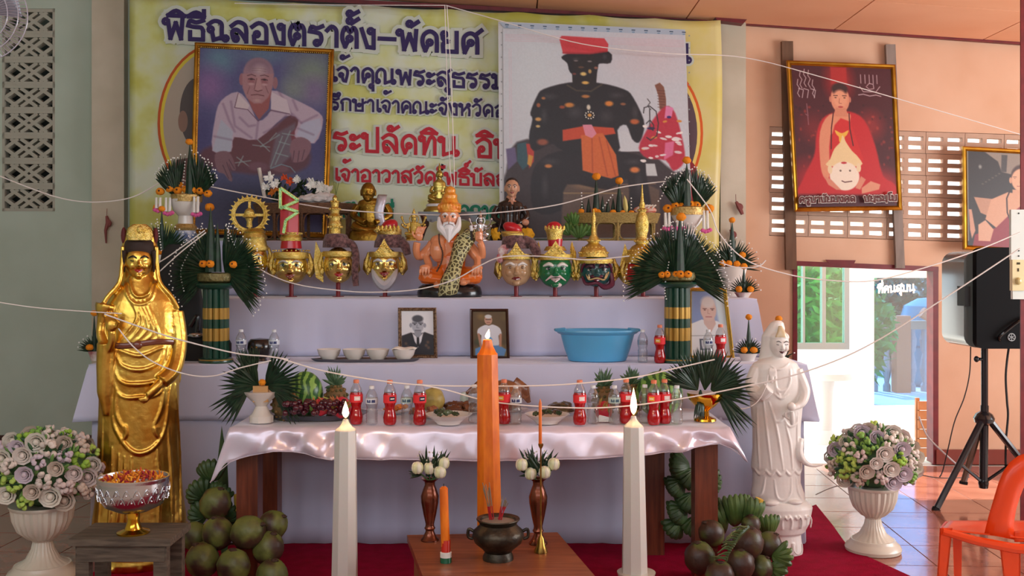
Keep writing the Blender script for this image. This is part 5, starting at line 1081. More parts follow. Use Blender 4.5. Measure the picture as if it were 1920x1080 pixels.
# ---- hermit statue in the middle of the second tier
AH = (843, 557.4, 6.78); t = thing('hermit_statue', 'painted statue of a seated hermit with orange hat, long white beard and leopard sash', 'statue', AH)
SK = (226, 150, 106); OR = (224, 108, 28)
def ex(m):
    m.C(SK)
    m.tube(smoothpath([(812, 455, -2), (800, 478, -6), (806, 498, -22), (802, 502, -34)], 4), [9]*5+[7]*8, 8)
    m.tube(smoothpath([(812, 458, 0), (788, 482, -6), (782, 470, -16), (784, 455, -18)], 4), [9]*4+[7]*9, 8); m.ell((787, 443, -18), (8, 5, 10))
    for i in range(4): m.tube([(782+i*4, 438, -19), (784+i*4.4, 430, -20), (787+i*4.6, 425, -19)], [2.4, 2, 1.5], 6)
    m.tube([(780, 446, -19), (776, 440, -21), (776, 434, -21)], [2.4, 2.1, 1.6], 6)
    m.tube(smoothpath([(876, 455, 0), (902, 482, -6), (904, 466, -14), (900, 455, -16)], 4), [9]*4+[7]*9, 8); m.ell((899, 446, -18), (8, 5, 9))
    for i in range(4): m.tube([(892, 438+i*4, -22), (900, 436+i*4, -25), (905, 439+i*4, -22)], [2.4, 2.2, 1.8], 6)
    m.tube([(905, 440, -18), (902, 432, -20), (900, 428, -20)], [2.4, 2.1, 1.6], 6)
    m.tube(smoothpath([(876, 460, -4), (894, 484, -10), (896, 500, -28)], 4), [9]*4+[7]*5, 8)
    for bx in (800, 896):
        m.ell((bx, 502, -36), (11, 7, 6))
        for i in range(4): m.tube([(bx-8+i*5, 504, -41), (bx-9+i*5.4, 511, -42), (bx-9+i*5.4, 516, -39)], [2.3, 2, 1.6], 6)
    m.ell((826, 536, -34), (12, 7, 5)); m.ell((870, 530, -36), (9, 6, 5))
    m.C(SK); m.ell((822, 470, -14), (15, 14, 22)); m.ell((824, 452, -8), (17, 14, 12))
seated(AH, gloss, OR, 846, 545, 409, 18, 24, 445, 36, 516, 58, t, vox=1.1, arms=False, headcol=(228, 156, 118), ears=1.2, extra=ex, hx=843)
m = MB(AH); m.C((26, 26, 28)); m.loft([(843, 557, 60, 42), (843, 548, 61, 43), (843, 538, 58, 40), (843, 533, 50, 34)], 36); m.build('base', gloss, t)
hat_m = mat('orange_gold_hat', (228, 130, 36), .3, .1, c2=(240, 170, 60), scale=26, bump=.6, bscale=60, coat=.3)
m = MB(AH); m.loft([(843, 399, 21, 20, -2), (843, 390, 22, 21, -2), (843, 384, 22, 20, -1), (843, 380, 17, 16, 0), (843, 372, 14, 13, 0), (844, 366, 14, 13, 0), (844, 362, 10, 10, 0), (844, 356, 10.5, 10, 0), (844, 351, 7, 7, 0), (844, 348, 0.5, .5, 0)], 28)
for i in range(8): m.ell((824+i*5.4, 386+abs(i-3.5)*1.1, -22+abs(i-3.5)*2.2), (3.2, 2.6, 5), 8, 6)
m.clay('hat', hat_m, t, vox=1.0, smooth=1)
m = MB(AH); m.C((236, 236, 238)); m.tube(smoothpath([(824, 408, -12), (826, 425, -18), (834, 436, -22), (843, 452, -22)], 4), [2.5, 3, 4, 5, 6, 7, 7, 6.5, 6, 5, 4, 3, 1.5], 8); m.tube(smoothpath([(862, 408, -12), (860, 425, -18), (852, 436, -22), (843, 452, -22)], 4), [2.5, 3, 4, 5, 6, 7, 7, 6.5, 6, 5, 4, 3, 1.5], 8)
m.ell((843, 430, -22), (11, 6, 9)); m.tube([(843, 430, -24), (843, 455, -24)], [8, 1.5], 8)
for s_ in (-1, 1): m.tube([(843+s_*1, 418.5, -26), (843+s_*8, 420, -25), (843+s_*12, 427, -20)], [2.4, 2.6, 1.2], 6)
m.build('beard', matte, t)
face(t, AH, 843, 409, 18, 24, -4, brow=(240, 240, 240), lip=(190, 90, 80), browt=.11)
# leopard sash
leo = bpy.data.materials.new('leopard_cloth'); leo.use_nodes = True; nt = leo.node_tree; pb = nt.nodes['Principled BSDF']; pb.inputs['Roughness'].default_value = .35
tc = nt.nodes.new('ShaderNodeTexCoord'); vo = nt.nodes.new('ShaderNodeTexVoronoi'); vo.feature = 'DISTANCE_TO_EDGE'; vo.inputs['Scale'].default_value = 34; rr = nt.nodes.new('ShaderNodeValToRGB'); rr.color_ramp.elements[0].position = .06; rr.color_ramp.elements[0].color = lin((206, 204, 150)); rr.color_ramp.elements[1].position = .16; rr.color_ramp.elements[1].color = lin((58, 56, 36)); e2 = rr.color_ramp.elements.new(.4); e2.color = lin((112, 104, 60))
nt.links.new(tc.outputs['Object'], vo.inputs[0]); nt.links.new(vo.outputs[0], rr.inputs[0]); nt.links.new(rr.outputs[0], pb.inputs['Base Color'])
m = MB(AH)
ctrp = smoothpath([(872, 440, -12), (868, 462, -28), (858, 490, -36), (848, 520, -52), (842, 552, -50)], 4)
vs = []
for i, q in enumerate(ctrp):
    u = i/(len(ctrp)-1); wd = 22+3*math.sin(u*9)
    vs += [(q[0]-wd*.72, q[1]+3, q[2]+5), (q[0]-wd*.3, q[1], q[2]-3), (q[0]+wd*.3, q[1], q[2]-3), (q[0]+wd*.72, q[1]-3, q[2]+6)]
m.raw(vs, [(i*4+j, i*4+j+1, i*4+5+j, i*4+4+j) for i in range(len(ctrp)-1) for j in range(3)]); m.tube([(874, 452, -14), (884, 440, 0), (878, 438, 14)], [14, 12, 10], 10); m.build('leopard_sash', leo, t, angle=None, solid=.01)
m = MB(AH); m.C((70, 40, 24))
for q in smoothpath([(824, 440, -14), (826, 456, -28), (832, 474, -34), (830, 492, -36), (822, 508, -38)], 6): m.ell(tuple(q), (1.8, 1.8, 1.8), 6, 5)
m.build('prayer_beads', gloss, t)['kind'] = 'stuff'
m = MB(AH); m.C((30, 30, 34)); m.tube([(884, 430, -22), (886, 452, -24)], [2.4, 2.6], 8); m.C((220, 220, 224)); m.tube([(884, 424, -22), (885, 434, -23)], [3, 3], 8); m.build('held_rod', gloss, t)
# ---- golden seated monk with a silver sash
bronze = mat('gilded_bronze', (176, 138, 52), .3, .85, c2=(120, 88, 30), scale=14, bump=.3)
Yb = 7.35; yb = 500-(Z3-EYE)*F/Yb
A = (698, yb, Yb); t = thing('seated_monk_statue', 'bronze gold statue of an old monk sitting hunched with a silver sash', 'statue', A)
seated(A, bronze, (1, 1, 1), 697, 430, 361, 13.5, 18, 377, 30, 424, 36, t, vox=.9, hx=692, hd=-12, ears=1.4)
m = MB(A); m.loft([(699, yb, 47, 30), (699, 446, 46, 30), (699, 436, 44, 28), (699, 430, 38, 24)], 32); m.build('base', bronze, t)
m = MB(A); m.C((216, 216, 226)); m.sheet(4, 10, lambda u, v: (709+17*u-3*v*(1-v)*4+1.5*math.sin(v*9), 366+66*v, -14-6*math.sin(v*PI)-3*math.sin(u*PI)+12*(v < .06))); m.build('silver_sash', mat('silver_cloth', (206, 206, 220), .35, .4, bump=.3), t, angle=None, solid=.008)
# ---- small golden and silver many-armed figures
def idol(A, cx, by, sc, mt, nm, lb):
    t = thing(nm, lb, 'statue', A); m = MB(A)
    def q(x, y, d=0): return (cx+x*sc, by-y*sc, d*sc)
    m.lathe((cx, 0), [(17*sc, by), (17*sc, by-4*sc), (12*sc, by-6*sc), (16*sc, by-9*sc), (11*sc, by-12*sc)], 20)
    m.loft([(cx, by-12*sc, 12*sc, 8*sc), (cx, by-20*sc, 7*sc, 5*sc), (cx, by-28*sc, 6*sc, 4.5*sc), (cx, by-33*sc, 8*sc, 4*sc), (cx, by-35*sc, 3*sc, 3*sc)], 14)
    for s_ in (-1, 1):
        m.tube([q(s_*3, 13), q(s_*13, 14, -6), q(s_*2, 13, -9)], [4*sc, 3.6*sc, 3*sc], 7)
        m.tube(smoothpath([q(s_*7, 32), q(s_*15, 30, -2), q(s_*20, 40, -4)], 3), 1.9*sc, 6); m.ell(q(s_*20.5, 42, -4), (2.6*sc, 2.2*sc, 3*sc), 8, 6)
        m.tube(smoothpath([q(s_*7, 31), q(s_*14, 24, -3), q(s_*19, 28, -8)], 3), 1.9*sc, 6); m.ell(q(s_*19.5, 29, -8), (2.6*sc, 2.4*sc, 2.6*sc), 8, 6)
        m.tube(smoothpath([q(s_*7, 30), q(s_*10, 22, -2), q(s_*7, 18, -8)], 3), 1.9*sc, 6)
    m.ell(q(0, 39), (4.6*sc, 4.4*sc, 5.4*sc), 12, 8); m.lathe((cx, 0), [(5*sc, by-42*sc), (4.4*sc, by-46*sc), (3.4*sc, by-48*sc), (2.6*sc, by-52*sc), (1*sc, by-56*sc), (0.01, by-60*sc)], 12)
    m.clay('body', mt, t, vox=max(.7, .5*sc), smooth=1)
    m = MB(A); m.ring(q(0, 39, 4), 8*sc, .9*sc, 20, 6); m.build('halo', mt, t); return t
idol((776, 500-(Z3-EYE)*F/7.3, 7.3), 776, 500-(Z3-EYE)*F/7.3, 1.08, gold_l, 'golden_idol', 'small bright golden many-armed figure between the bronze monk and the hermit')
idol((901, 500-(Z3-EYE)*F/7.3, 7.3), 901, 500-(Z3-EYE)*F/7.3, 1.0, silver_m, 'silver_idol', 'small silver many-armed figure right of the hermit')
# ---- small dark table with the golden Buddha
Yt = 7.6; yt = 500-(Z3-EYE)*F/Yt; A = (848, yt, Yt); t = thing('altar_table', 'small dark brown table with curved legs under the golden Buddha', 'table', A)
wd_ = mat('dark_polished_wood', (74, 34, 26), .3, c2=(52, 24, 20), scale=10, coat=.4)
m = MB(A); m.box((786, 398, -24), (912, 404, 26)); m.build('tabletop', wd_, t, False)
m = MB(A); m.plate([(792, 404), (906, 404), (904, 412), (885, 418), (870, 412), (850, 410), (828, 412), (812, 418), (794, 412)], -20, 3); m.build('apron', wd_, t, False)
for sx in (-1, 1):
    for d in (-20, 22):
        m = MB(A); m.tube(smoothpath([(848+sx*54, 404, d), (848+sx*50, 418, d), (848+sx*55, 432, d-1), (848+sx*62, yt-2, d-2)], 4), [5]*6+[4]*7, 8); m.build('leg', wd_, t)
AB_ = (825, 398, Yt); t = thing('golden_buddha', 'slim golden Buddha figure with a flame finial on the small dark table', 'statue', AB_)
bz = mat('pale_gold', (190, 172, 92), .28, .9, bump=.1)
def ex(m): m.tube([(824, 318, 0), (824, 312, 0), (824, 305, 0)], [3.4, 2.2, .6], 8)
seated(AB_, bz, (1, 1, 1), 824, 374, 328, 6.6, 9, 342, 14, 369, 21, t, vox=.7, ears=1.6, hd=0, extra=ex)
m = MB(AB_); m.lathe((824, 0), [(30, 398), (30, 394), (24, 388), (24, 384), (20, 380), (23, 377), (20, 374)], 28, dy=.75); m.build('pedestal', bz, t)
m = MB(AB_); m.C((226, 228, 232)); m.lathe((824, 0), [(24.6, 387.5), (25, 384.5), (23, 382.5)], 28, dy=.78); m.build('white_band', matte, t)
# ---- monk figure in dark robe
Ym = 7.4; ym = 500-(Z3-EYE)*F/Ym; A = (958, ym, Ym); t = thing('robed_monk_statue', 'seated monk statue with pale face in a dark brown robe', 'statue', A)
DR = (44, 34, 32)
def ex(m):
    m.C((206, 150, 120)); m.ell((985, 418, -28), (7, 5, 6)); m.ell((972, 426, -30), (8, 5, 5)); m.C((196, 140, 112)); m.ell((960, 374, -7), (5, 4, 8))
    m.C(DR)
    for i in range(5): m.tube(smoothpath([(938+i*9, 384+i, -12), (940+i*8, 410, -22), (934+i*11, 436, -28)], 3), 2, 6)
seated(A, gloss, DR, 957, 436, 353, 13, 18, 380, 27, 428, 36, t, vox=.9, headcol=(206, 158, 128), ears=1.3, hd=-4, extra=ex, hx=960)
m = MB(A); m.C((40, 32, 30)); m.loft([(958, ym, 40, 26), (958, 444, 40, 26), (958, 438, 34, 22)], 28); m.build('base', gloss, t)
m = MB(A); m.C((58, 48, 46)); m.ell((960, 345, -2), (12.6, 12, 12), 14, 10); m.build('hair', matte, t)
face(t, A, 960, 353, 13, 18, -4, brow=(80, 60, 54), lip=(150, 60, 56), eye=(230, 220, 210))
m = MB(A); m.C((222, 168, 24)); m.ell((985, 440, -30), (16, 8, 11), 14, 10, bump=.5, seed=3); m.ell((930, 440, -24), (9, 7, 12), 12, 10, bump=.5, seed=5); m.clay('yellow_cloth', matte, t, vox=1.1, smooth=1)
# ================================================================ MASKS ON RED STICKS (second tier)
YM = 6.8; yM = 500-(Z2-EYE)*F/YM
stick_m = mat('dark_red_stick', (128, 14, 28), .35, coat=.3)
maroon = mat('maroon_lace_cloth', (60, 24, 30), .6, c2=(132, 92, 92), scale=50, bump=.9, bscale=120, sheen=.3)
redcl = mat('red_lacquer', (186, 22, 40), .3, coat=.3)
glitter = mat('green_glitter', (70, 168, 96), .3, .4, c2=(200, 220, 150), scale=260, bump=.5)
def mask(label, cx, cy, w, h, skin, facekw, dress, group='ritual masks on red sticks', turn=0, ear=True, gild=False, chin=None):
    A = (cx, yM, YM); t = thing('ritual_mask', label, 'mask', A, group)
    m = MB(A); m.tube([(cx, cy+h*.7, 2), (cx, yM, 2)], 4.2, 10); m.lathe((cx, 2), [(11, yM-2), (11, yM)], 16); m.build('stick', stick_m, t)
    m = MB(A); m.C(skin); head(m, cx, cy, w, h, 0, ears=0, turn=turn); m.ell((cx+turn*w*.5, cy+h*.12, 0), (w*1.02, w*.92, h*.84), 20, 14); m.ell((cx+turn*w*.5, cy+h*.45, -w*.1), (w*.86, w*.74, h*.5), 16, 12)
    if chin: chin(m, cx+turn*w, cy)
    m.clay('face', gold_f if gild else gloss, t, vox=1.15, smooth=2)
    if ear:
        for s_ in (-1, 1):
            m = MB(A); ax = cx+s_*w*1.08
            m.raw([(ax, cy-h*.75, 4), (ax+s_*w*.34, cy-h*.3, 8), (ax+s_*w*.42, cy+h*.25, 9), (ax+s_*w*.1, cy+h*.62, 6), (ax-s_*w*.1, cy+h*.1, 2)], [(0, 1, 2, 3, 4)])
            m.tube([(ax, cy-h*.72, 2), (ax+s_*w*.2, cy-h*.1, 4), (ax+s_*w*.06, cy+h*.55, 2)], [w*.08, w*.14, w*.06], 6); m.ell((ax+s_*w*.02, cy+h*.3, 0), (w*.13, w*.12, h*.2), 8, 6)
            m.build('ear_ornament', gold_l, t, solid=.006)
    face(t, A, cx, cy, w, h, 0, turn=turn, **facekw); dress(t, A, cx, cy, w, h); t.rotation_euler.z = math.atan((960-cx)/F)*.5; return t
def part(t, A, name, mt, fn, **k): m = MB(A); m.C((255, 255, 255)); fn(m); return m.build(name, mt, t, **k)
def band(m, cx, cy, w, h, y=-.62, hh=7, f=1.06): m.loft([(cx, cy+h*y+hh/2, w*f, w*f, 0), (cx, cy+h*y, w*(f+.06), w*(f+.06), 0), (cx, cy+h*y-hh/2, w*f, w*f, 0)], 28)
def beads(m, cx, y, R, n, r, d=0):
    for i in range(n): a = 2*PI*i/n; m.ell((cx+R*math.cos(a), y, d+R*math.sin(a)), (r, r, r), 6, 4)
def tri(m, cx, cy, w, h, y, hh, wd=.62):
    bw = w*wd; m.plate([(cx-bw, y), (cx-bw*.55, y-hh*.35), (cx-bw*.3, y-hh*.6), (cx, y-hh), (cx+bw*.3, y-hh*.6), (cx+bw*.55, y-hh*.35), (cx+bw, y)], -w*1.08, 4)
    for i in range(5): m.ell((cx-bw*.6+i*bw*.3, y-4-(2-abs(i-2))*hh*.2, -w*1.1), (2.6, 1.6, 3.2), 8, 6)
GL = dict(brow=(206, 196, 180), lip=(178, 30, 44), eye=(240, 236, 220), pupil=(40, 60, 60))
# 1 wheel crown, half hidden by the left leaf fan
def dr(t, A, cx, cy, w, h):
    def f(m):
        band(m, cx, cy, w, h, -.7, 9); m.loft([(cx, cy-h*.8, w, w), (cx, cy-h*1.2, w*.9, w*.9), (cx, cy-h*1.35, w*1.02, w), (cx, cy-h*1.6, w*.8, w*.8), (cx, cy-h*1.7, w*.9, w*.9), (cx, cy-h*1.9, w*.6, w*.6)], 24)
    part(t, A, 'crown', gold_l, f)
    def g(m):
        X0, Y0, R = 468, 403, 30
        m.ring((X0, Y0, 2), R, 3.4, 40, 8); m.ring((X0, Y0, 0), R-3, 1.4, 40, 6); m.ring((X0, Y0, 0), R+2.4, 1.2, 40, 6)
        for i in range(26): a = 2*PI*i/26; m.raw([(X0+(R+2)*math.cos(a-.09), Y0-(R+2)*math.sin(a-.09), 0), (X0+(R+9)*math.cos(a), Y0-(R+9)*math.sin(a), 1), (X0+(R+2)*math.cos(a+.09), Y0-(R+2)*math.sin(a+.09), 0), (X0+(R+3)*math.cos(a), Y0-(R+3)*math.sin(a), 4)], [(0, 1, 3), (1, 2, 3), (0, 2, 1)])
        m.box((X0-R, Y0-2.4, 0), (X0+R, Y0+2.4, 4)); m.box((X0-2.4, Y0-R, 0), (X0+2.4, Y0+R, 4)); m.ell((X0, Y0-2, 0), (10, 9, 11)); m.lathe((X0, 0), [(12, 404), (13, 407), (8, 409), (5, 416), (6, 426)], 16)
    part(t, A, 'wheel', gold_l, g)
mask('golden ritual mask with a toothed wheel crown, half hidden by the left leaf fan', 478, 487, 23, 31, (1, 1, 1), GL, dr, gild=True)
# 2 tall red hat
def dr(t, A, cx, cy, w, h):
    part(t, A, 'crown', gold_l, lambda m: (band(m, cx, cy, w, h, -.62, 12), m.loft([(cx, 452, 20, 19), (cx, 446, 21, 20), (cx, 441, 18, 17), (cx, 436, 20, 19)], 24), beads(m, cx, 470, w*1.12, 26, 1.6), beads(m, cx, 438, 20, 18, 1.8)))
    part(t, A, 'crown_band', redcl, lambda m: m.loft([(cx, 466, 20, 19), (cx, 450, 18, 17)], 24))
    part(t, A, 'hat', redcl, lambda m: m.raw([(527, 440, -14), (560, 440, -14), (560, 374, -8), (527, 350, -4), (527, 440, 10), (560, 440, 10), (560, 374, 4), (527, 350, 0), (543, 440, -18), (543, 362, -10)], [(0, 8, 9, 3), (8, 1, 2, 9), (7, 6, 5, 4), (1, 5, 6, 2), (0, 3, 7, 4), (3, 9, 2, 6, 7)]), smooth=False)
    for nm, mt, r, o in (('ribbon_edge', gold_l, 4.6, 0), ('ribbon', glitter, 3.0, -2.2)):
        part(t, A, nm, mt, lambda m: [m.plate([(a[0]+(b[1]-a[1])/math.dist(a, b)*r*.7, a[1]-(b[0]-a[0])/math.dist(a, b)*r*.7), (b[0]+(b[1]-a[1])/math.dist(a, b)*r*.7, b[1]-(b[0]-a[0])/math.dist(a, b)*r*.7), (b[0]-(b[1]-a[1])/math.dist(a, b)*r*.7, b[1]+(b[0]-a[0])/math.dist(a, b)*r*.7), (a[0]-(b[1]-a[1])/math.dist(a, b)*r*.7, a[1]+(b[0]-a[0])/math.dist(a, b)*r*.7)], a[2], 2) for q in ([(528, 354), (528, 392), (561, 377), (528, 354)], [(528, 388), (561, 398), (538, 414), (534, 438)]) for a, b in zip([(x, y, -18+o) for x, y in q][:-1], [(x, y, -18+o) for x, y in q][1:])])
mask('golden ritual mask under a tall red hat with green glitter ribbons', 546, 500, 30, 34, (1, 1, 1), dict(brow=(200, 196, 190), lip=(150, 70, 60), eye=(220, 226, 210), pupil=(20, 60, 50), teeth=True), dr, gild=True)
# 3 gold spire, maroon wrap with tail
def dr(t, A, cx, cy, w, h):
    part(t, A, 'crown', gold_l, lambda m: (band(m, cx, cy, w, h, -.64, 10), m.lathe((628, 0), [(12, 440), (11, 428), (13, 420), (10, 414), (12, 406), (8, 400), (10, 392), (7, 388), (8, 380), (4, 376), (5, 371), (1.5, 366)], 18), beads(m, 628, 426, 13, 12, 2.6), beads(m, 628, 407, 12, 12, 2.4), beads(m, 628, 392, 9.6, 10, 2.2), beads(m, 628, 378, 7, 8, 2), m.plate([(592, 452), (606, 484), (606, 530), (592, 520), (588, 490)], 6, 3)))
    part(t, A, 'wrap', maroon, lambda m: m.loft([(632, 464, 27, 25), (631, 452, 25, 24), (630, 440, 20, 19), (630, 438, 12, 12)], 24), angle=None)
    part(t, A, 'hanging_tail', maroon, lambda m: m.tube(smoothpath([(648, 452, -12), (662, 460, -14), (668, 480, -14), (666, 508, -14), (668, 536, -13)]), [6, 7, 7, 6.5, 6.5, 7, 6.5, 6, 5.5], 8, flat=.6))
    part(t, A, 'spire_sprig', mat('dry_sprig', (96, 110, 60), .7), lambda m: [m.tube([(630, 366, 0), (630+dx, 348, 0), (630+dx*1.4, 342, 0)], .5, 4) for dx in (-3, 0, 4)])
mask('golden ritual mask with a golden spire, maroon wrap and hanging maroon tail', 634, 498, 27, 34, (1, 1, 1), dict(GL, brow=(150, 110, 50)), dr, gild=True, turn=.1)
# 4 silver beard, maroon wrap, red top
def dr(t, A, cx, cy, w, h):
    part(t, A, 'crown', gold_l, lambda m: (band(m, cx, cy, w, h, -.62, 10), tri(m, cx, cy, w, h, 474, 26), m.loft([(730, 440, 23, 20), (728, 434, 25, 22), (726, 430, 22, 20)], 24), beads(m, 727, 432, 24, 20, 2.4), [m.blade((708+i*8, 436, -18), 90+i*4-14, 14, 7) for i in range(6)]))
    part(t, A, 'wrap', maroon, lambda m: (m.loft([(728, 464, 27, 25), (729, 452, 26, 24), (730, 440, 22, 20)], 24), m.tube([(750, 448, -8), (760, 462, -10), (765, 478, -10)], [8, 9, 6], 8)), angle=None)
    part(t, A, 'red_top', redcl, lambda m: m.ell((730, 424, 0), (17, 15, 12), 16, 10, rot=(0, -28, 0)))
    part(t, A, 'beard', mat('silver_grey_beard', (190, 192, 200), .35, .3, bump=.3), lambda m: m.tube(smoothpath([(cx-22, cy+6, -12), (cx-16, cy+24, -20), (cx, cy+38, -20), (cx+16, cy+24, -20), (cx+22, cy+6, -12)], 4), [2, 5, 7, 9, 11, 9, 7, 5, 2], 8))
mask('golden ritual mask with a grey beard, maroon wrap and red top', 722, 497, 28, 32, (1, 1, 1), dict(brow=(206, 206, 210), lip=(150, 30, 40), eye=(230, 230, 220), pupil=(70, 60, 50), teeth=True, browt=.08), dr, gild=True)
# 5 skin-coloured old face
def dr(t, A, cx, cy, w, h):
    part(t, A, 'crown', gold_l, lambda m: (band(m, cx, cy, w, h, -.66, 10), tri(m, cx, cy, w, h, 478, 24, .6), m.loft([(962, 444, 20, 18), (961, 438, 22, 20), (960, 434, 20, 18)], 24)))
    part(t, A, 'wrap', maroon, lambda m: (m.loft([(966, 466, 26, 24), (966, 452, 25, 23), (962, 440, 19, 18)], 24), m.tube(smoothpath([(982, 448, -8), (996, 456, -10), (1005, 472, -12), (1008, 482, -10)], 3), [7, 9, 9, 6], 8)), angle=None)
    part(t, A, 'red_top', redcl, lambda m: m.ell((961, 428, 0), (19, 16, 11), 16, 10, rot=(0, 22, 0)))
    part(t, A, 'ribbon_knot', mat('white_red_ribbon', (230, 224, 226), .6, c2=(178, 30, 50), scale=22), lambda m: (m.ell((944, 470, -14), (9, 6, 12), 12, 8, rot=(0, 20, 0), bump=.4), m.ell((938, 484, -12), (7, 5, 9), 12, 8, bump=.4)))
    part(t, A, 'forehead_mark', redcl, lambda m: m.ell((cx+1, cy-20, -w*.9), (4, 1.6, 4), 10, 6))
mask('beige wrinkled ritual mask with a gold diadem and maroon wrap', 968, 504, 28, 34, (186, 150, 112), dict(brow=(226, 222, 218), lip=(120, 40, 44), eye=(196, 178, 150), pupil=(120, 90, 66), mouth='sad', browt=.09), dr)
# 6 green face
def dr(t, A, cx, cy, w, h):
    part(t, A, 'crown', gold_l, lambda m: (band(m, cx, cy, w, h, -.68, 11), tri(m, cx, cy, w, h, 478, 26, .7), m.loft([(1041, 470, 22, 20), (1041, 462, 17, 16)], 20), m.loft([(1040, 450, 14, 13), (1040, 440, 15, 14), (1040, 430, 18, 16)], 20), [m.blade((1026+i*5.6, 434, -14+abs(i-2.5)*3), 90+(2.5-i)*8, 12, 7) for i in range(6)], [m.blade((cx+s_*(w+5-k*3), cy-12-k*8, 2), 90-s_*4, 26, 6) for s_ in (-1, 1) for k in range(3)]))
    part(t, A, 'crown_neck', redcl, lambda m: m.loft([(1041, 464, 13, 12), (1041, 448, 14, 13)], 20)); part(t, A, 'red_top', redcl, lambda m: m.ell((1039, 427, 0), (15, 13, 12), 16, 10))
    part(t, A, 'moustache', mat('pale_pink_paint', (224, 200, 200), .4), lambda m: (m.tube([(cx-18, cy+20, -24), (cx-8, cy+12, -29), (cx, cy+11, -31), (cx+8, cy+12, -29), (cx+19, cy+20, -23)], [1, 2.4, 2.6, 2.4, 1], 6), m.ell((cx+2, cy+28, -20), (10, 5, 5), 12, 8)))
mask('green faced ritual mask with white moustache, gold crown and red top', 1041, 506, 31, 35, (18, 112, 66), dict(brow=(226, 226, 220), lip=(196, 170, 166), eye=(200, 206, 200), pupil=(16, 50, 50), teeth=True, browt=.1), dr)
# 7 ogre mask
def dr(t, A, cx, cy, w, h):
    part(t, A, 'crown', gold_l, lambda m: (band(m, cx, cy, w, h, -.6, 10, 1.08), m.lathe((1113, 0), [(28, 482), (27, 474), (23, 466), (15, 460), (10, 456), (12, 452), (9, 446), (5, 440), (3.6, 420), (4.6, 408), (2.6, 402), (.8, 392)], 24), beads(m, 1113, 474, 27, 24, 2), beads(m, 1113, 464, 20, 18, 1.8), beads(m, 1113, 451, 11.5, 10, 1.8)))
    part(t, A, 'fang_mouth', mat('pale_gold_trim', (214, 186, 130), .3, .4), lambda m: (m.tube(smoothpath([(cx-19, cy+6, -22), (cx-14, cy+16, -26), (cx, cy+13, -30), (cx+14, cy+16, -26), (cx+22, cy+2, -20)], 4), 1.5, 6), m.tube([(cx-14, cy+14, -28), (cx-15, cy+6, -28)], [2, .6], 6), m.tube([(cx+15, cy+14, -28), (cx+18, cy+4, -27)], [2.2, .6], 6)))
    part(t, A, 'maroon_trim', mat('maroon_paint', (92, 30, 54), .3), lambda m: ([m.tube(smoothpath([(cx+s_*3, cy-12, -28), (cx+s_*14, cy-19, -26), (cx+s_*25, cy-10, -18), (cx+s_*28, cy+2, -12)], 4), [2, 3, 3, 2.4, 2], 6) for s_ in (-1, 1)], m.tube(smoothpath([(cx-26, cy+10, -14), (cx-20, cy+24, -20), (cx, cy+22, -26), (cx+14, cy+30, -20), (cx+28, cy+24, -14), (cx+27, cy+4, -12)], 4), [2, 3, 3, 5, 6, 3], 6), m.ell((cx, cy+10, -26), (13, 4, 4), 12, 6)))
mask('dark green and maroon ogre mask with fangs and a thin golden spire', 1118, 508, 30, 31, (40, 82, 82), dict(brow=(60, 30, 50), lip=(120, 40, 60), eye=(214, 206, 196), pupil=(20, 20, 24), browt=.12), dr)
# 8 red mask at the right
def dr(t, A, cx, cy, w, h):
    part(t, A, 'crown', gold_l, lambda m: (band(m, cx, cy, w, h, -.66, 12, 1.1), m.lathe((1204, 0), [(32, 482), (28, 472), (19, 462), (12, 458), (14, 452), (10, 446), (9, 442), (12, 432), (13, 416), (10, 404), (7, 398), (9, 394), (5, 390), (6, 384), (3.4, 378), (2.4, 366), (.8, 346)], 24), [beads(m, 1204, y, r, n, 2) for y, r, n in ((478, 31, 28), (470, 27, 24), (452, 14, 14), (394, 8, 8))], m.plate([(1172, 456), (1182, 484), (1182, 536), (1168, 530), (1163, 496)], 4, 3)))
mask('red faced ritual mask with a tall golden spire behind the right leaf fan', 1206, 510, 31, 34, (184, 26, 36), dict(brow=(220, 150, 60), lip=(220, 170, 90), eye=(226, 216, 200), pupil=(30, 20, 20), browt=.09), dr)

# ================================================================ PALM-LEAF ARRANGEMENTS
def fan(anc, t, cx, cy, a0, a1, n, L, w=5, d=-6, lean=-10, beads_=True, curl=.05, seed=0, name='leaf_fan', rows=(1.0, .72)):
    """dense fan of pointed leaflets; L(angle fraction) gives the length; beads along the rim"""
    R = random.Random(seed); m = MB(anc); b = MB(anc); tips = []
    for k, sc in enumerate(rows):
        for i in range(n):
            u = i/(n-1); a = a0+(a1-a0)*u+R.uniform(-1.2, 1.2); l = (L(u) if callable(L) else L)*sc*R.uniform(.95, 1.03); ln = lean+R.uniform(-4, 4)-k*4
            m.blade((cx, cy, d-k*3), a, l, w*(1 if sc == 1 else 1.3), ln, curl*abs(math.cos(math.radians(a))))
            if k == 0 and beads_ and i % 2 == 0: tips.append((cx+math.cos(math.radians(a))*l, cy-math.sin(math.radians(a))*l+curl*abs(math.cos(math.radians(a)))*l, d+ln-1))
    o = m.build(name, leaf_m, t, False, recalc=False)
    if tips:
        for q in tips: b.ell(q, (1.5, 1.5, 1.5), 6, 4)
        b.build('bead_string', bead_m, t)['kind'] = 'stuff'
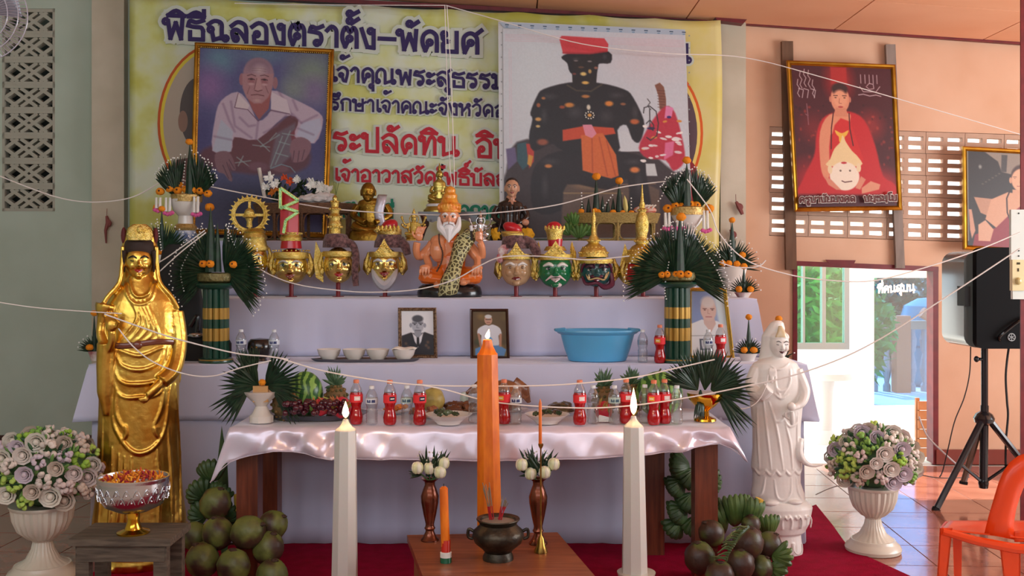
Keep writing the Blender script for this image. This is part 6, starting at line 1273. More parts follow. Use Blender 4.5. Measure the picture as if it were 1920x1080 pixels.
def beadline(anc, t, *lines):
    b = MB(anc)
    for ln in lines:
        P = smoothpath([q if len(q) > 2 else (*q, -16) for q in ln], 3)
        L_ = sum((Vector(P[i+1])-Vector(P[i])).length for i in range(len(P)-1)); n = max(2, int(L_/5.2)); acc = 0; j = 0; tot = 0
        for i in range(n+1):
            s_ = L_*i/n
            while j < len(P)-2 and tot+(Vector(P[j+1])-Vector(P[j])).length < s_: tot += (Vector(P[j+1])-Vector(P[j])).length; j += 1
            e = Vector(P[j+1])-Vector(P[j]); q = Vector(P[j])+e*min(1, (s_-tot)/(e.length+1e-6)); b.ell(tuple(q), (1.5, 1.5, 1.5), 6, 4)
    b.build('bead_string', bead_m, t)['kind'] = 'stuff'
def cone(anc, t, cx, y0, y1, w, d=-4):
    m = MB(anc); m.tube([(cx, y0, d), (cx, y0+(y1-y0)*.5, d), (cx, y1, d)], [w, w*.7, .6], 8); m.build('leaf_cone', leaf_m, t)
mg = MB((0, 0, 1)); mg.k = 1; mg.a = None; mg.ell((0, 0, 0), (1, .9, .8), 16, 10, bump=.22); marig_me = mg.mesh('marigold', marig); marig_me.shade_smooth()
def marigolds(anc, t, pts, r=6, centre=False):
    o0 = W(*anc)
    for q in pts:
        rr = q[3] if len(q) > 3 else r; d = q[2] if len(q) > 2 else -14
        k = anc[2]/F; o = bpy.data.objects.new('marigold', marig_me); COL.objects.link(o); o.parent = t; o.location = Vector(((q[0]-anc[0])*k, d*k, (anc[1]-q[1])*k)); o.scale = (rr*k, rr*k, rr*k); o.rotation_euler = (q[0] % 3, 0, q[0] % 5)
        if centre:
            m = MB(anc); m.ell((q[0], q[1]-1, d-rr*.85), (rr*.24, rr*.14, rr*.24), 8, 6); c = m.build('flower_centre', dark_c, o); c.parent = t
china = mat('white_china_vase', (222, 216, 208), .25, coat=.4)
blue_china = mat('blue_white_china', (190, 200, 214), .25, c2=(70, 96, 140), scale=24, coat=.4)
floss = mat('gold_foil_band', (206, 176, 110), .35, .5, c2=(168, 134, 70), scale=70, bump=.6)
jas = mat('jasmine_white', (232, 230, 224), .6, bump=.5, bscale=200); pink = mat('pink_flower', (226, 96, 160), .6, bump=.4, bscale=200)
def garlands(anc, t, pts):
    for x, y, L in pts:
        m = MB(anc); m.tube([(x-3, y, -22), (x-2.5, y+L, -24)], [2.4, 3], 8); m.tube([(x+4, y, -22), (x+4, y+L, -24)], [2.4, 3], 8); m.build('garland', jas, t)
        m = MB(anc)
        for dx, dy in ((-5, 3), (0, 5), (5, 4), (9, 2)): m.ell((x+dx, y+L+dy, -24), (4, 4, 3.6), 8, 6, bump=.3)
        m.build('garland_tip', pink, t)
# top-left and top-right tall vases
for nm, cx, by, side in (('left', 348, 0, -1), ('right', 1288, 0, 1)):
    Yv = 6.88; byv = 500-(Z2-EYE)*F/Yv+2; A = (cx, byv, Yv)
    if side < 0:
        t = thing('offering_vase', 'tall white and gold vase of palm leaves and marigolds by the old man painting', 'vase', A, 'tall leaf and marigold vases')
        m = MB(A); m.lathe((cx, 0), [(24, byv), (26, byv-6), (18, byv-20), (24, 480), (26, 455), (18, 432)], 24); m.build('stand', blue_china, t)
        m = MB(A); m.lathe((cx, 0), [(17, 434), (22, 428), (17, 420)], 24); m.build('gold_band', floss, t)
        m = MB(A); m.lathe((cx, 0), [(14, 420), (13, 405), (22, 396), (27, 380), (28, 374)], 24); m.build('bowl', china, t)
        m = MB(A); m.lathe((cx+2, 0), [(28, 379), (29, 366), (24, 364)], 24); m.build('gold_rim', floss, t)
        fan(A, t, 334, 370, 78, 136, 32, lambda u: 80-26*u, 5, seed=1); fan(A, t, 374, 370, 42, 98, 32, lambda u: 52+34*u, 5, seed=2)
        cone(A, t, 361, 366, 272, 9, -16); marigolds(A, t, [(360, 268, -16, 7)])
        marigolds(A, t, [(305, 360), (323, 355), (338, 358), (352, 356), (366, 358), (380, 359), (394, 364), (342, 347, -10, 6), (364, 350, -10, 6)], 8, True); marigolds(A, t, [(298, 390, -10, 8), (396, 389, -10, 9)])
        garlands(A, t, [(322, 372, 26), (374, 370, 30), (304, 372, 20)]); beadline(A, t, [(352, 305), (350, 330), (348, 350)], [(320, 320), (316, 340), (312, 352)], [(388, 300), (398, 325), (404, 348)])
    else:
        t = thing('offering_vase', 'tall white vase of palm leaves and marigolds in front of the statue poster', 'vase', A, 'tall leaf and marigold vases')
        m = MB(A); m.lathe((1290, 0), [(24, byv), (26, byv-8), (16, byv-30), (22, 470), (14, 440)], 24); m.build('stand', blue_china, t)
        m = MB(A); m.lathe((1290, 0), [(14, 442), (13, 430), (22, 420), (32, 404), (34, 396)], 24); m.build('bowl', china, t)
        m = MB(A); m.lathe((1288, 0), [(35, 404), (36, 390), (30, 388)], 24); m.build('gold_rim', floss, t)
        fan(A, t, 1272, 394, 76, 130, 34, lambda u: 78-20*u, 5, seed=3); fan(A, t, 1303, 394, 46, 98, 32, lambda u: 56+24*u, 5, seed=4); cone(A, t, 1285, 390, 308, 9, -16); marigolds(A, t, [(1285, 302, -16, 8)])
        marigolds(A, t, [(1250, 392), (1264, 388), (1278, 388), (1292, 385), (1304, 386), (1327, 392, -12, 10), (1284, 376, -10, 6)], 9, True)
        garlands(A, t, [(1247, 400, 26), (1270, 396, 30), (1318, 396, 34)]); beadline(A, t, [(1246, 352), (1238, 370), (1232, 378)], [(1278, 322), (1266, 345), (1260, 372)], [(1292, 330), (1296, 345), (1298, 360)], [(1304, 320), (1316, 335), (1326, 360)])
# big leaf fans on bamboo columns
tube_g = mat('bamboo_green_lacquer', (20, 66, 50), .3, coat=.3); tube_y = mat('gold_bamboo_band', (176, 140, 66), .35, .5)
def bamboo(cx, Yc, top, zb, label, n=12):
    by = 500-(zb-EYE)*F/Yc; A = (cx, by, Yc); t = thing('bamboo_column', label, 'stand', A, 'green and gold bamboo columns')
    for i in range(n):
        a = 2*PI*i/n+.26; x, d = cx+19*math.cos(a), 19*math.sin(a)
        m = MB(A); m.lathe((x, d), [(5, top), (5, by-8)], 8); o = m.build('bamboo_tube', tube_g, t)
        H = by-8-top; m = MB(A)
        for y0, y1 in ((.27, .43), (.56, .74)): m.lathe((x, d), [(5.5, top+H*y0), (5.5, top+H*y1)], 8)
        m.build('gold_band', tube_y, t)
    m = MB(A); m.lathe((cx, 0), [(31, by), (32, by-4), (30, by-9), (28, by-10)], 28); m.lathe((cx, 0), [(26, top), (34, top-3), (38, top-8), (36, top-11)], 28); m.build('disc', tube_g, t)
    m = MB(A); m.lathe((cx, 0), [(31.5, by-6), (31.8, by-8)], 28); m.build('gold_line', tube_y, t)
    return A, t
for cx, nm, zb, Yc, top, lab, lf in ((405, 0, Z1, 6.0, 542, 'green and gold bamboo column carrying the left leaf fan', 'large palm-leaf fan with white bead strings on the left bamboo column'), (1270, 1, Z1, 6.0, 540, 'green and gold bamboo column carrying the right leaf fan', 'large palm-leaf fan with white bead strings on the right bamboo column')):
    bamboo(cx, Yc, top, zb, lab)
    by = top-11; A = (cx, by, Yc); t = thing('leaf_fan_bowl', lf, 'leaf arrangement', A, 'large beaded leaf fans')
    m = MB(A); m.lathe((cx, 0), [(26, by), (34, by-4), (36, by-10), (34, by-18), (28, by-20)], 28); m.build('bowl', mat('olive_gold_bowl', (128, 120, 76), .4, .4, c2=(92, 84, 46), scale=60, bump=.6), t)
    if nm == 0:
        fan(A, t, 398, 510, 84, 232, 60, lambda u: 88-10*math.sin(PI*u)-8*u, 5.4, seed=10); fan(A, t, 424, 508, -56, 88, 60, lambda u: 86-18*math.sin(PI*u)+12*(1-u), 5.4, seed=11)
        cone(A, t, 402, 510, 390, 11, -24); cone(A, t, 414, 510, 420, 8, -22); marigolds(A, t, [(393, 495, -40), (406, 495, -40), (447, 496, -36, 8)], 8, True)
        beadline(A, t, [(384, 420), (374, 450), (356, 480), (344, 510), (350, 545)], [(434, 420), (432, 445), (440, 480), (452, 500), (456, 545)], [(428, 424), (436, 440), (448, 470), (470, 500)])
    else:
        fan(A, t, 1262, 512, 88, 208, 60, lambda u: 96-20*math.sin(PI*u)+10*u, 5.6, seed=12); fan(A, t, 1278, 512, -34, 92, 60, lambda u: 100-24*math.sin(PI*u), 5.6, seed=13)
        cone(A, t, 1271, 512, 400, 10, -24); marigolds(A, t, [(1273, 408, -24, 9)]); marigolds(A, t, [(1236, 515, -34, 7), (1246, 514, -34, 7), (1270, 514, -36), (1284, 514, -36), (1262, 514, -30, 7)], 8, True)
        beadline(A, t, [(1256, 418), (1260, 450), (1252, 490), (1244, 540), (1247, 560)], [(1278, 420), (1284, 445), (1286, 470)], [(1300, 440), (1318, 470), (1338, 500), (1356, 540)])
# smaller bowls of leaves
def bowl_fan(label, cx, cy, Yc, zb, rx, L, aspan=(15, 165), bowlm=None, name='leaf_bowl', conetop=None, mg_=(), seed=0, n=22, w=4, bowl=None, group='small leaf bowls', lines=()):
    by = 500-(zb-EYE)*F/Yc; A = (cx, by, Yc); t = thing(name, label, 'leaf arrangement', A, group)
    m = MB(A); h = by-cy; m.lathe((cx, 0), bowl or [(rx*.6, by), (rx*.62, by-h*.12), (rx*.8, cy+h*.4), (rx, cy), (rx*.9, cy)], 24); m.build('bowl', bowlm or china, t)
    fan(A, t, cx, cy, aspan[0], aspan[1], n, L, w, seed=seed, d=-2, lean=-6)
    if conetop: cone(A, t, cx, cy, conetop, rx*.3, -8); marigolds(A, t, [(cx, conetop-3, -8, 6.5)])
    marigolds(A, t, mg_, 7); 
    if lines: beadline(A, t, *lines)
    return t
redb = mat('red_white_bowl', (150, 40, 52), .3, c2=(220, 214, 208), scale=12, coat=.3)
bowl_fan('leaf and marigold bowl right of the tall poster vase, high on the second tier', 1371, 500, 7.0, Z2, 30, 54, (-5, 172), conetop=416, mg_=[(1352, 494), (1364, 494), (1378, 495), (1389, 478, -14, 7)], seed=21, n=30, lines=([(1366, 452), (1368, 480)], [(1345, 470), (1330, 492)]))
bowl_fan('leaf bowl in a red and white dish at the right end of the second tier', 1393, 548, 6.7, Z2, 17, 32, (10, 170), redb, conetop=502, mg_=[(1382, 542), (1404, 542)], seed=22, n=18, w=3)
bowl_fan('leaf bowl with a tall marigold cone beside the framed portrait of an old person', 1402, 662, 6.1, Z1, 19, 32, (8, 172), conetop=597, mg_=[(1392, 655), (1410, 655)], seed=23, n=18, w=3.4)
bowl_fan('leaf bowl in a red and white dish on the left end of the lowest tier', 180, 658, 6.15, Z1, 15, 32, (60, 172), redb, conetop=590, mg_=[(174, 650)], seed=24, n=14, w=3.4)
bowl_fan('leaf and marigold bowl behind the golden statue head', 306, 478, 6.62, Z2, 22, 62, (20, 168), conetop=395, mg_=[(300, 474), (312, 474), (322, 475)], seed=25, n=34, lines=([(300, 412), (304, 440), (308, 470)],))
bowl_fan('small leaf tuft with a marigold rising behind the white statue', 1458, 676, 6.15, Z1, 10, 34, (30, 150), conetop=600, seed=26, n=10, w=3.4)
# two leaf bowls on the offering table
zc = ZT+.0095; Yc = 5.28; by = 500-(zc-EYE)*F/Yc; A = (490, by, Yc)
t = thing('leaf_pedestal_dish', 'white pedestal dish with dark palm leaves and a yellow flower at the table left end', 'leaf arrangement', A)
m = MB(A); m.lathe((490, 0), [(22, by), (22, by-12), (17, by-16), (10, by-30), (16, by-38), (30, by-52), (34, by-58), (28, by-58)], 28, flute=.03, nf=12); m.build('pedestal_dish', china, t)
m = MB(A); m.C((196, 150, 96)); m.box((478, 722, -16), (506, 752, 14)); m.build('offering_box', matte, t, False)
for i, (a0, a1, L, x) in enumerate(((95, 205, 72, 486), (-30, 75, 78, 500), (78, 112, 76, 476), (205, 245, 86, 472), (-62, -30, 86, 512))): fan(A, t, x, 722, a0, a1, 16 if i < 3 else 7, L, 5.6, seed=30+i, beads_=False, lean=-14)
marigolds(A, t, [(496, 715, -18, 7), (530, 716, -10, 5)])
A = (1322, by-4, Yc+.05); t = thing('leaf_gold_bowl', 'shiny gold pedestal bowl holding dark palm leaves at the table right end', 'leaf arrangement', A); by = 500-(zc-EYE)*F/A[2]
gm = mat('polished_gold', (222, 172, 54), .12, 1)
m = MB(A); m.lathe((1322, 0), [(21, by), (20, by-4), (8, by-9), (7, by-18), (20, by-28), (32, by-42), (34, by-52), (30, by-52)], 32); m.build('pedestal_bowl', gm, t)
for i, (a0, a1, L, x) in enumerate(((92, 165, 76, 1306), (-20, 82, 80, 1332), (66, 108, 84, 1320), (-64, -38, 96, 1340), (255, 275, 56, 1312))): fan(A, t, x, 730, a0, a1, 16 if i < 3 else 6, L, 6, seed=40+i, beads_=False, lean=-14)
# ================================================================ THINGS ON THE LOWEST TIER AND ON THE TABLE
clear = clear_mat('clear_plastic', (240, 244, 246), .06, .05)
syrup = mat('red_syrup', (160, 3, 14), .14, coat=.5)
capm = mat('salmon_cap', (224, 130, 96), .4); capw = mat('white_cap', (214, 220, 226), .4)
def bottle(kind, px, Yc, z, label, group, sc=1.0, lab=0):
    by = 500-(z-EYE)*F/Yc; k0 = 5.14/Yc*sc; A = (px, by, Yc); t = thing('syrup_bottle' if kind else 'water_bottle', label, 'bottle', A, group)
    def L(prof): return [(r*k0, by-h*k0) for r, h in prof]
    if kind:
        m = MB(A); m.lathe((px, 0), L([(10, .5), (12.4, 5), (12.8, 14), (10.5, 24), (9, 30), (9.6, 36), (11.6, 43), (11.8, 58), (10.8, 61)]), 18); m.build('syrup', syrup, t)
        m = MB(A); m.lathe((px, 0), L([(11.4, 61), (10, 68), (6, 75), (4.6, 78), (4.6, 80)]), 18); m.build('bottle_body', clear, t)
        m = MB(A); m.lathe((px, 0), L([(5.4, 78), (5.6, 79), (5.4, 84), (4.8, 84.5)]), 14); m.build('cap', capm, t)
        m = MB(A); m.C((222, 44, 52)); m.lathe((px, 0), L([(12.5, 42), (12.6, 57)]), 20)
        m.C(((36, 36, 60), (232, 178, 60), (230, 214, 214))[lab]); th = -PI/2+(.5, -.5, .3)[lab]
        for y0, y1, a0, a1 in ((46, 54, -.45, .45),):
            vs = [(px+12.9*k0*math.cos(th+a), by-y*k0, 12.9*k0*math.sin(th+a)) for y in (y0, y1) for a in (a0, 0, a1)]; m.raw(vs, [(0, 1, 4, 3), (1, 2, 5, 4)])
        m.C((240, 236, 230)); vs = [(px+13.1*k0*math.cos(th+a), by-y*k0, 13.1*k0*math.sin(th+a)) for y in (49, 51) for a in (-.3, 0, .3)]; m.raw(vs, [(0, 1, 4, 3), (1, 2, 5, 4)])
        m.build('bottle_label', matte, t, recalc=False)
    else:
        P_ = [(9.5, 0), (11.2, 3)]
        for i in range(5): P_ += [(11.4, 6+i*5), (10.5, 8.5+i*5)]
        P_ += [(9.6, 32), (11.4, 38), (11.6, 50), (10.6, 56), (7, 63), (4.4, 67), (4.4, 70)]
        m = MB(A); m.lathe((px, 0), L(P_), 18); m.build('bottle_body', clear, t)
        m = MB(A); m.lathe((px, 0), L([(5, 67.5), (5.1, 72), (4.4, 73)]), 14); m.build('cap', capw, t)
        m = MB(A); m.C((206, 216, 226) if lab != 1 else (180, 206, 200)); m.lathe((px, 0), L([(11.7, 40), (11.8, 50)]), 20); m.C((52, 62, 110) if lab != 1 else (60, 90, 110))
        vs = [(px+12*k0*math.cos(-PI/2+a), by-y*k0, 12*k0*math.sin(-PI/2+a)) for y in (42, 47.5) for a in (-.7, -.2, .3, .7)]; m.raw(vs, [(0, 1, 5, 4), (1, 2, 6, 5), (2, 3, 7, 6)]); m.build('bottle_label', clear if lab == 2 else matte, t, recalc=False)
GB = 'red syrup bottles on the offering table'; GW = 'clear water bottles on the offering table'
for px, d, lb, lab in ((668, .02, 'red syrup bottle behind the flame of the left white candle', 2), (731, 0, 'red syrup bottle between two water bottles, second from the left', 0), (787, 0, 'red syrup bottle just left of the green vegetable bowl', 0), (945, .03, 'red syrup bottle touching the right side of the tall orange candle', 1), (1087, 0, 'red syrup bottle standing right of the thin orange candle', 2), (1174, .05, 'red syrup bottle behind the flame of the right white candle', 2), (1226, 0, 'left one of the two touching red syrup bottles by the watermelon', 1), (1246, .04, 'right one of the two touching red syrup bottles by the watermelon', 2)):
    bottle(1, px, 5.19+d, ZT+.0095, lb, GB, 1.0, lab)
for px, d, lb, lab in ((697, .0, 'clear water bottle between the two leftmost red syrup bottles', 0), (763, .02, 'clear water bottle between two red syrup bottles left of the vegetable bowl', 1), (889, .06, 'clear water bottle mostly hidden by the tall orange candle', 2), (967, .02, 'clear water bottle right of the tall orange candle', 0), (1112, .03, 'clear water bottle next to the red bottle right of the thin candle', 2), (1152, .02, 'clear water bottle just left of the right white candle flame', 1), (1209, .06, 'clear water bottle just right of the right white candle flame', 2), (1269, .02, 'clear water bottle beside the shiny gold leaf bowl', 2)):
    bottle(0, px, 5.2+d, ZT+.0095, lb, GW, 1.0, lab)
z1 = Z1+.004
for px, Yc, kind, lb, lab in ((452, 6.0, 0, 'clear water bottle on the lowest tier beside the left bamboo column', 0), (514, 5.98, 0, 'clear water bottle on the lowest tier right of the black lacquer bowl', 0), (1205, 5.98, 0, 'clear water bottle between the blue basin and a red bottle', 2), (1237, 5.95, 1, 'red syrup bottle left of the right bamboo column', 1), (1328, 6.0, 0, 'clear water bottle in front of the framed portrait of an old person', 0), (1351, 6.0, 1, 'red syrup bottle in front of the framed portrait of an old person', 2)):
    bottle(kind, px, Yc, z1, lb, 'bottles on the lowest altar tier', .98, lab)
# tray with four cups
Yc = 6.05; by = 500-(z1-EYE)*F/Yc; A = (685, by, Yc); t = thing('metal_tray', 'oval grey metal tray carrying four white bowls', 'tray', A)
m = MB(A)
def lens(m, cx, ry, prof, rx): 
    m.loft([(cx, y, rx*q, ry*q) for q, y in prof], 40)
lens(m, 685, 26, [(.9, by), (.96, by-2), (1, by-5), (1.01, by-5.6), (.95, by-4), (.9, by-2.4)], 102); m.build('tray', steel, t)
for i, px in enumerate((617, 664, 708, 757)):
    a2 = (px, by-3.2, Yc); tt = thing('white_bowl', ('leftmost', 'second', 'third', 'rightmost, napkin-topped')[i]+' small white bowl on the metal tray', 'bowl', a2, 'white bowls on the metal tray'); b2 = by-3.2
    m = MB(a2); m.lathe((px, 0), [(12, b2), (13, b2-2), (19, b2-9), (22, b2-19), (22.6, b2-20), (21, b2-19), (17, b2-10), (10, b2-4)], 26); m.build('bowl', china, tt)
    if i == 3: m = MB(a2); m.C((236, 234, 226)); m.sheet(8, 6, lambda u, v: (px-22+46*u, b2-20-5*math.sin(u*PI)*math.sin(v*PI)-2*math.sin(u*9), -20+36*v)); m.build('napkin', matte, tt, angle=None, solid=.002)
    else: m = MB(a2); m.C((214, 208, 196)); m.lathe((px, 0), [(19, b2-14), (0.01, b2-15)], 20); m.build('rice', matte, tt)
# black lacquer bowl
A = (487, by, 6.1); t = thing('lacquer_bowl', 'black lacquer bowl with gold decoration between two water bottles', 'bowl', A)
m = MB(A); m.C((26, 22, 22)); m.lathe((487, 0), [(14, by), (12, by-6), (20, by-14), (23, by-24), (22, by-36), (17, by-42), (0.01, by-44)], 26); m.build('body', gloss, t)
m = MB(A); m.C((150, 104, 50)); [m.ell((487+15*math.cos(a), by-28, 15*math.sin(a)-6), (3, 3, 2), 6, 5) for a in (3.6, 4.1, 4.7, 5.3, 5.8)]; m.build('gold_decoration', gloss, t)['kind'] = 'stuff'
# small framed photos
p = PT(0, 0, .5, 120, 160, (226, 228, 234))
p.P([(0, 90), (34, 78), (60, 84), (86, 76), (120, 88), (120, 160), (0, 160)], (34, 34, 42), 3); p.P([(40, 80), (58, 96), (60, 130), (48, 110)], (226, 226, 232), 2); p.P([(80, 78), (62, 96), (60, 130), (72, 110)], (226, 226, 232), 2); p.P([(56, 92), (64, 92), (66, 128), (54, 128)], (24, 24, 30), 2)
p.E(60, 50, 24, 32, (176, 180, 192), .12); p.E(60, 28, 24, 15, (70, 72, 82), .3); p.E(34, 52, 5, 9, (150, 154, 168)); p.E(86, 52, 5, 9, (150, 154, 168)); p.P([(48, 72), (72, 72), (74, 86), (60, 96), (46, 86)], (150, 154, 166), 3)
for x in (49, 71): p.Ln([(x-7, 44), (x+7, 44)], 3, (60, 60, 70)); p.E(x, 49, 5, 2.5, (50, 50, 60), .4)
p.Ln([(58, 50), (56, 60), (64, 61)], 2.5, (120, 124, 136)); p.Ln([(50, 70), (70, 70)], 3, (96, 96, 108))
for x, y in ((16, 118), (24, 130), (96, 112), (90, 124), (98, 132), (18, 140)): p.E(x, y, 8, 8, (92, 70, 56), .7)
framed('framed_photo', 'ornate framed black and white photo of a man in a dark suit and tie', 'photo frame', [(746, 577), (818, 577), (820, 672), (747, 671)], 6.28, .021, frame_orn, p, .018)
p = PT(0, 0, .5, 130, 180, (92, 72, 42))
for i in range(26): R_ = random.Random(i); p.E(R_.uniform(0, 130), R_.uniform(0, 180), 22, 18, R_.choice([(120, 100, 50), (70, 60, 36), (60, 76, 40), (150, 118, 60), (48, 36, 30)]), .9, a=.6)
p.P([(20, 70), (46, 54), (62, 56), (78, 52), (104, 66), (110, 92), (98, 96), (96, 140), (34, 140), (32, 96), (18, 92)], (218, 220, 228), 3); p.P([(30, 140), (100, 134), (126, 150), (118, 176), (8, 176), (8, 150)], (92, 140, 190), 4)
p.E(60, 34, 16, 20, (196, 150, 126), .12); p.E(60, 20, 16, 9, (206, 206, 206), .3); p.Ln([(22, 92), (30, 140)], 9, (180, 130, 104)); p.Ln([(106, 92), (104, 136)], 9, (180, 130, 104)); p.Ln([(50, 32), (70, 32)], 2.5, (50, 40, 36)); p.Ln([(54, 44), (66, 44)], 2.5, (140, 80, 70)); p.E(64, 110, 12, 10, (110, 170, 220), .4)
framed('framed_photo', 'brown framed colour photo of an old person in a white shirt', 'photo frame', [(881, 579), (953, 579), (956, 674), (882, 672)], 6.26, .018, frame_brown, p, .018)
p = PT(0, 0, .5, 170, 300, (132, 148, 190))
p.E(130, 60, 60, 120, (164, 182, 208), .9); p.P([(120, 20), (160, 0), (170, 0), (170, 200), (130, 140)], (206, 220, 226), 12)
p.P([(0, 150), (50, 130), (90, 140), (120, 136), (170, 160), (170, 300), (0, 300)], (224, 224, 226), 4); p.P([(56, 120), (110, 120), (116, 150), (90, 190), (60, 150)], (206, 176, 166), 4)
p.E(84, 84, 42, 56, (214, 180, 168), .12); p.E(84, 50, 44, 34, (216, 204, 200), .4); 
for x in (66, 104): p.Ln([(x-9, 80), (x+9, 80)], 3.5, (120, 84, 80)); p.E(x, 86, 7, 3, (110, 80, 76), .4)
p.Ln([(82, 84), (80, 102), (90, 104)], 3, (184, 140, 130)); p.Ln([(70, 118), (98, 118)], 4, (170, 100, 100)); p.Ln([(0, 206), (120, 204)], 3, (150, 150, 150)); p.P([(36, 220), (90, 220), (92, 270), (38, 272)], (70, 76, 90), 3); p.P([(44, 226), (84, 226), (86, 264), (46, 266)], (206, 208, 212), 3)
framed('framed_portrait', 'gold framed colour portrait of an old person in white, right of the right bamboo column', 'photo frame', [(1290, 539), (1362, 540), (1378, 674), (1290, 674)], 6.3, .024, frame_gold2, p, .02)
# blue basin
Yc = 6.08; by = 500-(z1-EYE)*F/Yc; A = (1120, by, Yc); t = thing('plastic_basin', 'large light blue plastic basin on the lowest tier', 'basin', A)
bl = mat('light_blue_plastic', (86, 168, 216), .35, coat=.2, sss=.05)
m = MB(A); m.lathe((1120, 0), [(50, by), (54, by-1.5), (62, by-24), (69, by-50), (74, by-52), (78, by-56), (77, by-59), (72, by-58), (66, by-50), (58, by-20), (48, by-5)], 56, dy=.62); m.build('basin', bl, t)
m = MB(A); [m.tube([(1120+s_*60, by-59, -18), (1120+s_*78, by-58, -6), (1120+s_*79, by-58, 6), (1120+s_*60, by-59, 18)], 2.6, 8) for s_ in (-1, 1)]; m.build('handle', bl, t)
# black padded seat behind the golden statue
A = (370, 500-(z1-EYE)*F/6.2, 6.2); t = thing('black_seat', 'black padded seat with a chrome armrest behind the golden statue', 'seat', A); by = A[1]
m = MB(A); m.C((16, 16, 18)); m.loft([(330, by, 52, 12), (330, 640, 54, 13), (334, 560, 46, 12), (334, 500, 36, 11), (332, 470, 28, 10), (330, 458, 14, 6)], 28); m.build('backrest', matte, t)
m = MB(A); m.C((18, 18, 20)); m.loft([(380, by, 58, 26, -14), (380, by-30, 58, 26, -14), (380, by-44, 50, 22, -12), (380, by-48, 30, 14, -12)], 28); m.build('seat_cushion', matte, t)
m = MB(A); m.C((20, 20, 22)); m.tube(smoothpath([(366, 610, -30), (380, 592, -30), (376, 630, -30), (352, 640, -20)]), 5, 8); m.build('armrest', gloss, t)
m = MB(A); m.ell((379, 626, -38), (15, 5, 5), 12, 8); m.ring((379, 626, -36), 15, 1.6, 24, 6, axis='z'); m.build('chrome_trim', silver_m, t)
# baskets on the topmost tier
rat = mat('woven_rattan', (196, 172, 104), .5, c2=(150, 124, 66), scale=70, bump=.8, bscale=160, stretch=(1, 1, 3)); ratd = mat('brown_rattan', (132, 98, 72), .5, c2=(96, 68, 48), scale=70, bump=.8, bscale=160, stretch=(1, 1, 3))
Yk = 7.5; yk = 500-(Z3-EYE)*F/Yk
for cx, rx, mt, top, lb, ry in ((1155, 82, rat, 402, 'oval pale rattan tray stand with arches holding leaf cones and marigolds', 34), (572, 96, ratd, 384, 'dark brown rattan tray stand with round openings under white flowers', 36)):
    A = (cx, yk, Yk); t = thing('rattan_stand', lb, 'basket', A, 'rattan stands on the topmost tier'); H = yk-top
    m = MB(A)
    for i, y in enumerate((top, top+3, top+6, top+9, top+12, top+15)): m.ring((cx, y, 0), rx-i*1.1, 2.1, 56, 6, axis='z')
    m.M = None; m.v = [(q[0], q[1]*ry/rx, q[2]) for q in m.v]; m.build('woven_rim', mt, t)
    m = MB(A); m.lathe((cx, 0), [(rx-4, top+14), (rx-4, top+2), (0.01, top+2)], 48, dy=ry/rx); m.build('tray_floor', mt, t)
    m = MB(A); m.ring((cx, yk-2.5, 0), rx-12, 2.4, 48, 6, axis='z'); m.v = [(q[0], q[1]*ry/rx, q[2]) for q in m.v]; m.build('foot_ring', mt, t)
    n = 10
    for i in range(n):
        a = 2*PI*(i+.5)/n; x, d = cx+(rx-10)*math.cos(a), (rx-10)*math.sin(a)*ry/rx
        m = MB(A); m.tube([(x+(x-cx)*.02, top+14, d), (x, yk-2, d)], 3, 8); m.build('upright', mt, t)
        if math.sin(a) < .4:
            a1 = a+2*PI/n; am = (a+a1)/2; R = (rx-11)
            pts = []
            for j in range(20):
                tt = 2*PI*j/20; ca, sa = math.cos(tt), math.sin(tt); u = math.copysign(abs(ca)**.6, ca)*.5; v = math.copysign(abs(sa)**.6, sa)
                aa = am+u*(a1-a)*.86; pts.append((cx+R*math.cos(aa), (top+14+yk-3)/2-v*(yk-3-top-14)/2*.92, R*math.sin(aa)*ry/rx-1))
            m = MB(A); m.tube(pts, 1.4, 6, closed=True); m.build('round_opening', mt, t)
# content of the right rattan stand
A = (1130, 402, Yk); t = thing('leaf_cone_offering', 'row of small leaf cones with marigolds on the pale rattan stand', 'offering', A)
for x, y in ((1118, 334), (1161, 342)): cone(A, t, x, 402, y, 7, 0); marigolds(A, t, [(x, y-3, 0)], 8)
for i, x in enumerate((1092, 1104, 1130, 1140, 1150, 1172, 1180)): cone(A, t, x, 402, 376-4*(i % 3), 5, 4)
marigolds(A, t, [(1089, 397), (1114, 396), (1120, 398), (1148, 399), (1166, 400), (1182, 400)], 6)
beadline(A, t, [(1090, 362, -4), (1091, 395, -4)], [(1148, 366, -4), (1130, 390, -4)], [(1170, 374, -4), (1172, 396, -4)], [(1183, 372, -4), (1183, 396, -4)])
m = MB(A); m.C((206, 196, 120)); m.blade((1174, 402, -6), 96, 36, 9); m.build('yellow_leaf', matte, t)
t = thing('striped_cloth', 'folded orange and white striped cloth behind the golden spire', 'cloth', (1212, 402, Yk)); m = MB((1212, 402, Yk)); m.ell((1210, 394, 6), (22, 14, 9), 20, 10); m.build('cloth', mat('orange_stripes', (206, 84, 48), .7, c2=(230, 214, 200), scale=26, stretch=(1, 1, 3)), t)
m = MB((1212, 402, Yk)); m.C((230, 222, 210)); [m.tube(smoothpath([(1192+i*9, 396, -2), (1200+i*8, 388, -7), (1214+i*5, 385, -6)], 3), 1.6, 5) for i in range(4)]; m.build('white_stripe', matte, t)
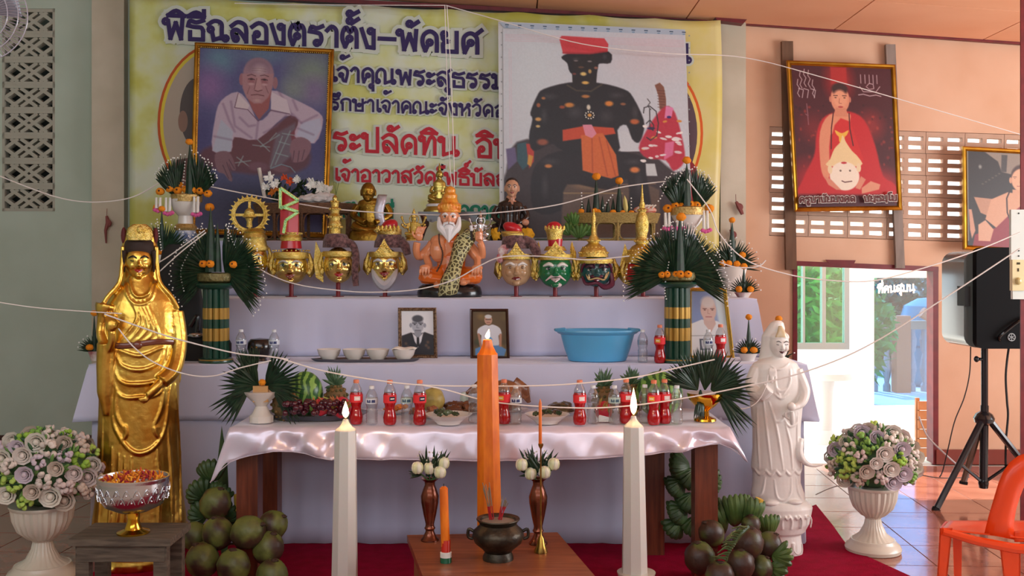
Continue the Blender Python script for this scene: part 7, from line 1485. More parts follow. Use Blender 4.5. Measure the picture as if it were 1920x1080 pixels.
# content of the left stand: white chrysanthemums, foliage, folded cloth, paper roll
def petals(m, c, r, n=26, seed=0):
    R = random.Random(seed)
    for i in range(n):
        a = R.uniform(0, 360); l = r*R.uniform(.6, 1.05); e = R.uniform(-.8, .5); m.blade((c[0], c[1], c[2]), a, l*math.cos(e*.6), r*.34, -l*.6+l*e*.5)
    m.ell(c, (r*.5, r*.5, r*.45), 8, 6, bump=.3)
A = (560, 382, Yk); t = thing('white_flower_bouquet', 'white chrysanthemums with orange flowers and green leaves lying on the brown rattan stand', 'bouquet', A)
for i, (x, y, r) in enumerate(((510, 334, 12), (520, 346, 11), (502, 352, 10), (560, 338, 9), (588, 346, 14), (604, 354, 14), (618, 356, 13), (612, 366, 11))):
    m = MB(A); m.C((234, 234, 228)); petals(m, (x, y, -14), r, seed=i); m.build('flower', matte, t, False)
for i, (x, y, r) in enumerate(((536, 334, 9), (546, 342, 10), (512, 362, 8), (520, 356, 8))): m = MB(A); m.C((214, 84, 40) if i < 2 else (196, 110, 30)); petals(m, (x, y, -12), r, 20, i+20); m.build('flower', matte, t, False)
m = MB(A); R_ = random.Random(5)
for i in range(60): m.blade((R_.uniform(500, 600), R_.uniform(352, 378), R_.uniform(-10, 6)), R_.uniform(0, 180), R_.uniform(12, 22), 5)
m.build('leaves', leaf_m, t, False)['kind'] = 'stuff'
m = MB(A); m.C((206, 200, 192)); m.tube([(499, 372, -10), (488, 316, -10)], 3.6, 8); m.build('paper_roll', matte, t)
t = thing('folded_cloth', 'crumpled white cloth lying at the right end of the brown rattan stand', 'cloth', (600, 382, Yk)); m = MB((600, 382, Yk)); m.C((214, 210, 208)); m.ell((596, 374, -20), (34, 12, 8), 24, 12, bump=.5, seed=2); m.ell((612, 368, -22), (20, 9, 6), 16, 10, bump=.5, seed=7); m.clay('cloth', matte, t, vox=1.3)
# bananas
def banana_hand(m, cx, cy, d, n, L, r, a0, a1, curve=.35, back=.3):
    for i in range(n):
        a = math.radians(a0+(a1-a0)*i/max(1, n-1)); dx, dy = math.cos(a), math.sin(a); dd = d-back*L*math.sin(PI*(i+.5)/n)
        P_ = [(cx, cy, d), (cx+dx*L*.3, cy-dy*L*.3+L*.04, (d+dd)/2-r), (cx+dx*L*.7, cy-dy*L*.7-L*.0, dd-r), (cx+dx*L*(1-curve*.2), cy-dy*L-L*curve*.3, dd), (cx+dx*L*1.02, cy-dy*L-L*curve*.5, dd+1)]
        m.tube(smoothpath(P_, 3), [r*.35, r*.8, r, r*1.05, r, r*.8, r*.45, r*.25], 7)
def bananas(label, anc, hands, group='green banana bunches', stalk=None, mt=None):
    t = thing('banana_bunch', label, 'bananas', anc, group)
    for h in hands:
        # one hand = n single bananas, each its own part
        n = h[3]
        for i in range(n):
            m = MB(anc); a = h[6]+(h[7]-h[6])*(i/max(1, n-1)); a_ = math.radians(a); L, r = h[4], h[5]*.8; dx, dy = math.cos(a_), math.sin(a_); back = .5*L*math.sin(PI*(i+.5)/n)
            P_ = [(h[0], h[1], h[2]), (h[0]+dx*L*.3, h[1]-dy*L*.3, h[2]-back*.5-r*.5), (h[0]+dx*L*.7, h[1]-dy*L*.75-2, h[2]-back-r*.3), (h[0]+dx*L*.92, h[1]-dy*L*.98-L*.1, h[2]-back), (h[0]+dx*L*.95, h[1]-dy*L-L*.2, h[2]-back)]
            m.tube(smoothpath(P_, 3), [r*.4, r*.8, r, r*1.05, r, r*.8, r*.45, r*.25], 7); m.build('banana', mt or green_b, t)
    if stalk: m = MB(anc); m.C(stalk[2] if len(stalk) > 2 else (206, 168, 60)); m.tube(stalk[0], stalk[1], 8); m.build('stalk', matte, t)
    return t
gb2 = mat('light_green_banana', (96, 136, 66), .45, c2=(70, 108, 50), scale=14)
bananas('small light green banana bunch on the topmost tier beside the rattan stand', (1078, yk, Yk), [(1074, 424, -8, 6, 22, 4.4, 40, 140), (1084, 446, -16, 6, 22, 4.6, 30, 150), (1068, 440, -12, 5, 20, 4.6, 60, 170), (1096, 440, -12, 5, 18, 4.4, 0, 110)], mt=gb2)
# fruit ---------------------------------------------------------------
def zy(Yc, z=None): return 500-((z if z is not None else ZT+.0095)-EYE)*F/Yc
pineskin = mat('pineapple_skin', (110, 84, 50), .6, c2=(60, 60, 34), scale=40, bump=1, bscale=60)
crownm = mat('pineapple_crown_leaf', (86, 116, 84), .5, c2=(58, 88, 62), scale=20)
def pineapple(label, cx, by, cy, rx, ry, d, crown_h, Yc, tilt=0, skin=None):
    A = (cx, by, Yc); t = thing('pineapple', label, 'pineapple', A, 'pineapples on the offering table'); m = MB(A); m.C((112, 86, 50)); m.ell((cx, cy, d), (rx, rx, ry), 24, 18)
    b = MB(A)
    for j in range(7):
        for i in range(12):
            th = 2*PI*(i+.5*(j % 2))/12; ph = PI*(j+1)/8; b.C(((124, 92, 48), (92, 82, 44), (70, 74, 40))[(i+j) % 3]); b.ell((cx+rx*math.sin(ph)*math.cos(th), cy-ry*math.cos(ph), d+rx*math.sin(ph)*math.sin(th)), (rx*.17, rx*.17, ry*.11), 5, 4)
    m.build('fruit', matte, t); b.build('eyes', matte, t, False)['kind'] = 'stuff'
    m = MB(A); R_ = random.Random(int(cx))
    for k in range(4):
        for i in range(9-k): a = 90+(-1)**i*(8+i*9-k*2)*(1-.22*k)+R_.uniform(-5, 5)+tilt; m.blade((cx, cy-ry+2, d), a, crown_h*(.55+.45*k/3)*R_.uniform(.85, 1.05)*(1 if k else .8), 7-k, R_.uniform(-12, 12), .1)
    m.build('crown', crownm, t, False); return t
melon = bpy.data.materials.new('watermelon_rind'); melon.use_nodes = True; nt = melon.node_tree; pb = nt.nodes['Principled BSDF']; pb.inputs['Roughness'].default_value = .3
tc = nt.nodes.new('ShaderNodeTexCoord'); wv = nt.nodes.new('ShaderNodeTexWave'); wv.bands_direction = 'X'; wv.inputs['Scale'].default_value = 9; wv.inputs['Distortion'].default_value = 5; wv.inputs['Detail Scale'].default_value = 2; rr = nt.nodes.new('ShaderNodeValToRGB'); rr.color_ramp.elements[0].position = .4; rr.color_ramp.elements[0].color = lin((44, 92, 44)); rr.color_ramp.elements[1].position = .6; rr.color_ramp.elements[1].color = lin((128, 172, 84))
nt.links.new(tc.outputs['Object'], wv.inputs[0]); nt.links.new(wv.outputs[0], rr.inputs[0]); nt.links.new(rr.outputs[0], pb.inputs['Base Color'])
def watermelon(label, cx, cy, rx, ry, Yc, z=None):
    by = zy(Yc, z); A = (cx, by, Yc); t = thing('watermelon', label, 'watermelon', A, 'watermelons on the offering table'); m = MB(A); m.ell((cx, cy, 0), (rx, rx*.9, ry), 28, 20); m.build('rind', melon, t); m = MB(A); m.C((90, 96, 50)); m.tube([(cx, cy-ry+1, 0), (cx+3, cy-ry-5, -2)], 1.6, 6); m.build('stem', matte, t)
pinkd = mat('dragon_fruit_skin', None, .45)
def dragon(label, cx, cy, r, Yc, seed=0):
    A = (cx, cy+r, Yc); t = thing('dragon_fruit', label, 'dragon fruit', A, 'dragon fruits'); m = MB(A); m.C((206, 50, 70)); m.ell((cx, cy, 0), (r, r, r*1.1), 16, 12, bump=.12); m.build('fruit', pinkd, t); m = MB(A); R_ = random.Random(seed)
    for i in range(16):
        a = R_.uniform(20, 160); m.C(grad((210, 90, 70), (150, 160, 70), R_.random())); m.blade((cx+R_.uniform(-r*.8, r*.8), cy+R_.uniform(-r*.8, r*.6), -r*.75), a, r*R_.uniform(.5, 1.4), r*.3, -3)
    m.build('scales', pinkd, t, False)['kind'] = 'stuff'
Yt_ = 5.45; byT = zy(Yt_); A = (592, byT, Yt_); t = thing('fruit_tray', 'round steel tray of fruit at the left end of the offering table', 'tray', A)
m = MB(A); m.lathe((592, 0), [(84, byT), (86, byT-2), (98, byT-9), (99, byT-10), (94, byT-8), (84, byT-3), (0.01, byT-3)], 48, dy=.62); m.build('tray', steel, t)
watermelon('green watermelon behind the palm leaf dish in the fruit tray', 572, 738, 34, 42, 5.5, .808)
pineapple('pineapple under the dark palm leaves in the fruit tray', 536, byT-3, 757, 24, 30, -6, 24, 5.38); pineapple('pineapple with a bushy crown between dragon fruits in the fruit tray', 630, byT-3, 752, 22, 30, 0, 46, 5.5, 10)
dragon('pink dragon fruit in the middle of the fruit tray', 602, 763, 15, 5.3, 1); dragon('pink dragon fruit behind the left white candle flame', 640, 764, 18, 5.3, 2)
R_ = random.Random(8); gA = (575, byT-4, 5.2); t = thing('grape_bunch', 'dark red grapes spread along the front of the fruit tray', 'grapes', gA); gm_ = MB(gA); gm_.C((70, 16, 32)); gm_.ell((575, byT-8, 0), (5.6, 5.6, 6), 10, 8); gme = gm_.mesh('grape', gloss); gme.shade_smooth()
for i in range(64):
    o = bpy.data.objects.new('grape', gme); COL.objects.link(o); o.parent = t; k = 5.2/F; o.location = (R_.uniform(-45, 72)*k, R_.uniform(-8, 16)*k, R_.choice([0, 1, 2])*8*k+R_.uniform(0, 4)*k)
pineapple('pineapple with a pale crown, left one of the pair behind the bottles', 1132, zy(5.6), 752, 22, 28, 0, 42, 5.6); pineapple('pineapple with a dark crown, right one of the pair behind the bottles', 1184, zy(5.6), 748, 22, 28, 0, 42, 5.6)
watermelon('large striped green watermelon behind the paired red bottles', 1236, 739, 44, 43, 5.55); dragon('pink dragon fruit left of the pineapple pair', 1132, 770, 16, 5.38, 4); dragon('pink dragon fruit right of the pineapple pair', 1176, 768, 16, 5.38, 5)
# bowls of food and small things on the table
def plate_of(name, label, cx, Yc, r, h, cat, fill, seed=0, n=9, rim=1.0, fillr=.55, fh=6, fs=7, mt=None, z=None):
    by = zy(Yc, z); A = (cx, by, Yc); t = thing(name, label, cat, A, 'plates and bowls of food on the offering table'); m = MB(A); m.lathe((cx, 0), [(r*.5, by), (r*.52, by-2), (r*.85, by-h*.8), (r, by-h), (r*1.01, by-h-.6), (r*.84, by-h*.72), (r*.5, by-3), (.01, by-3)], 36); m.build('dish', mt or china, t)
    R = random.Random(seed)
    for i in range(n): m = MB(A); m.C(fill[i % len(fill)]); m.ell((cx+R.uniform(-1, 1)*r*fillr, by-h-fh*R.uniform(.2, .8), R.uniform(-.8, .8)*r*fillr), (fs*R.uniform(.8, 1.2), fs, fs*.6), 10, 8, bump=.5, seed=i+seed); m.build('food_piece', gloss, t)
plate_of('food_bowl', 'white bowl of green vegetables left of the tall orange candle', 841, 5.22, 44, 18, 'bowl', [(52, 70, 46), (88, 110, 84), (40, 60, 40)], 1); plate_of('food_bowl', 'white bowl of dark green vegetables behind the thin orange candle', 1026, 5.24, 42, 17, 'bowl', [(40, 64, 40), (96, 70, 50), (60, 80, 50)], 2)
plate_of('food_plate', 'plate of dark roasted pieces right of the tall orange candle', 1050, 5.58, 36, 6, 'plate', [(74, 58, 44), (96, 82, 56), (112, 106, 92)], 3, 10, fs=12, fh=12); plate_of('food_plate', 'plate of brown roasted food left of the tall orange candle', 866, 5.6, 40, 5, 'plate', [(120, 76, 50), (98, 60, 42)], 4, 6, fs=15, fh=12); plate_of('food_plate', 'plate with orange slices behind the water bottles', 744, 5.62, 30, 5, 'plate', [(230, 140, 40), (222, 120, 40)], 5, 5, fs=7, fh=8)
plate_of('pomelo_plate', 'plate with small brown buns beside the yellow pomelo', 800, 5.45, 34, 5, 'plate', [(150, 96, 66)], 6, 2, fs=13, fh=12)
A = (813, zy(5.6), 5.6); t = thing('pomelo', 'pale yellow pomelo behind the red bottle', 'pomelo', A); m = MB(A); m.C((196, 176, 96)); m.ell((811, zy(5.6)-24, 0), (23, 22, 23), 24, 16, bump=.08); m.build('fruit', coco, t); m = MB(A); m.C((110, 110, 60)); m.ell((811, zy(5.6)-47, 0), (2.4, 2.4, 1.6), 8, 6); m.build('stem', matte, t)
A = (932, zy(5.65), 5.65); t = thing('roast_pig_head', 'brown roast pig head on a dish behind the tall orange candle', 'pig head', A); by = A[1]
m = MB(A); m.C((136, 84, 52)); m.ell((946, by-30, 4), (36, 30, 30), 24, 16); m.ell((922, by-22, -22), (20, 18, 16), 16, 12); m.ell((912, by-20, -36), (11, 6, 10), 14, 10); m.C((112, 66, 40)); m.tube([(932, by-52, 0), (900, by-48, -4), (874, by-36, -10)], [16, 13, 3], 10, flat=.4); m.tube([(962, by-54, 0), (984, by-40, -6), (992, by-18, -10)], [14, 12, 4], 10, flat=.4); m.clay('head', gloss, t, vox=1.4)
m = MB(A); m.C((40, 22, 18)); [m.ell((x, by-20, -42), (2.2, 1.4, 3), 8, 6) for x in (908, 916)]; [m.ell((x, by-34, -30), (3, 2, 2), 8, 6) for x in (914, 938)]; m.build('nostrils_and_eyes', gloss, t)['kind'] = 'stuff'
m = MB(A); m.lathe((935, 0), [(34, by), (50, by-4), (56, by-6), (48, by-3.5), (.01, by-3)], 32, dy=.6); m.build('dish', china, t)
A = (1122, zy(5.25), 5.25); t = thing('folded_napkin', 'folded white paper napkin on the table right of the red bottle', 'napkin', (1132, zy(5.28), 5.28)); m = MB((1132, zy(5.28), 5.28)); m.C((222, 230, 232)); b_ = zy(5.28); m.raw([(1118, b_-1, -4), (1148, b_-1, -8), (1150, b_-1, 10), (1124, b_-1, 14), (1124, b_-13, 2), (1146, b_-8, 0)], [(0, 1, 5, 4), (1, 2, 5), (2, 3, 4, 5), (3, 0, 4), (0, 3, 2, 1)]); m.build('paper', matte, t, False)
t = thing('spirit_cup', 'tiny green and white figurine cup left of the pig head', 'cup', (867, zy(5.7), 5.7)); m = MB((867, zy(5.7), 5.7)); m.C((190, 206, 196)); b_ = zy(5.7); m.lathe((872, 0), [(6, b_), (9, b_-10), (10, b_-24), (7, b_-34), (0.01, b_-36)], 14); m.build('cup', gloss, t)
# ================================================================ FOREGROUND
wax_w = mat('white_wax', (204, 200, 192), .4, sss=.2, bump=.04); wax_o = mat('orange_wax', (236, 128, 22), .38, c2=(210, 98, 18), scale=7, stretch=(4, 4, 1), sss=.15)
flame_m = bpy.data.materials.new('flame'); flame_m.use_nodes = True; nt = flame_m.node_tree; nt.nodes.remove(nt.nodes['Principled BSDF']); em = nt.nodes.new('ShaderNodeEmission')
tc = nt.nodes.new('ShaderNodeTexCoord'); sp_ = nt.nodes.new('ShaderNodeSeparateXYZ'); nt.links.new(tc.outputs['Generated'], sp_.inputs[0]); rr = nt.nodes.new('ShaderNodeValToRGB'); e = rr.color_ramp.elements
e[0].position = 0; e[0].color = (1, .42, .08, 1); e[1].position = 1; e[1].color = (1, .62, .2, 1); x = e.new(.25); x.color = (1, .86, .55, 1); x = e.new(.7); x.color = (1, .9, .62, 1)
nt.links.new(sp_.outputs[2], rr.inputs[0]); nt.links.new(rr.outputs[0], em.inputs[0]); em.inputs[1].default_value = 5; nt.links.new(em.outputs[0], nt.nodes['Material Output'].inputs[0])
def flame(A, t, cx, y0, y1, w, energy, bend=0):
    m = MB(A); H = y0-y1; m.C((255, 240, 200)); m.loft([(cx, y0, .8, .8), (cx, y0-H*.12, w*.7, w*.7), (cx, y0-H*.3, w, w), (cx+bend*.3, y0-H*.55, w*.78, w*.78), (cx+bend*.7, y0-H*.8, w*.36, w*.36), (cx+bend, y1, .3, .3)], 16); m.build('flame', flame_m, t)
    m = MB(A); m.C((40, 26, 20)); m.tube([(cx, y0+5, 0), (cx, y0-4, 0)], .9, 6); m.build('wick', matte, t)
    l = lamp('candle_light', 'POINT', W(cx, (y0+y1)/2, A[2]), (0, 0, 0), energy, (1, .58, .26), shadow_soft_size=.02)
for nm, cx, x0, x1, xb0, xb1, yt_, yb_, tipy, fy0, fy1, lb, Yc, cx2 in (('l', 648, 628, 668, 622, 671, 808, 1100, 786, 784, 752, 'thick white hexagonal candle left of the tall orange candle, lit', 4.75, 646), ('r', 1188, 1169, 1207, 1166, 1214, 801, 1072, 780, 778, 727, 'thick white hexagonal candle right of the tall orange candle, lit', 4.8, 1190)):
    A = (cx2, yb_, Yc); t = thing('white_candle', lb, 'candle', A, 'thick white lit candles'); m = MB(A); R0 = (xb1-xb0)/2; R1 = (x1-x0)/2; vs = []
    for (c, y, r) in ((cx2, yb_, R0), (cx, yt_, R1), (cx, yt_-3, R1*.93), (cx, yt_-8, R1*.6), (cx, tipy+6, R1*.32), (cx, tipy, R1*.24)):
        for i in range(8): a = 2*PI*(i+.5)/8; vs.append((c+r*math.cos(a)*1.03, y, r*math.sin(a)))
    m.raw(vs, [(i*8+j, i*8+(j+1) % 8, (i+1)*8+(j+1) % 8, (i+1)*8+j) for i in range(5) for j in range(8)]+[tuple(range(8)), tuple(range(40, 48))]); m.build('wax_body', wax_w, t, angle=30)
    flame(A, t, cx, fy0, fy1, 6.5, 4.5)
    ped = (cx2, 500+EYE*F/Yc, Yc); m = MB(ped); m.C((206, 196, 180)); h0 = ped[1]-2
    m.lathe((cx2+3, 0), [(46, h0), (46, h0-6), (30, h0-12), (28, (h0+yb_)/2), (34, yb_+8), (36, yb_+1), (36, yb_)], 28); o = m.build('candle_foot', gloss, t); o.location = W(*ped)-t.location
A = (918, 996, 4.92); zA = 500-(zl-EYE)*F/4.92; A = (918, zA, 4.92); t = thing('tall_orange_candle', 'very tall thick orange candle, lit, behind the incense pot', 'candle', A); m = MB(A); vs = []
for (c, y, r) in ((918, zA, 24), (914, 664, 20), (914, 661, 17), (914, 648, 10.5), (914, 640, 9), (914, 637, 8)):
    for i in range(8): a = 2*PI*(i+.5)/8; vs.append((c+r*math.cos(a)*1.03, y, r*math.sin(a)))
m.raw(vs, [(i*8+j, i*8+(j+1) % 8, (i+1)*8+(j+1) % 8, (i+1)*8+j) for i in range(5) for j in range(8)]+[tuple(range(8)), tuple(range(40, 48))]); m.build('wax_body', wax_o, t, angle=30)
flame(A, t, 914, 636, 617, 4.5, 1.6, 3)
Yc = 4.5; b_ = zy(Yc, zl+.001); A = (836, b_, Yc); t = thing('small_orange_candle', 'short unlit orange candle with a red band in a white and green holder', 'candle', A)
m = MB(A); m.tube([(836, b_-18, 0), (833, 960, 0), (832, 916, 0), (832, 912, 0)], [8.4, 8.3, 8, 4], 16); m.build('wax_body', wax_o, t); m = MB(A); m.C((200, 48, 34)); m.lathe((836, 0), [(8.8, 1034), (8.8, 1012)], 16); m.build('red_band', gloss, t)
m = MB(A); m.C((20, 96, 66)); m.lathe((836, 0), [(11, b_), (11, b_-10)], 18); m.C((228, 226, 220)); m.lathe((836, 0), [(11, b_-10), (11, b_-19), (10, b_-20)], 18); m.build('holder', gloss, t); m = MB(A); m.C((30, 24, 20)); m.tube([(832, 914, 0), (832, 907, 0)], .8, 5); m.build('wick', matte, t)
# incense pot
brz = mat('dark_bronze', (74, 66, 54), .38, .75, c2=(48, 42, 36), scale=20, bump=.25)
Yc = 4.55; b_ = zy(Yc, zl+.001); A = (934, b_, Yc); t = thing('incense_pot', 'round dark bronze incense pot on the low table', 'incense pot', A)
m = MB(A); m.lathe((934, 0), [(29, b_), (29, b_-5), (25, b_-14), (30, b_-20), (44, b_-32), (49, b_-44), (46, b_-54), (38, b_-61), (34, b_-66), (38, b_-72), (41, b_-75), (40, b_-77), (34, b_-75), (31, b_-70), (.01, b_-69)], 40); m.build('pot', brz, t)
m = MB(A); [m.tube(smoothpath([(934+s_*46, b_-52, 0), (934+s_*55, b_-56, 0), (934+s_*56, b_-42, 0), (934+s_*47, b_-38, 0)], 4), 3, 8) for s_ in (-1, 1)]; m.build('handle', brz, t)
m = MB(A); m.C((128, 112, 98)); m.lathe((934, 0), [(33, b_-71), (16, b_-74), (.01, b_-75)], 24); m.build('ash', matte, t)
R_ = random.Random(2)
inc = MB(A)
for i, (x0, x1, y1) in enumerate([(922+R_.uniform(-4, 4), 906+R_.uniform(-6, 12), 908+R_.uniform(-4, 16)) for _ in range(9)]+[(936+R_.uniform(-4, 4), 944+R_.uniform(-5, 9), 934+R_.uniform(-4, 8)) for _ in range(8)]):
    o_ = (x0, b_-73, R_.uniform(-8, 4)); tt = thing('incense_stick', ('taller grey incense stick with a red foot in the left cluster of the bronze pot' if i < 9 else 'shorter grey incense stick with a red foot in the right cluster of the bronze pot'), 'incense', (x0, b_-73, Yc), 'incense sticks in the bronze pot')
    a_ = (x0, b_-73, Yc); m = MB(a_); m.C((170, 16, 28)); yk_ = b_-73-26; xk = x0+(x1-x0)*26/(b_-73-y1); m.tube([o_, (xk, yk_, o_[2])], .95, 5); m.build('red_foot', matte, tt); m = MB(a_); m.C((128, 112, 92)); m.tube([(xk, yk_, o_[2]), (x1, y1, o_[2])], .8, 5); m.build('stick', matte, tt)
# bronze vases with lotus buds
vz = mat('copper_vase', (128, 66, 42), .25, .75, c2=(96, 50, 34), scale=12, coat=.2)
for cx, Yc, s_, buds, lb in ((806, 4.86, 1.0, ((784, 874), (806, 876), (826, 882), (832, 866)), 'slim copper vase of white lotus buds left of the tall orange candle'), (1009, 4.8, 1.03, ((978, 868), (995, 886), (1021, 882), (1038, 868)), 'slim copper vase of white lotus buds right of the tall orange candle')):
    b_ = zy(Yc, zl+.001); A = (cx, b_, Yc); t = thing('copper_vase', lb, 'vase', A, 'copper vases on the low table'); topy = 897 if cx < 900 else 896; H = b_-topy
    prof = [(17, 0), (17, .02), (13, .06), (8.5, .14), (8, .17), (10.5, .2), (8.5, .23), (8, .27), (12, .42), (16.5, .62), (17, .72), (13, .82), (9.5, .9), (10, .95), (16, .99), (17, 1)]
    m = MB(A); m.lathe((cx, 0), [(r*s_, b_-h*H) for r, h in prof]+[(12, topy+1), (8, topy+8)], 28); m.build('vase', vz, t)
    lt = thing('lotus_bouquet', f'white lotus buds with green leaves in the copper vase {"left" if cx < 900 else "right"} of the tall orange candle', 'bouquet', (cx, topy+4, Yc), 'lotus buds in the copper vases'); A = (cx, topy+4, Yc)
    for i, (x, y) in enumerate(buds):
        m = MB(A); m.C((224, 220, 196)); m.ell((x, y, -12+i % 2*6), (9.5, 9.5, 11), 14, 10)
        for k in range(6): a = k*PI/3; m.C((226, 222, 200) if k % 2 else (212, 216, 170)); m.ell((x+5*math.cos(a), y+1, -12+i % 2*6+5*math.sin(a)), (6.5, 6.5, 11), 8, 6)
        m.C((120, 150, 90)); m.ell((x, y+8, -12+i % 2*6), (6, 6, 4), 8, 6); m.build('lotus_bud', gloss, lt); m = MB(A); m.C((70, 100, 56)); m.tube([(x, y+8, -8), (cx, topy+6, 0)], 1.5, 6); m.build('stem', matte, lt)
    m = MB(A); R_ = random.Random(int(cx))
    for i in range(22): m.blade((cx+R_.uniform(-10, 12), topy-4, R_.uniform(-8, 8)), R_.uniform(50, 130), R_.uniform(34, 62), 5.5, R_.uniform(-10, 6))
    for i in range(6): m.blade((cx-14, topy-8, -6), 175+R_.uniform(-20, 24), R_.uniform(16, 28), 4)
    m.build('leaves', leaf_m, lt, False)['kind'] = 'stuff'
    m = MB(A); m.C((206, 204, 190))
    for i in range(26): m.ell((cx+R_.uniform(-26, 26), topy-R_.uniform(28, 52), R_.uniform(-6, 10)), (1.8, 1.8, 1.8), 6, 4)
    m.build('tiny_white_flowers', matte, lt)['kind'] = 'stuff'
A = (1014, zy(4.66, zl+.001), 4.66); b_ = A[1]; t = thing('thin_candle_stand', 'thin orange candle on a slender brass stand with a bell foot', 'candle stand', A)
m = MB(A); m.lathe((1014, 0), [(13, b_), (13, b_-3), (9, b_-12), (6, b_-26), (2, b_-32), (1.6, b_-60), (1.5, 842), (4.5, 836), (5, 832), (1, 831)], 20); m.build('brass_stand', mat('worn_brass', (176, 140, 62), .3, .9, c2=(120, 90, 44), scale=20), t); m = MB(A); m.lathe((1013, 0), [(3.2, 832), (2.8, 756), (.6, 748)], 10); m.build('thin_candle', wax_o, t)
# silver bowl with petals
b_ = zy(4.42, zs+.001); A = (250, b_, 4.42); t = thing('silver_bowl', 'embossed silver bowl on a gold foot, holding orange and red petals', 'bowl', A)
m = MB(A); m.lathe((250, 0), [(30, b_), (30, b_-3), (16, b_-8), (11, b_-22), (12, b_-38), (14, b_-40)], 28); m.build('gold_foot', gm, t)
m = MB(A); y0 = b_-39; yr = 893; H = y0-yr; m.lathe((250, 0), [(12, y0), (30, y0-3), (52, y0-14), (62, y0-30), (64.5, y0-46), (64, y0-58), (64, yr+6), (65.5, yr+3), (65.5, yr), (62, yr), (60, yr+8), (58, yr+16), (.01, yr+18)], 56, dy=.95); m.build('bowl', silver_m, t)
m = MB(A)
for i in range(22):
    a = 2*PI*i/22
    for yy, rr_ in ((y0-46, 64.5), (y0-32, 63)): aa = a+(yy == y0-32)*PI/22; m.tube(smoothpath([(250+rr_*math.cos(aa-.1), yy+6, rr_*.95*math.sin(aa-.1)), (250+(rr_+1.5)*math.cos(aa), yy-6, (rr_+1.5)*.95*math.sin(aa)), (250+rr_*math.cos(aa+.1), yy+6, rr_*.95*math.sin(aa+.1))], 3), 0.8, 5); m.ell((250+(rr_+.5)*math.cos(aa), yy+3, (rr_+.5)*.95*math.sin(aa)), (1.8, 1.8, 1.8), 6, 5)
m.build('embossing', silver_m, t)['kind'] = 'stuff'
m = MB(A); R_ = random.Random(12)
for i in range(260): r = 52*math.sqrt(R_.random()); a = R_.uniform(0, 6.3); m.C(R_.choice([(226, 130, 20), (236, 160, 36), (196, 80, 20), (150, 20, 40)])); m.blade((250+r*math.cos(a), yr+10-8*(1-r/52)-R_.uniform(0, 7), r*math.sin(a)), R_.uniform(-30, 210), R_.uniform(7, 13), 4.5, R_.uniform(-6, 6))
m.build('petals', matte, t, False, recalc=False)['kind'] = 'stuff'
# coconuts: each nut a thing of its own
def coconut(x, y, r, Yc, label, group, tilt=0, green=(104, 112, 52), tone=0, seed=0):
    k = Yc/F; by = y+r; A = (x, by, Yc); o = thing('coconut', label, 'coconut', A, group); m = MB(A); m.C((0, 0, 0)); m.ell((x, y, 0), (r, r*.95, r*1.08), 22, 16, rot=(0, tilt, 0), bump=.06, seed=seed)
    G_ = lin(green); B_ = lin((74, 50, 38)); c = []
    for q in m.v: v = Vector(q)/(k*r); f = noise.noise(v*1.1+Vector((seed*3.1, 0, 0)))*1.7+.08-tone+(v.z-.9)*.35; f = max(0, min(1, f*2.2+.5)); c.append(tuple(B_[i]*(1-f)+G_[i]*f for i in range(4)))
    m.c = c; m.build('husk', coco, o); m = MB(A); m.C((64, 44, 34)); a = math.radians(tilt); m.ell((x+math.sin(a)*r*1.02, y-math.cos(a)*r*1.02, -r*.12), (r*.26, r*.26, r*.12), 10, 6, bump=.4); m.build('stalk_scar', matte, o)
LC = [(404, 944, 29, 5.2, 20, 'coconut on top of the left pile, green above and brown below'), (408, 1000, 29, 5.05, -10, 'brownish green coconut in the middle row of the left pile'), (367, 1006, 26, 5.15, -30, 'small green coconut at the left edge of the left pile'), (465, 998, 31, 5.0, 60, 'broad shiny green coconut in the middle of the left pile'), (511, 985, 27, 5.1, 50, 'olive coconut pointing right at the right edge of the left pile'), (503, 1028, 29, 5.02, 20, 'yellowish green coconut low at the right of the left pile'), (380, 1050, 31, 4.98, -20, 'green and brown coconut low at the left of the left pile'), (438, 1062, 31, 4.92, 0, 'round dark green coconut at the bottom of the left pile'), (510, 1080, 30, 4.95, 10, 'coconut at the lower right bottom of the left pile')]
for i, (x, y, r, Yc, tl_, lb) in enumerate(LC): coconut(x, y, r, Yc, lb, 'coconuts in the left pile', tl_, (112, 120, 58), .0, i+1)
RC = [(1402, 1018, 29, 4.95, 10, 'round brown coconut with a green patch on top of the right pile'), (1440, 1024, 26, 5.1, 30, 'brown coconut behind the top coconut of the right pile'), (1312, 1046, 29, 5.05, -10, 'dark brown coconut at the left of the right pile'), (1388, 1058, 27, 4.9, 0, 'purplish brown coconut under the top one of the right pile'), (1350, 1082, 28, 4.85, 0, 'green topped coconut at the bottom of the right pile'), (1334, 1000, 24, 5.2, -30, 'small dark brown coconut at the upper left of the right pile'), (1424, 1066, 24, 5.0, 30, 'dark coconut low at the right of the right pile'), (1408, 984, 18, 5.25, 0, 'smallest brown coconut behind the stem of the right pile')]
for i, (x, y, r, Yc, tl_, lb) in enumerate(RC): coconut(x, y, r, Yc, lb, 'coconuts in the right pile', tl_, (92, 104, 50), .55, i+20)
gd = mat('dark_green_banana', (66, 92, 48), .5, c2=(42, 64, 34), scale=10)
bananas('large dark green banana stem behind the coconuts on the left', (402, 985, 5.32), [(402, 900, 0, 7, 36, 9, 50, 150), (386, 930, -4, 7, 32, 9, 80, 200), (412, 935, -6, 6, 30, 9, 20, 110), (388, 965, -4, 7, 30, 8, 100, 230), (424, 972, -2, 5, 30, 8, -20, 70)], mt=gd, stalk=([(455, 990, -8), (450, 960, -8), (447, 925, -8)], [9, 8, 7]))
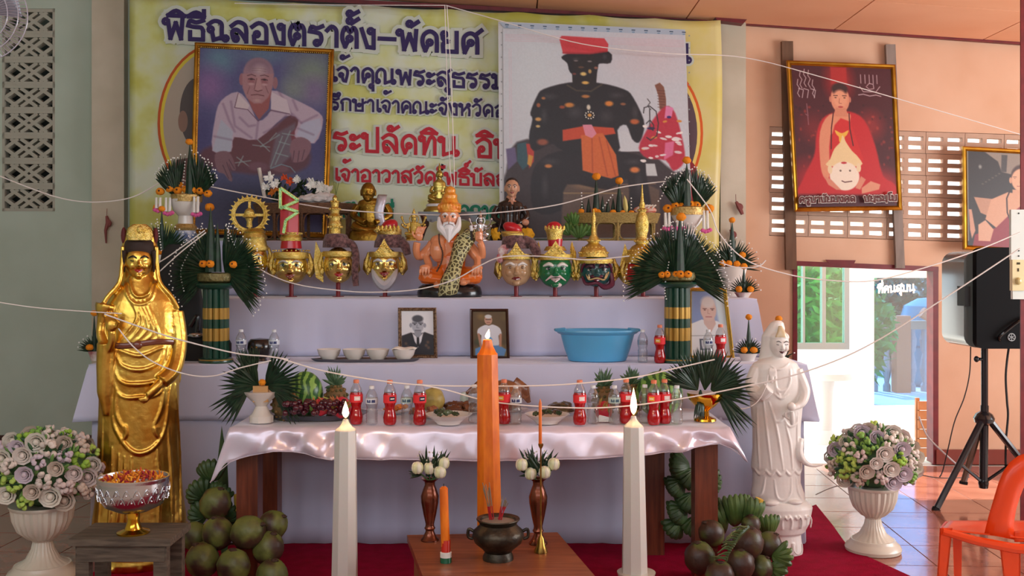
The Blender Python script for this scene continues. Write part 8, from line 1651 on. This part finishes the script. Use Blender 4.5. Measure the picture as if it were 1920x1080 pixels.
m = MB((425, 850, 5.5)); t = thing('banana_flower_leaf', 'dark green pointed leaf sticking up behind the table left corner', 'leaf', (425, 990, 5.5)); m = MB((425, 990, 5.5)); m.blade((421, 1055, 0), 90.8, 258, 24, -6, 0, .2); m.build('leaf', gd, t, False)
bananas('long hanging banana stem under the right end of the table', (1290, 1024, 5.62), [(1290, 872, 0, 8, 38, 10, 140, 235), (1300, 880, -4, 8, 38, 9, 190, 290), (1278, 900, -4, 8, 34, 10, 180, 260), (1296, 925, -6, 8, 34, 10, 200, 300), (1282, 950, -6, 8, 34, 10, 170, 260), (1300, 968, -8, 7, 34, 10, 220, 320), (1272, 975, -4, 6, 34, 9, 190, 270), (1312, 900, 0, 7, 38, 9, 300, 380), (1316, 950, 0, 7, 34, 9, 300, 370)], mt=gd)
bananas('green banana hands standing behind the right coconut pile', (1385, 1040, 5.35), [(1378, 985, 0, 7, 54, 10, 62, 128), (1398, 985, -6, 6, 50, 9.5, 50, 110), (1440, 1005, 0, 6, 38, 7.5, 60, 130), (1358, 1000, 4, 5, 50, 9, 90, 140)], stalk=([(1402, 988, -18), (1408, 962, -20), (1419, 930, -22)], [7, 7, 8]))
bananas('small green banana hand at the lower right of the right coconut pile', (1455, 1075, 5.05), [(1448, 1040, -4, 6, 34, 8, -70, 40), (1440, 1060, -6, 5, 32, 8, -60, 30)])
t = thing('coconut_inflorescence', 'bare curly green coconut flower stem lying over the right coconut pile', 'stem', (1370, 1030, 4.85)); m = MB((1370, 1030, 4.85)); m.C((74, 96, 58)); R_ = random.Random(6)
m.tube(smoothpath([(1402, 985, -6), (1384, 1002, -10), (1366, 1030, -8), (1360, 1050, -6)], 5), [5, 4, 3, 2.5], 7)
for i in range(16):
    u = i/15; x, y = 1398-40*u, 986+60*u; L = R_.uniform(16, 32); m.tube(smoothpath([(x, y, -10), (x-L*.5, y-4+R_.uniform(-3, 3), -14), (x-L, y+R_.uniform(-2, 8), -10)], 3), [2, 1.8, 1], 5)
m.build('branches', gloss, t)
# flower urns
urn_m = mat('ivory_urn', (214, 206, 190), .35, coat=.2)
def petalball(m, c, r, n, seed, cup=False):
    R = random.Random(seed)
    if cup:  # rose: nested cups
        for k, (rr, hh) in enumerate(((1, .7), (.72, .85), (.45, .95))):
            pts = []
            for i in range(9): a = 2*PI*i/9+k; pts.append((c[0]+r*rr*math.cos(a), c[1]-r*rr*math.sin(a)*.9, c[2]-r*.5*hh)); 
            cc = len(m.v); m.raw(pts+[(c[0]+(q[0]-c[0])*.55, c[1]+(q[1]-c[1])*.55, c[2]+r*.35) for q in pts]+[(c[0]+(q[0]-c[0])*.7, c[1]+(q[1]-c[1])*.7, c[2]-r*.35*hh) for q in pts], [(i, (i+1) % 9, 9+(i+1) % 9, 9+i) for i in range(9)]+[(i, (i+1) % 9, 18+(i+1) % 9, 18+i) for i in range(9)])
        m.ell((c[0], c[1], c[2]-r*.2), (r*.3, r*.4, r*.3), 8, 6)
    else:
        for i in range(n): th = R.uniform(0, 2*PI); ph = math.acos(R.uniform(-.3, 1)); q = Vector((math.sin(ph)*math.cos(th), math.sin(ph)*math.sin(th), math.cos(ph)))*r*.75; m.ell((c[0]+q.x, c[1]+q.y, c[2]-q.z*.8), (r*.34, r*.2, r*.3), 6, 4, rot=(R.uniform(-60, 60), R.uniform(0, 180), 0), bump=.3)
def urn(cx, Yc, prof_x, rimy, balls, rx, ry, ccx, ccy, lb, lb2, lights, seed):
    b_ = 500+EYE*F/Yc-1; A = (cx, b_, Yc); t = thing('flower_urn', lb, 'urn', A, 'ivory urns of artificial flowers'); H = b_-rimy; s_ = prof_x
    m = MB(A); m.lathe((cx, 0), [(62*s_, b_), (64*s_, b_-8*s_), (60*s_, b_-16*s_), (54*s_, b_-20*s_), (52*s_, b_-24*s_), (50*s_, b_-28*s_)], 40); m.build('foot_plate', urn_m, t)
    m = MB(A); m.lathe((cx, 0), [(48*s_, b_-27*s_), (30*s_, b_-.27*H), (20*s_, b_-.4*H), (17*s_, b_-.5*H), (20*s_, b_-.53*H)], 72, flute=.03, nf=24); m.build('stem', urn_m, t)
    m = MB(A); m.lathe((cx, 0), [(16*s_, b_-.52*H), (27*s_, b_-.55*H), (44*s_, b_-.66*H), (52*s_, b_-.8*H), (55*s_, b_-.95*H)], 96, flute=.035, nf=26); m.lathe((cx, 0), [(56*s_, b_-.95*H), (59*s_, b_-.98*H), (59*s_, b_-H), (48*s_, b_-H+2)], 48); m.build('bowl', urn_m, t)
    A2 = (ccx, rimy, Yc); ft_ = thing('flower_arrangement', lb2, 'flower arrangement', A2, 'flower domes in the ivory urns'); R = random.Random(seed)
    m = MB(A2); m.C((70, 100, 60)); m.ell((ccx, ccy, 0), (rx*.8, rx*.62, ry*.8), 18, 12)
    for i in range(300):
        th = R.uniform(0, 2*PI); ph = math.acos(R.uniform(-.5, 1)); q = (math.sin(ph)*math.cos(th), math.sin(ph)*math.sin(th), math.cos(ph)); m.C(R.choice([(64, 104, 66), (96, 140, 70), (50, 84, 60), (120, 160, 84)])); m.blade((ccx+q[0]*rx*.8, ccy-q[2]*ry*.8, q[1]*rx*.68), math.degrees(math.atan2(q[2], q[0]))+R.uniform(-40, 40), R.uniform(12, 22), 7, q[1]*10)
    m.build('leaves', matte, ft_, False)['kind'] = 'stuff'
    for i in range(balls):
        u = (i+.5)/balls; ph = math.acos(1-1.62*u); th = i*2.39996+seed; q = (math.sin(ph)*math.cos(th), math.sin(ph)*math.sin(th), math.cos(ph)); r = R.uniform(12.5, 18)*(rx/98); kind = R.choice([0, 0, 1, 1, 2])
        col = R.choice([(214, 196, 190), (222, 210, 200), (206, 190, 200), (226, 218, 204), (204, 186, 170)]) if kind < 2 else R.choice([(150, 190, 70), (176, 206, 96), (130, 176, 80)])
        m = MB(A2); m.C(col); petalball(m, (ccx+q[0]*rx*.9, ccy-q[2]*ry*.9, q[1]*rx*.8), r*(1.15 if kind == 1 else 1), 14, i+seed*50, kind == 1); m.build('flower', matte, ft_, angle=None, recalc=False)
urn(80, 5.25, 1.0, 944, 78, 106, 80, 84, 884, 'ivory fluted urn at the left edge, under a dome of pale flowers', 'dome of pale pink and lime green artificial flowers at the left edge', 0, 3)
urn(1637, 5.76, .8, 910, 74, 86, 64, 1637, 862, 'ivory fluted urn by the doorway, under a dome of pale flowers', 'dome of cream and green artificial flowers by the doorway', 0, 9)
# ================================================================ SACRED THREADS
def thread(label, pts, Yc=None, r=1.15):
    q = smoothpath([(x, y, 0) if len(p_) == 2 else (x, y, p_[2]) for p_ in pts for x, y in ((p_[0], p_[1]),)], 8); m = MB(); P_ = []
    ws = [W(p_[0], p_[1], p_[2] if len(p_) > 2 else Yc) for p_ in pts]; P_ = smoothpath(ws, 8); base = P_[0].copy(); m.M = Matrix.Translation(-base); kk = (Yc or 6)/F*r
    m.tube([tuple(v) for v in P_], kk, 6); o = m.build('sacred_thread', thread_m, None, loc=base); tag(o, label, 'thread', 'white sacred threads strung across the altar')
thread('white thread sagging from the left picture edge to the left tall leaf vase', [(-20, 322), (60, 354), (120, 373), (180, 379), (250, 369), (312, 334)], 6.85)
thread('white thread rising from the left tall vase past the painting to the right tall vase', [(326, 334), (400, 351), (480, 367), (620, 391), (780, 402), (900, 401), (1040, 385), (1160, 352), (1268, 338)], 6.85)
thread('white thread from the right tall vase down and across the doorway to the red post', [(1288, 336), (1330, 392), (1350, 440), (1400, 488), (1480, 515), (1560, 526), (1640, 526), (1740, 500), (1830, 470), (1912, 436)], 6.1)
thread('thin white thread from the banner top across the red monk picture', [(836, 10, 7.8), (935, 38, 7.8), (1090, 82, 7.8), (1250, 100, 7.85), (1395, 108, 8.0), (1560, 150, 7.9), (1920, 254, 7.7)], 7.8, .9)
thread('thin white thread along the top edge of the banner', [(440, 6), (600, 9), (835, 10)], 8.0, .8)
thread('left of two white threads hanging vertically over the banner', [(834, 10), (838, 150), (843, 300), (848, 352)], 7.2, .8)
thread('right of two white threads hanging vertically over the banner', [(838, 10), (846, 150), (851, 300), (852, 352)], 7.21, .8)
thread('white thread looping in front of the ritual masks between the leaf fans', [(452, 478), (500, 512), (560, 534), (640, 545), (700, 548), (780, 543), (850, 525), (900, 498), (940, 482), (1000, 480), (1060, 484), (1110, 487), (1180, 480)], 6.35)
thread('white thread sagging from the right leaf fan to the small leaf bowl', [(1345, 490), (1380, 501), (1420, 500), (1436, 488)], 6.3)
thread('thin white thread from the left picture edge to the golden statue hand', [(-20, 564), (60, 576), (130, 582), (228, 588)], 5.15, 1.0)
thread('white thread from the golden statue hand to the left leaf dish', [(196, 589), (260, 612), (330, 635), (440, 662), (500, 668), (540, 674)], 5.15, 1.4)
thread('lower white thread from the golden statue hand sagging to the left leaf dish', [(222, 616), (250, 650), (290, 680), (350, 702), (400, 705), (450, 690), (508, 676)], 5.14, 1.2)
thread('upper white thread over the table from the left leaf dish to the right bowl', [(526, 672), (600, 694), (700, 712), (790, 722), (900, 724), (1040, 722), (1180, 709), (1260, 692), (1340, 674)], 5.1, 1.3)
thread('lower white thread over the bottles, running on to the red post', [(790, 722), (840, 732), (900, 749), (960, 758), (1050, 764), (1140, 764), (1250, 752), (1380, 728), (1500, 700), (1620, 652), (1760, 566), (1912, 466)], 5.08, 1.3)
thread('short white thread tied from the golden statue neck to the left fan, upper one', [(288, 498), (320, 478), (384, 432)], 5.9)
thread('short white thread tied from the golden statue neck to the left fan, lower one', [(296, 512), (340, 472), (386, 436)], 5.88)
thread('white thread loop hanging from the white statue raised hand', [(1440, 702), (1434, 730), (1418, 755), (1396, 766), (1370, 764)], 5.45, 1.0)
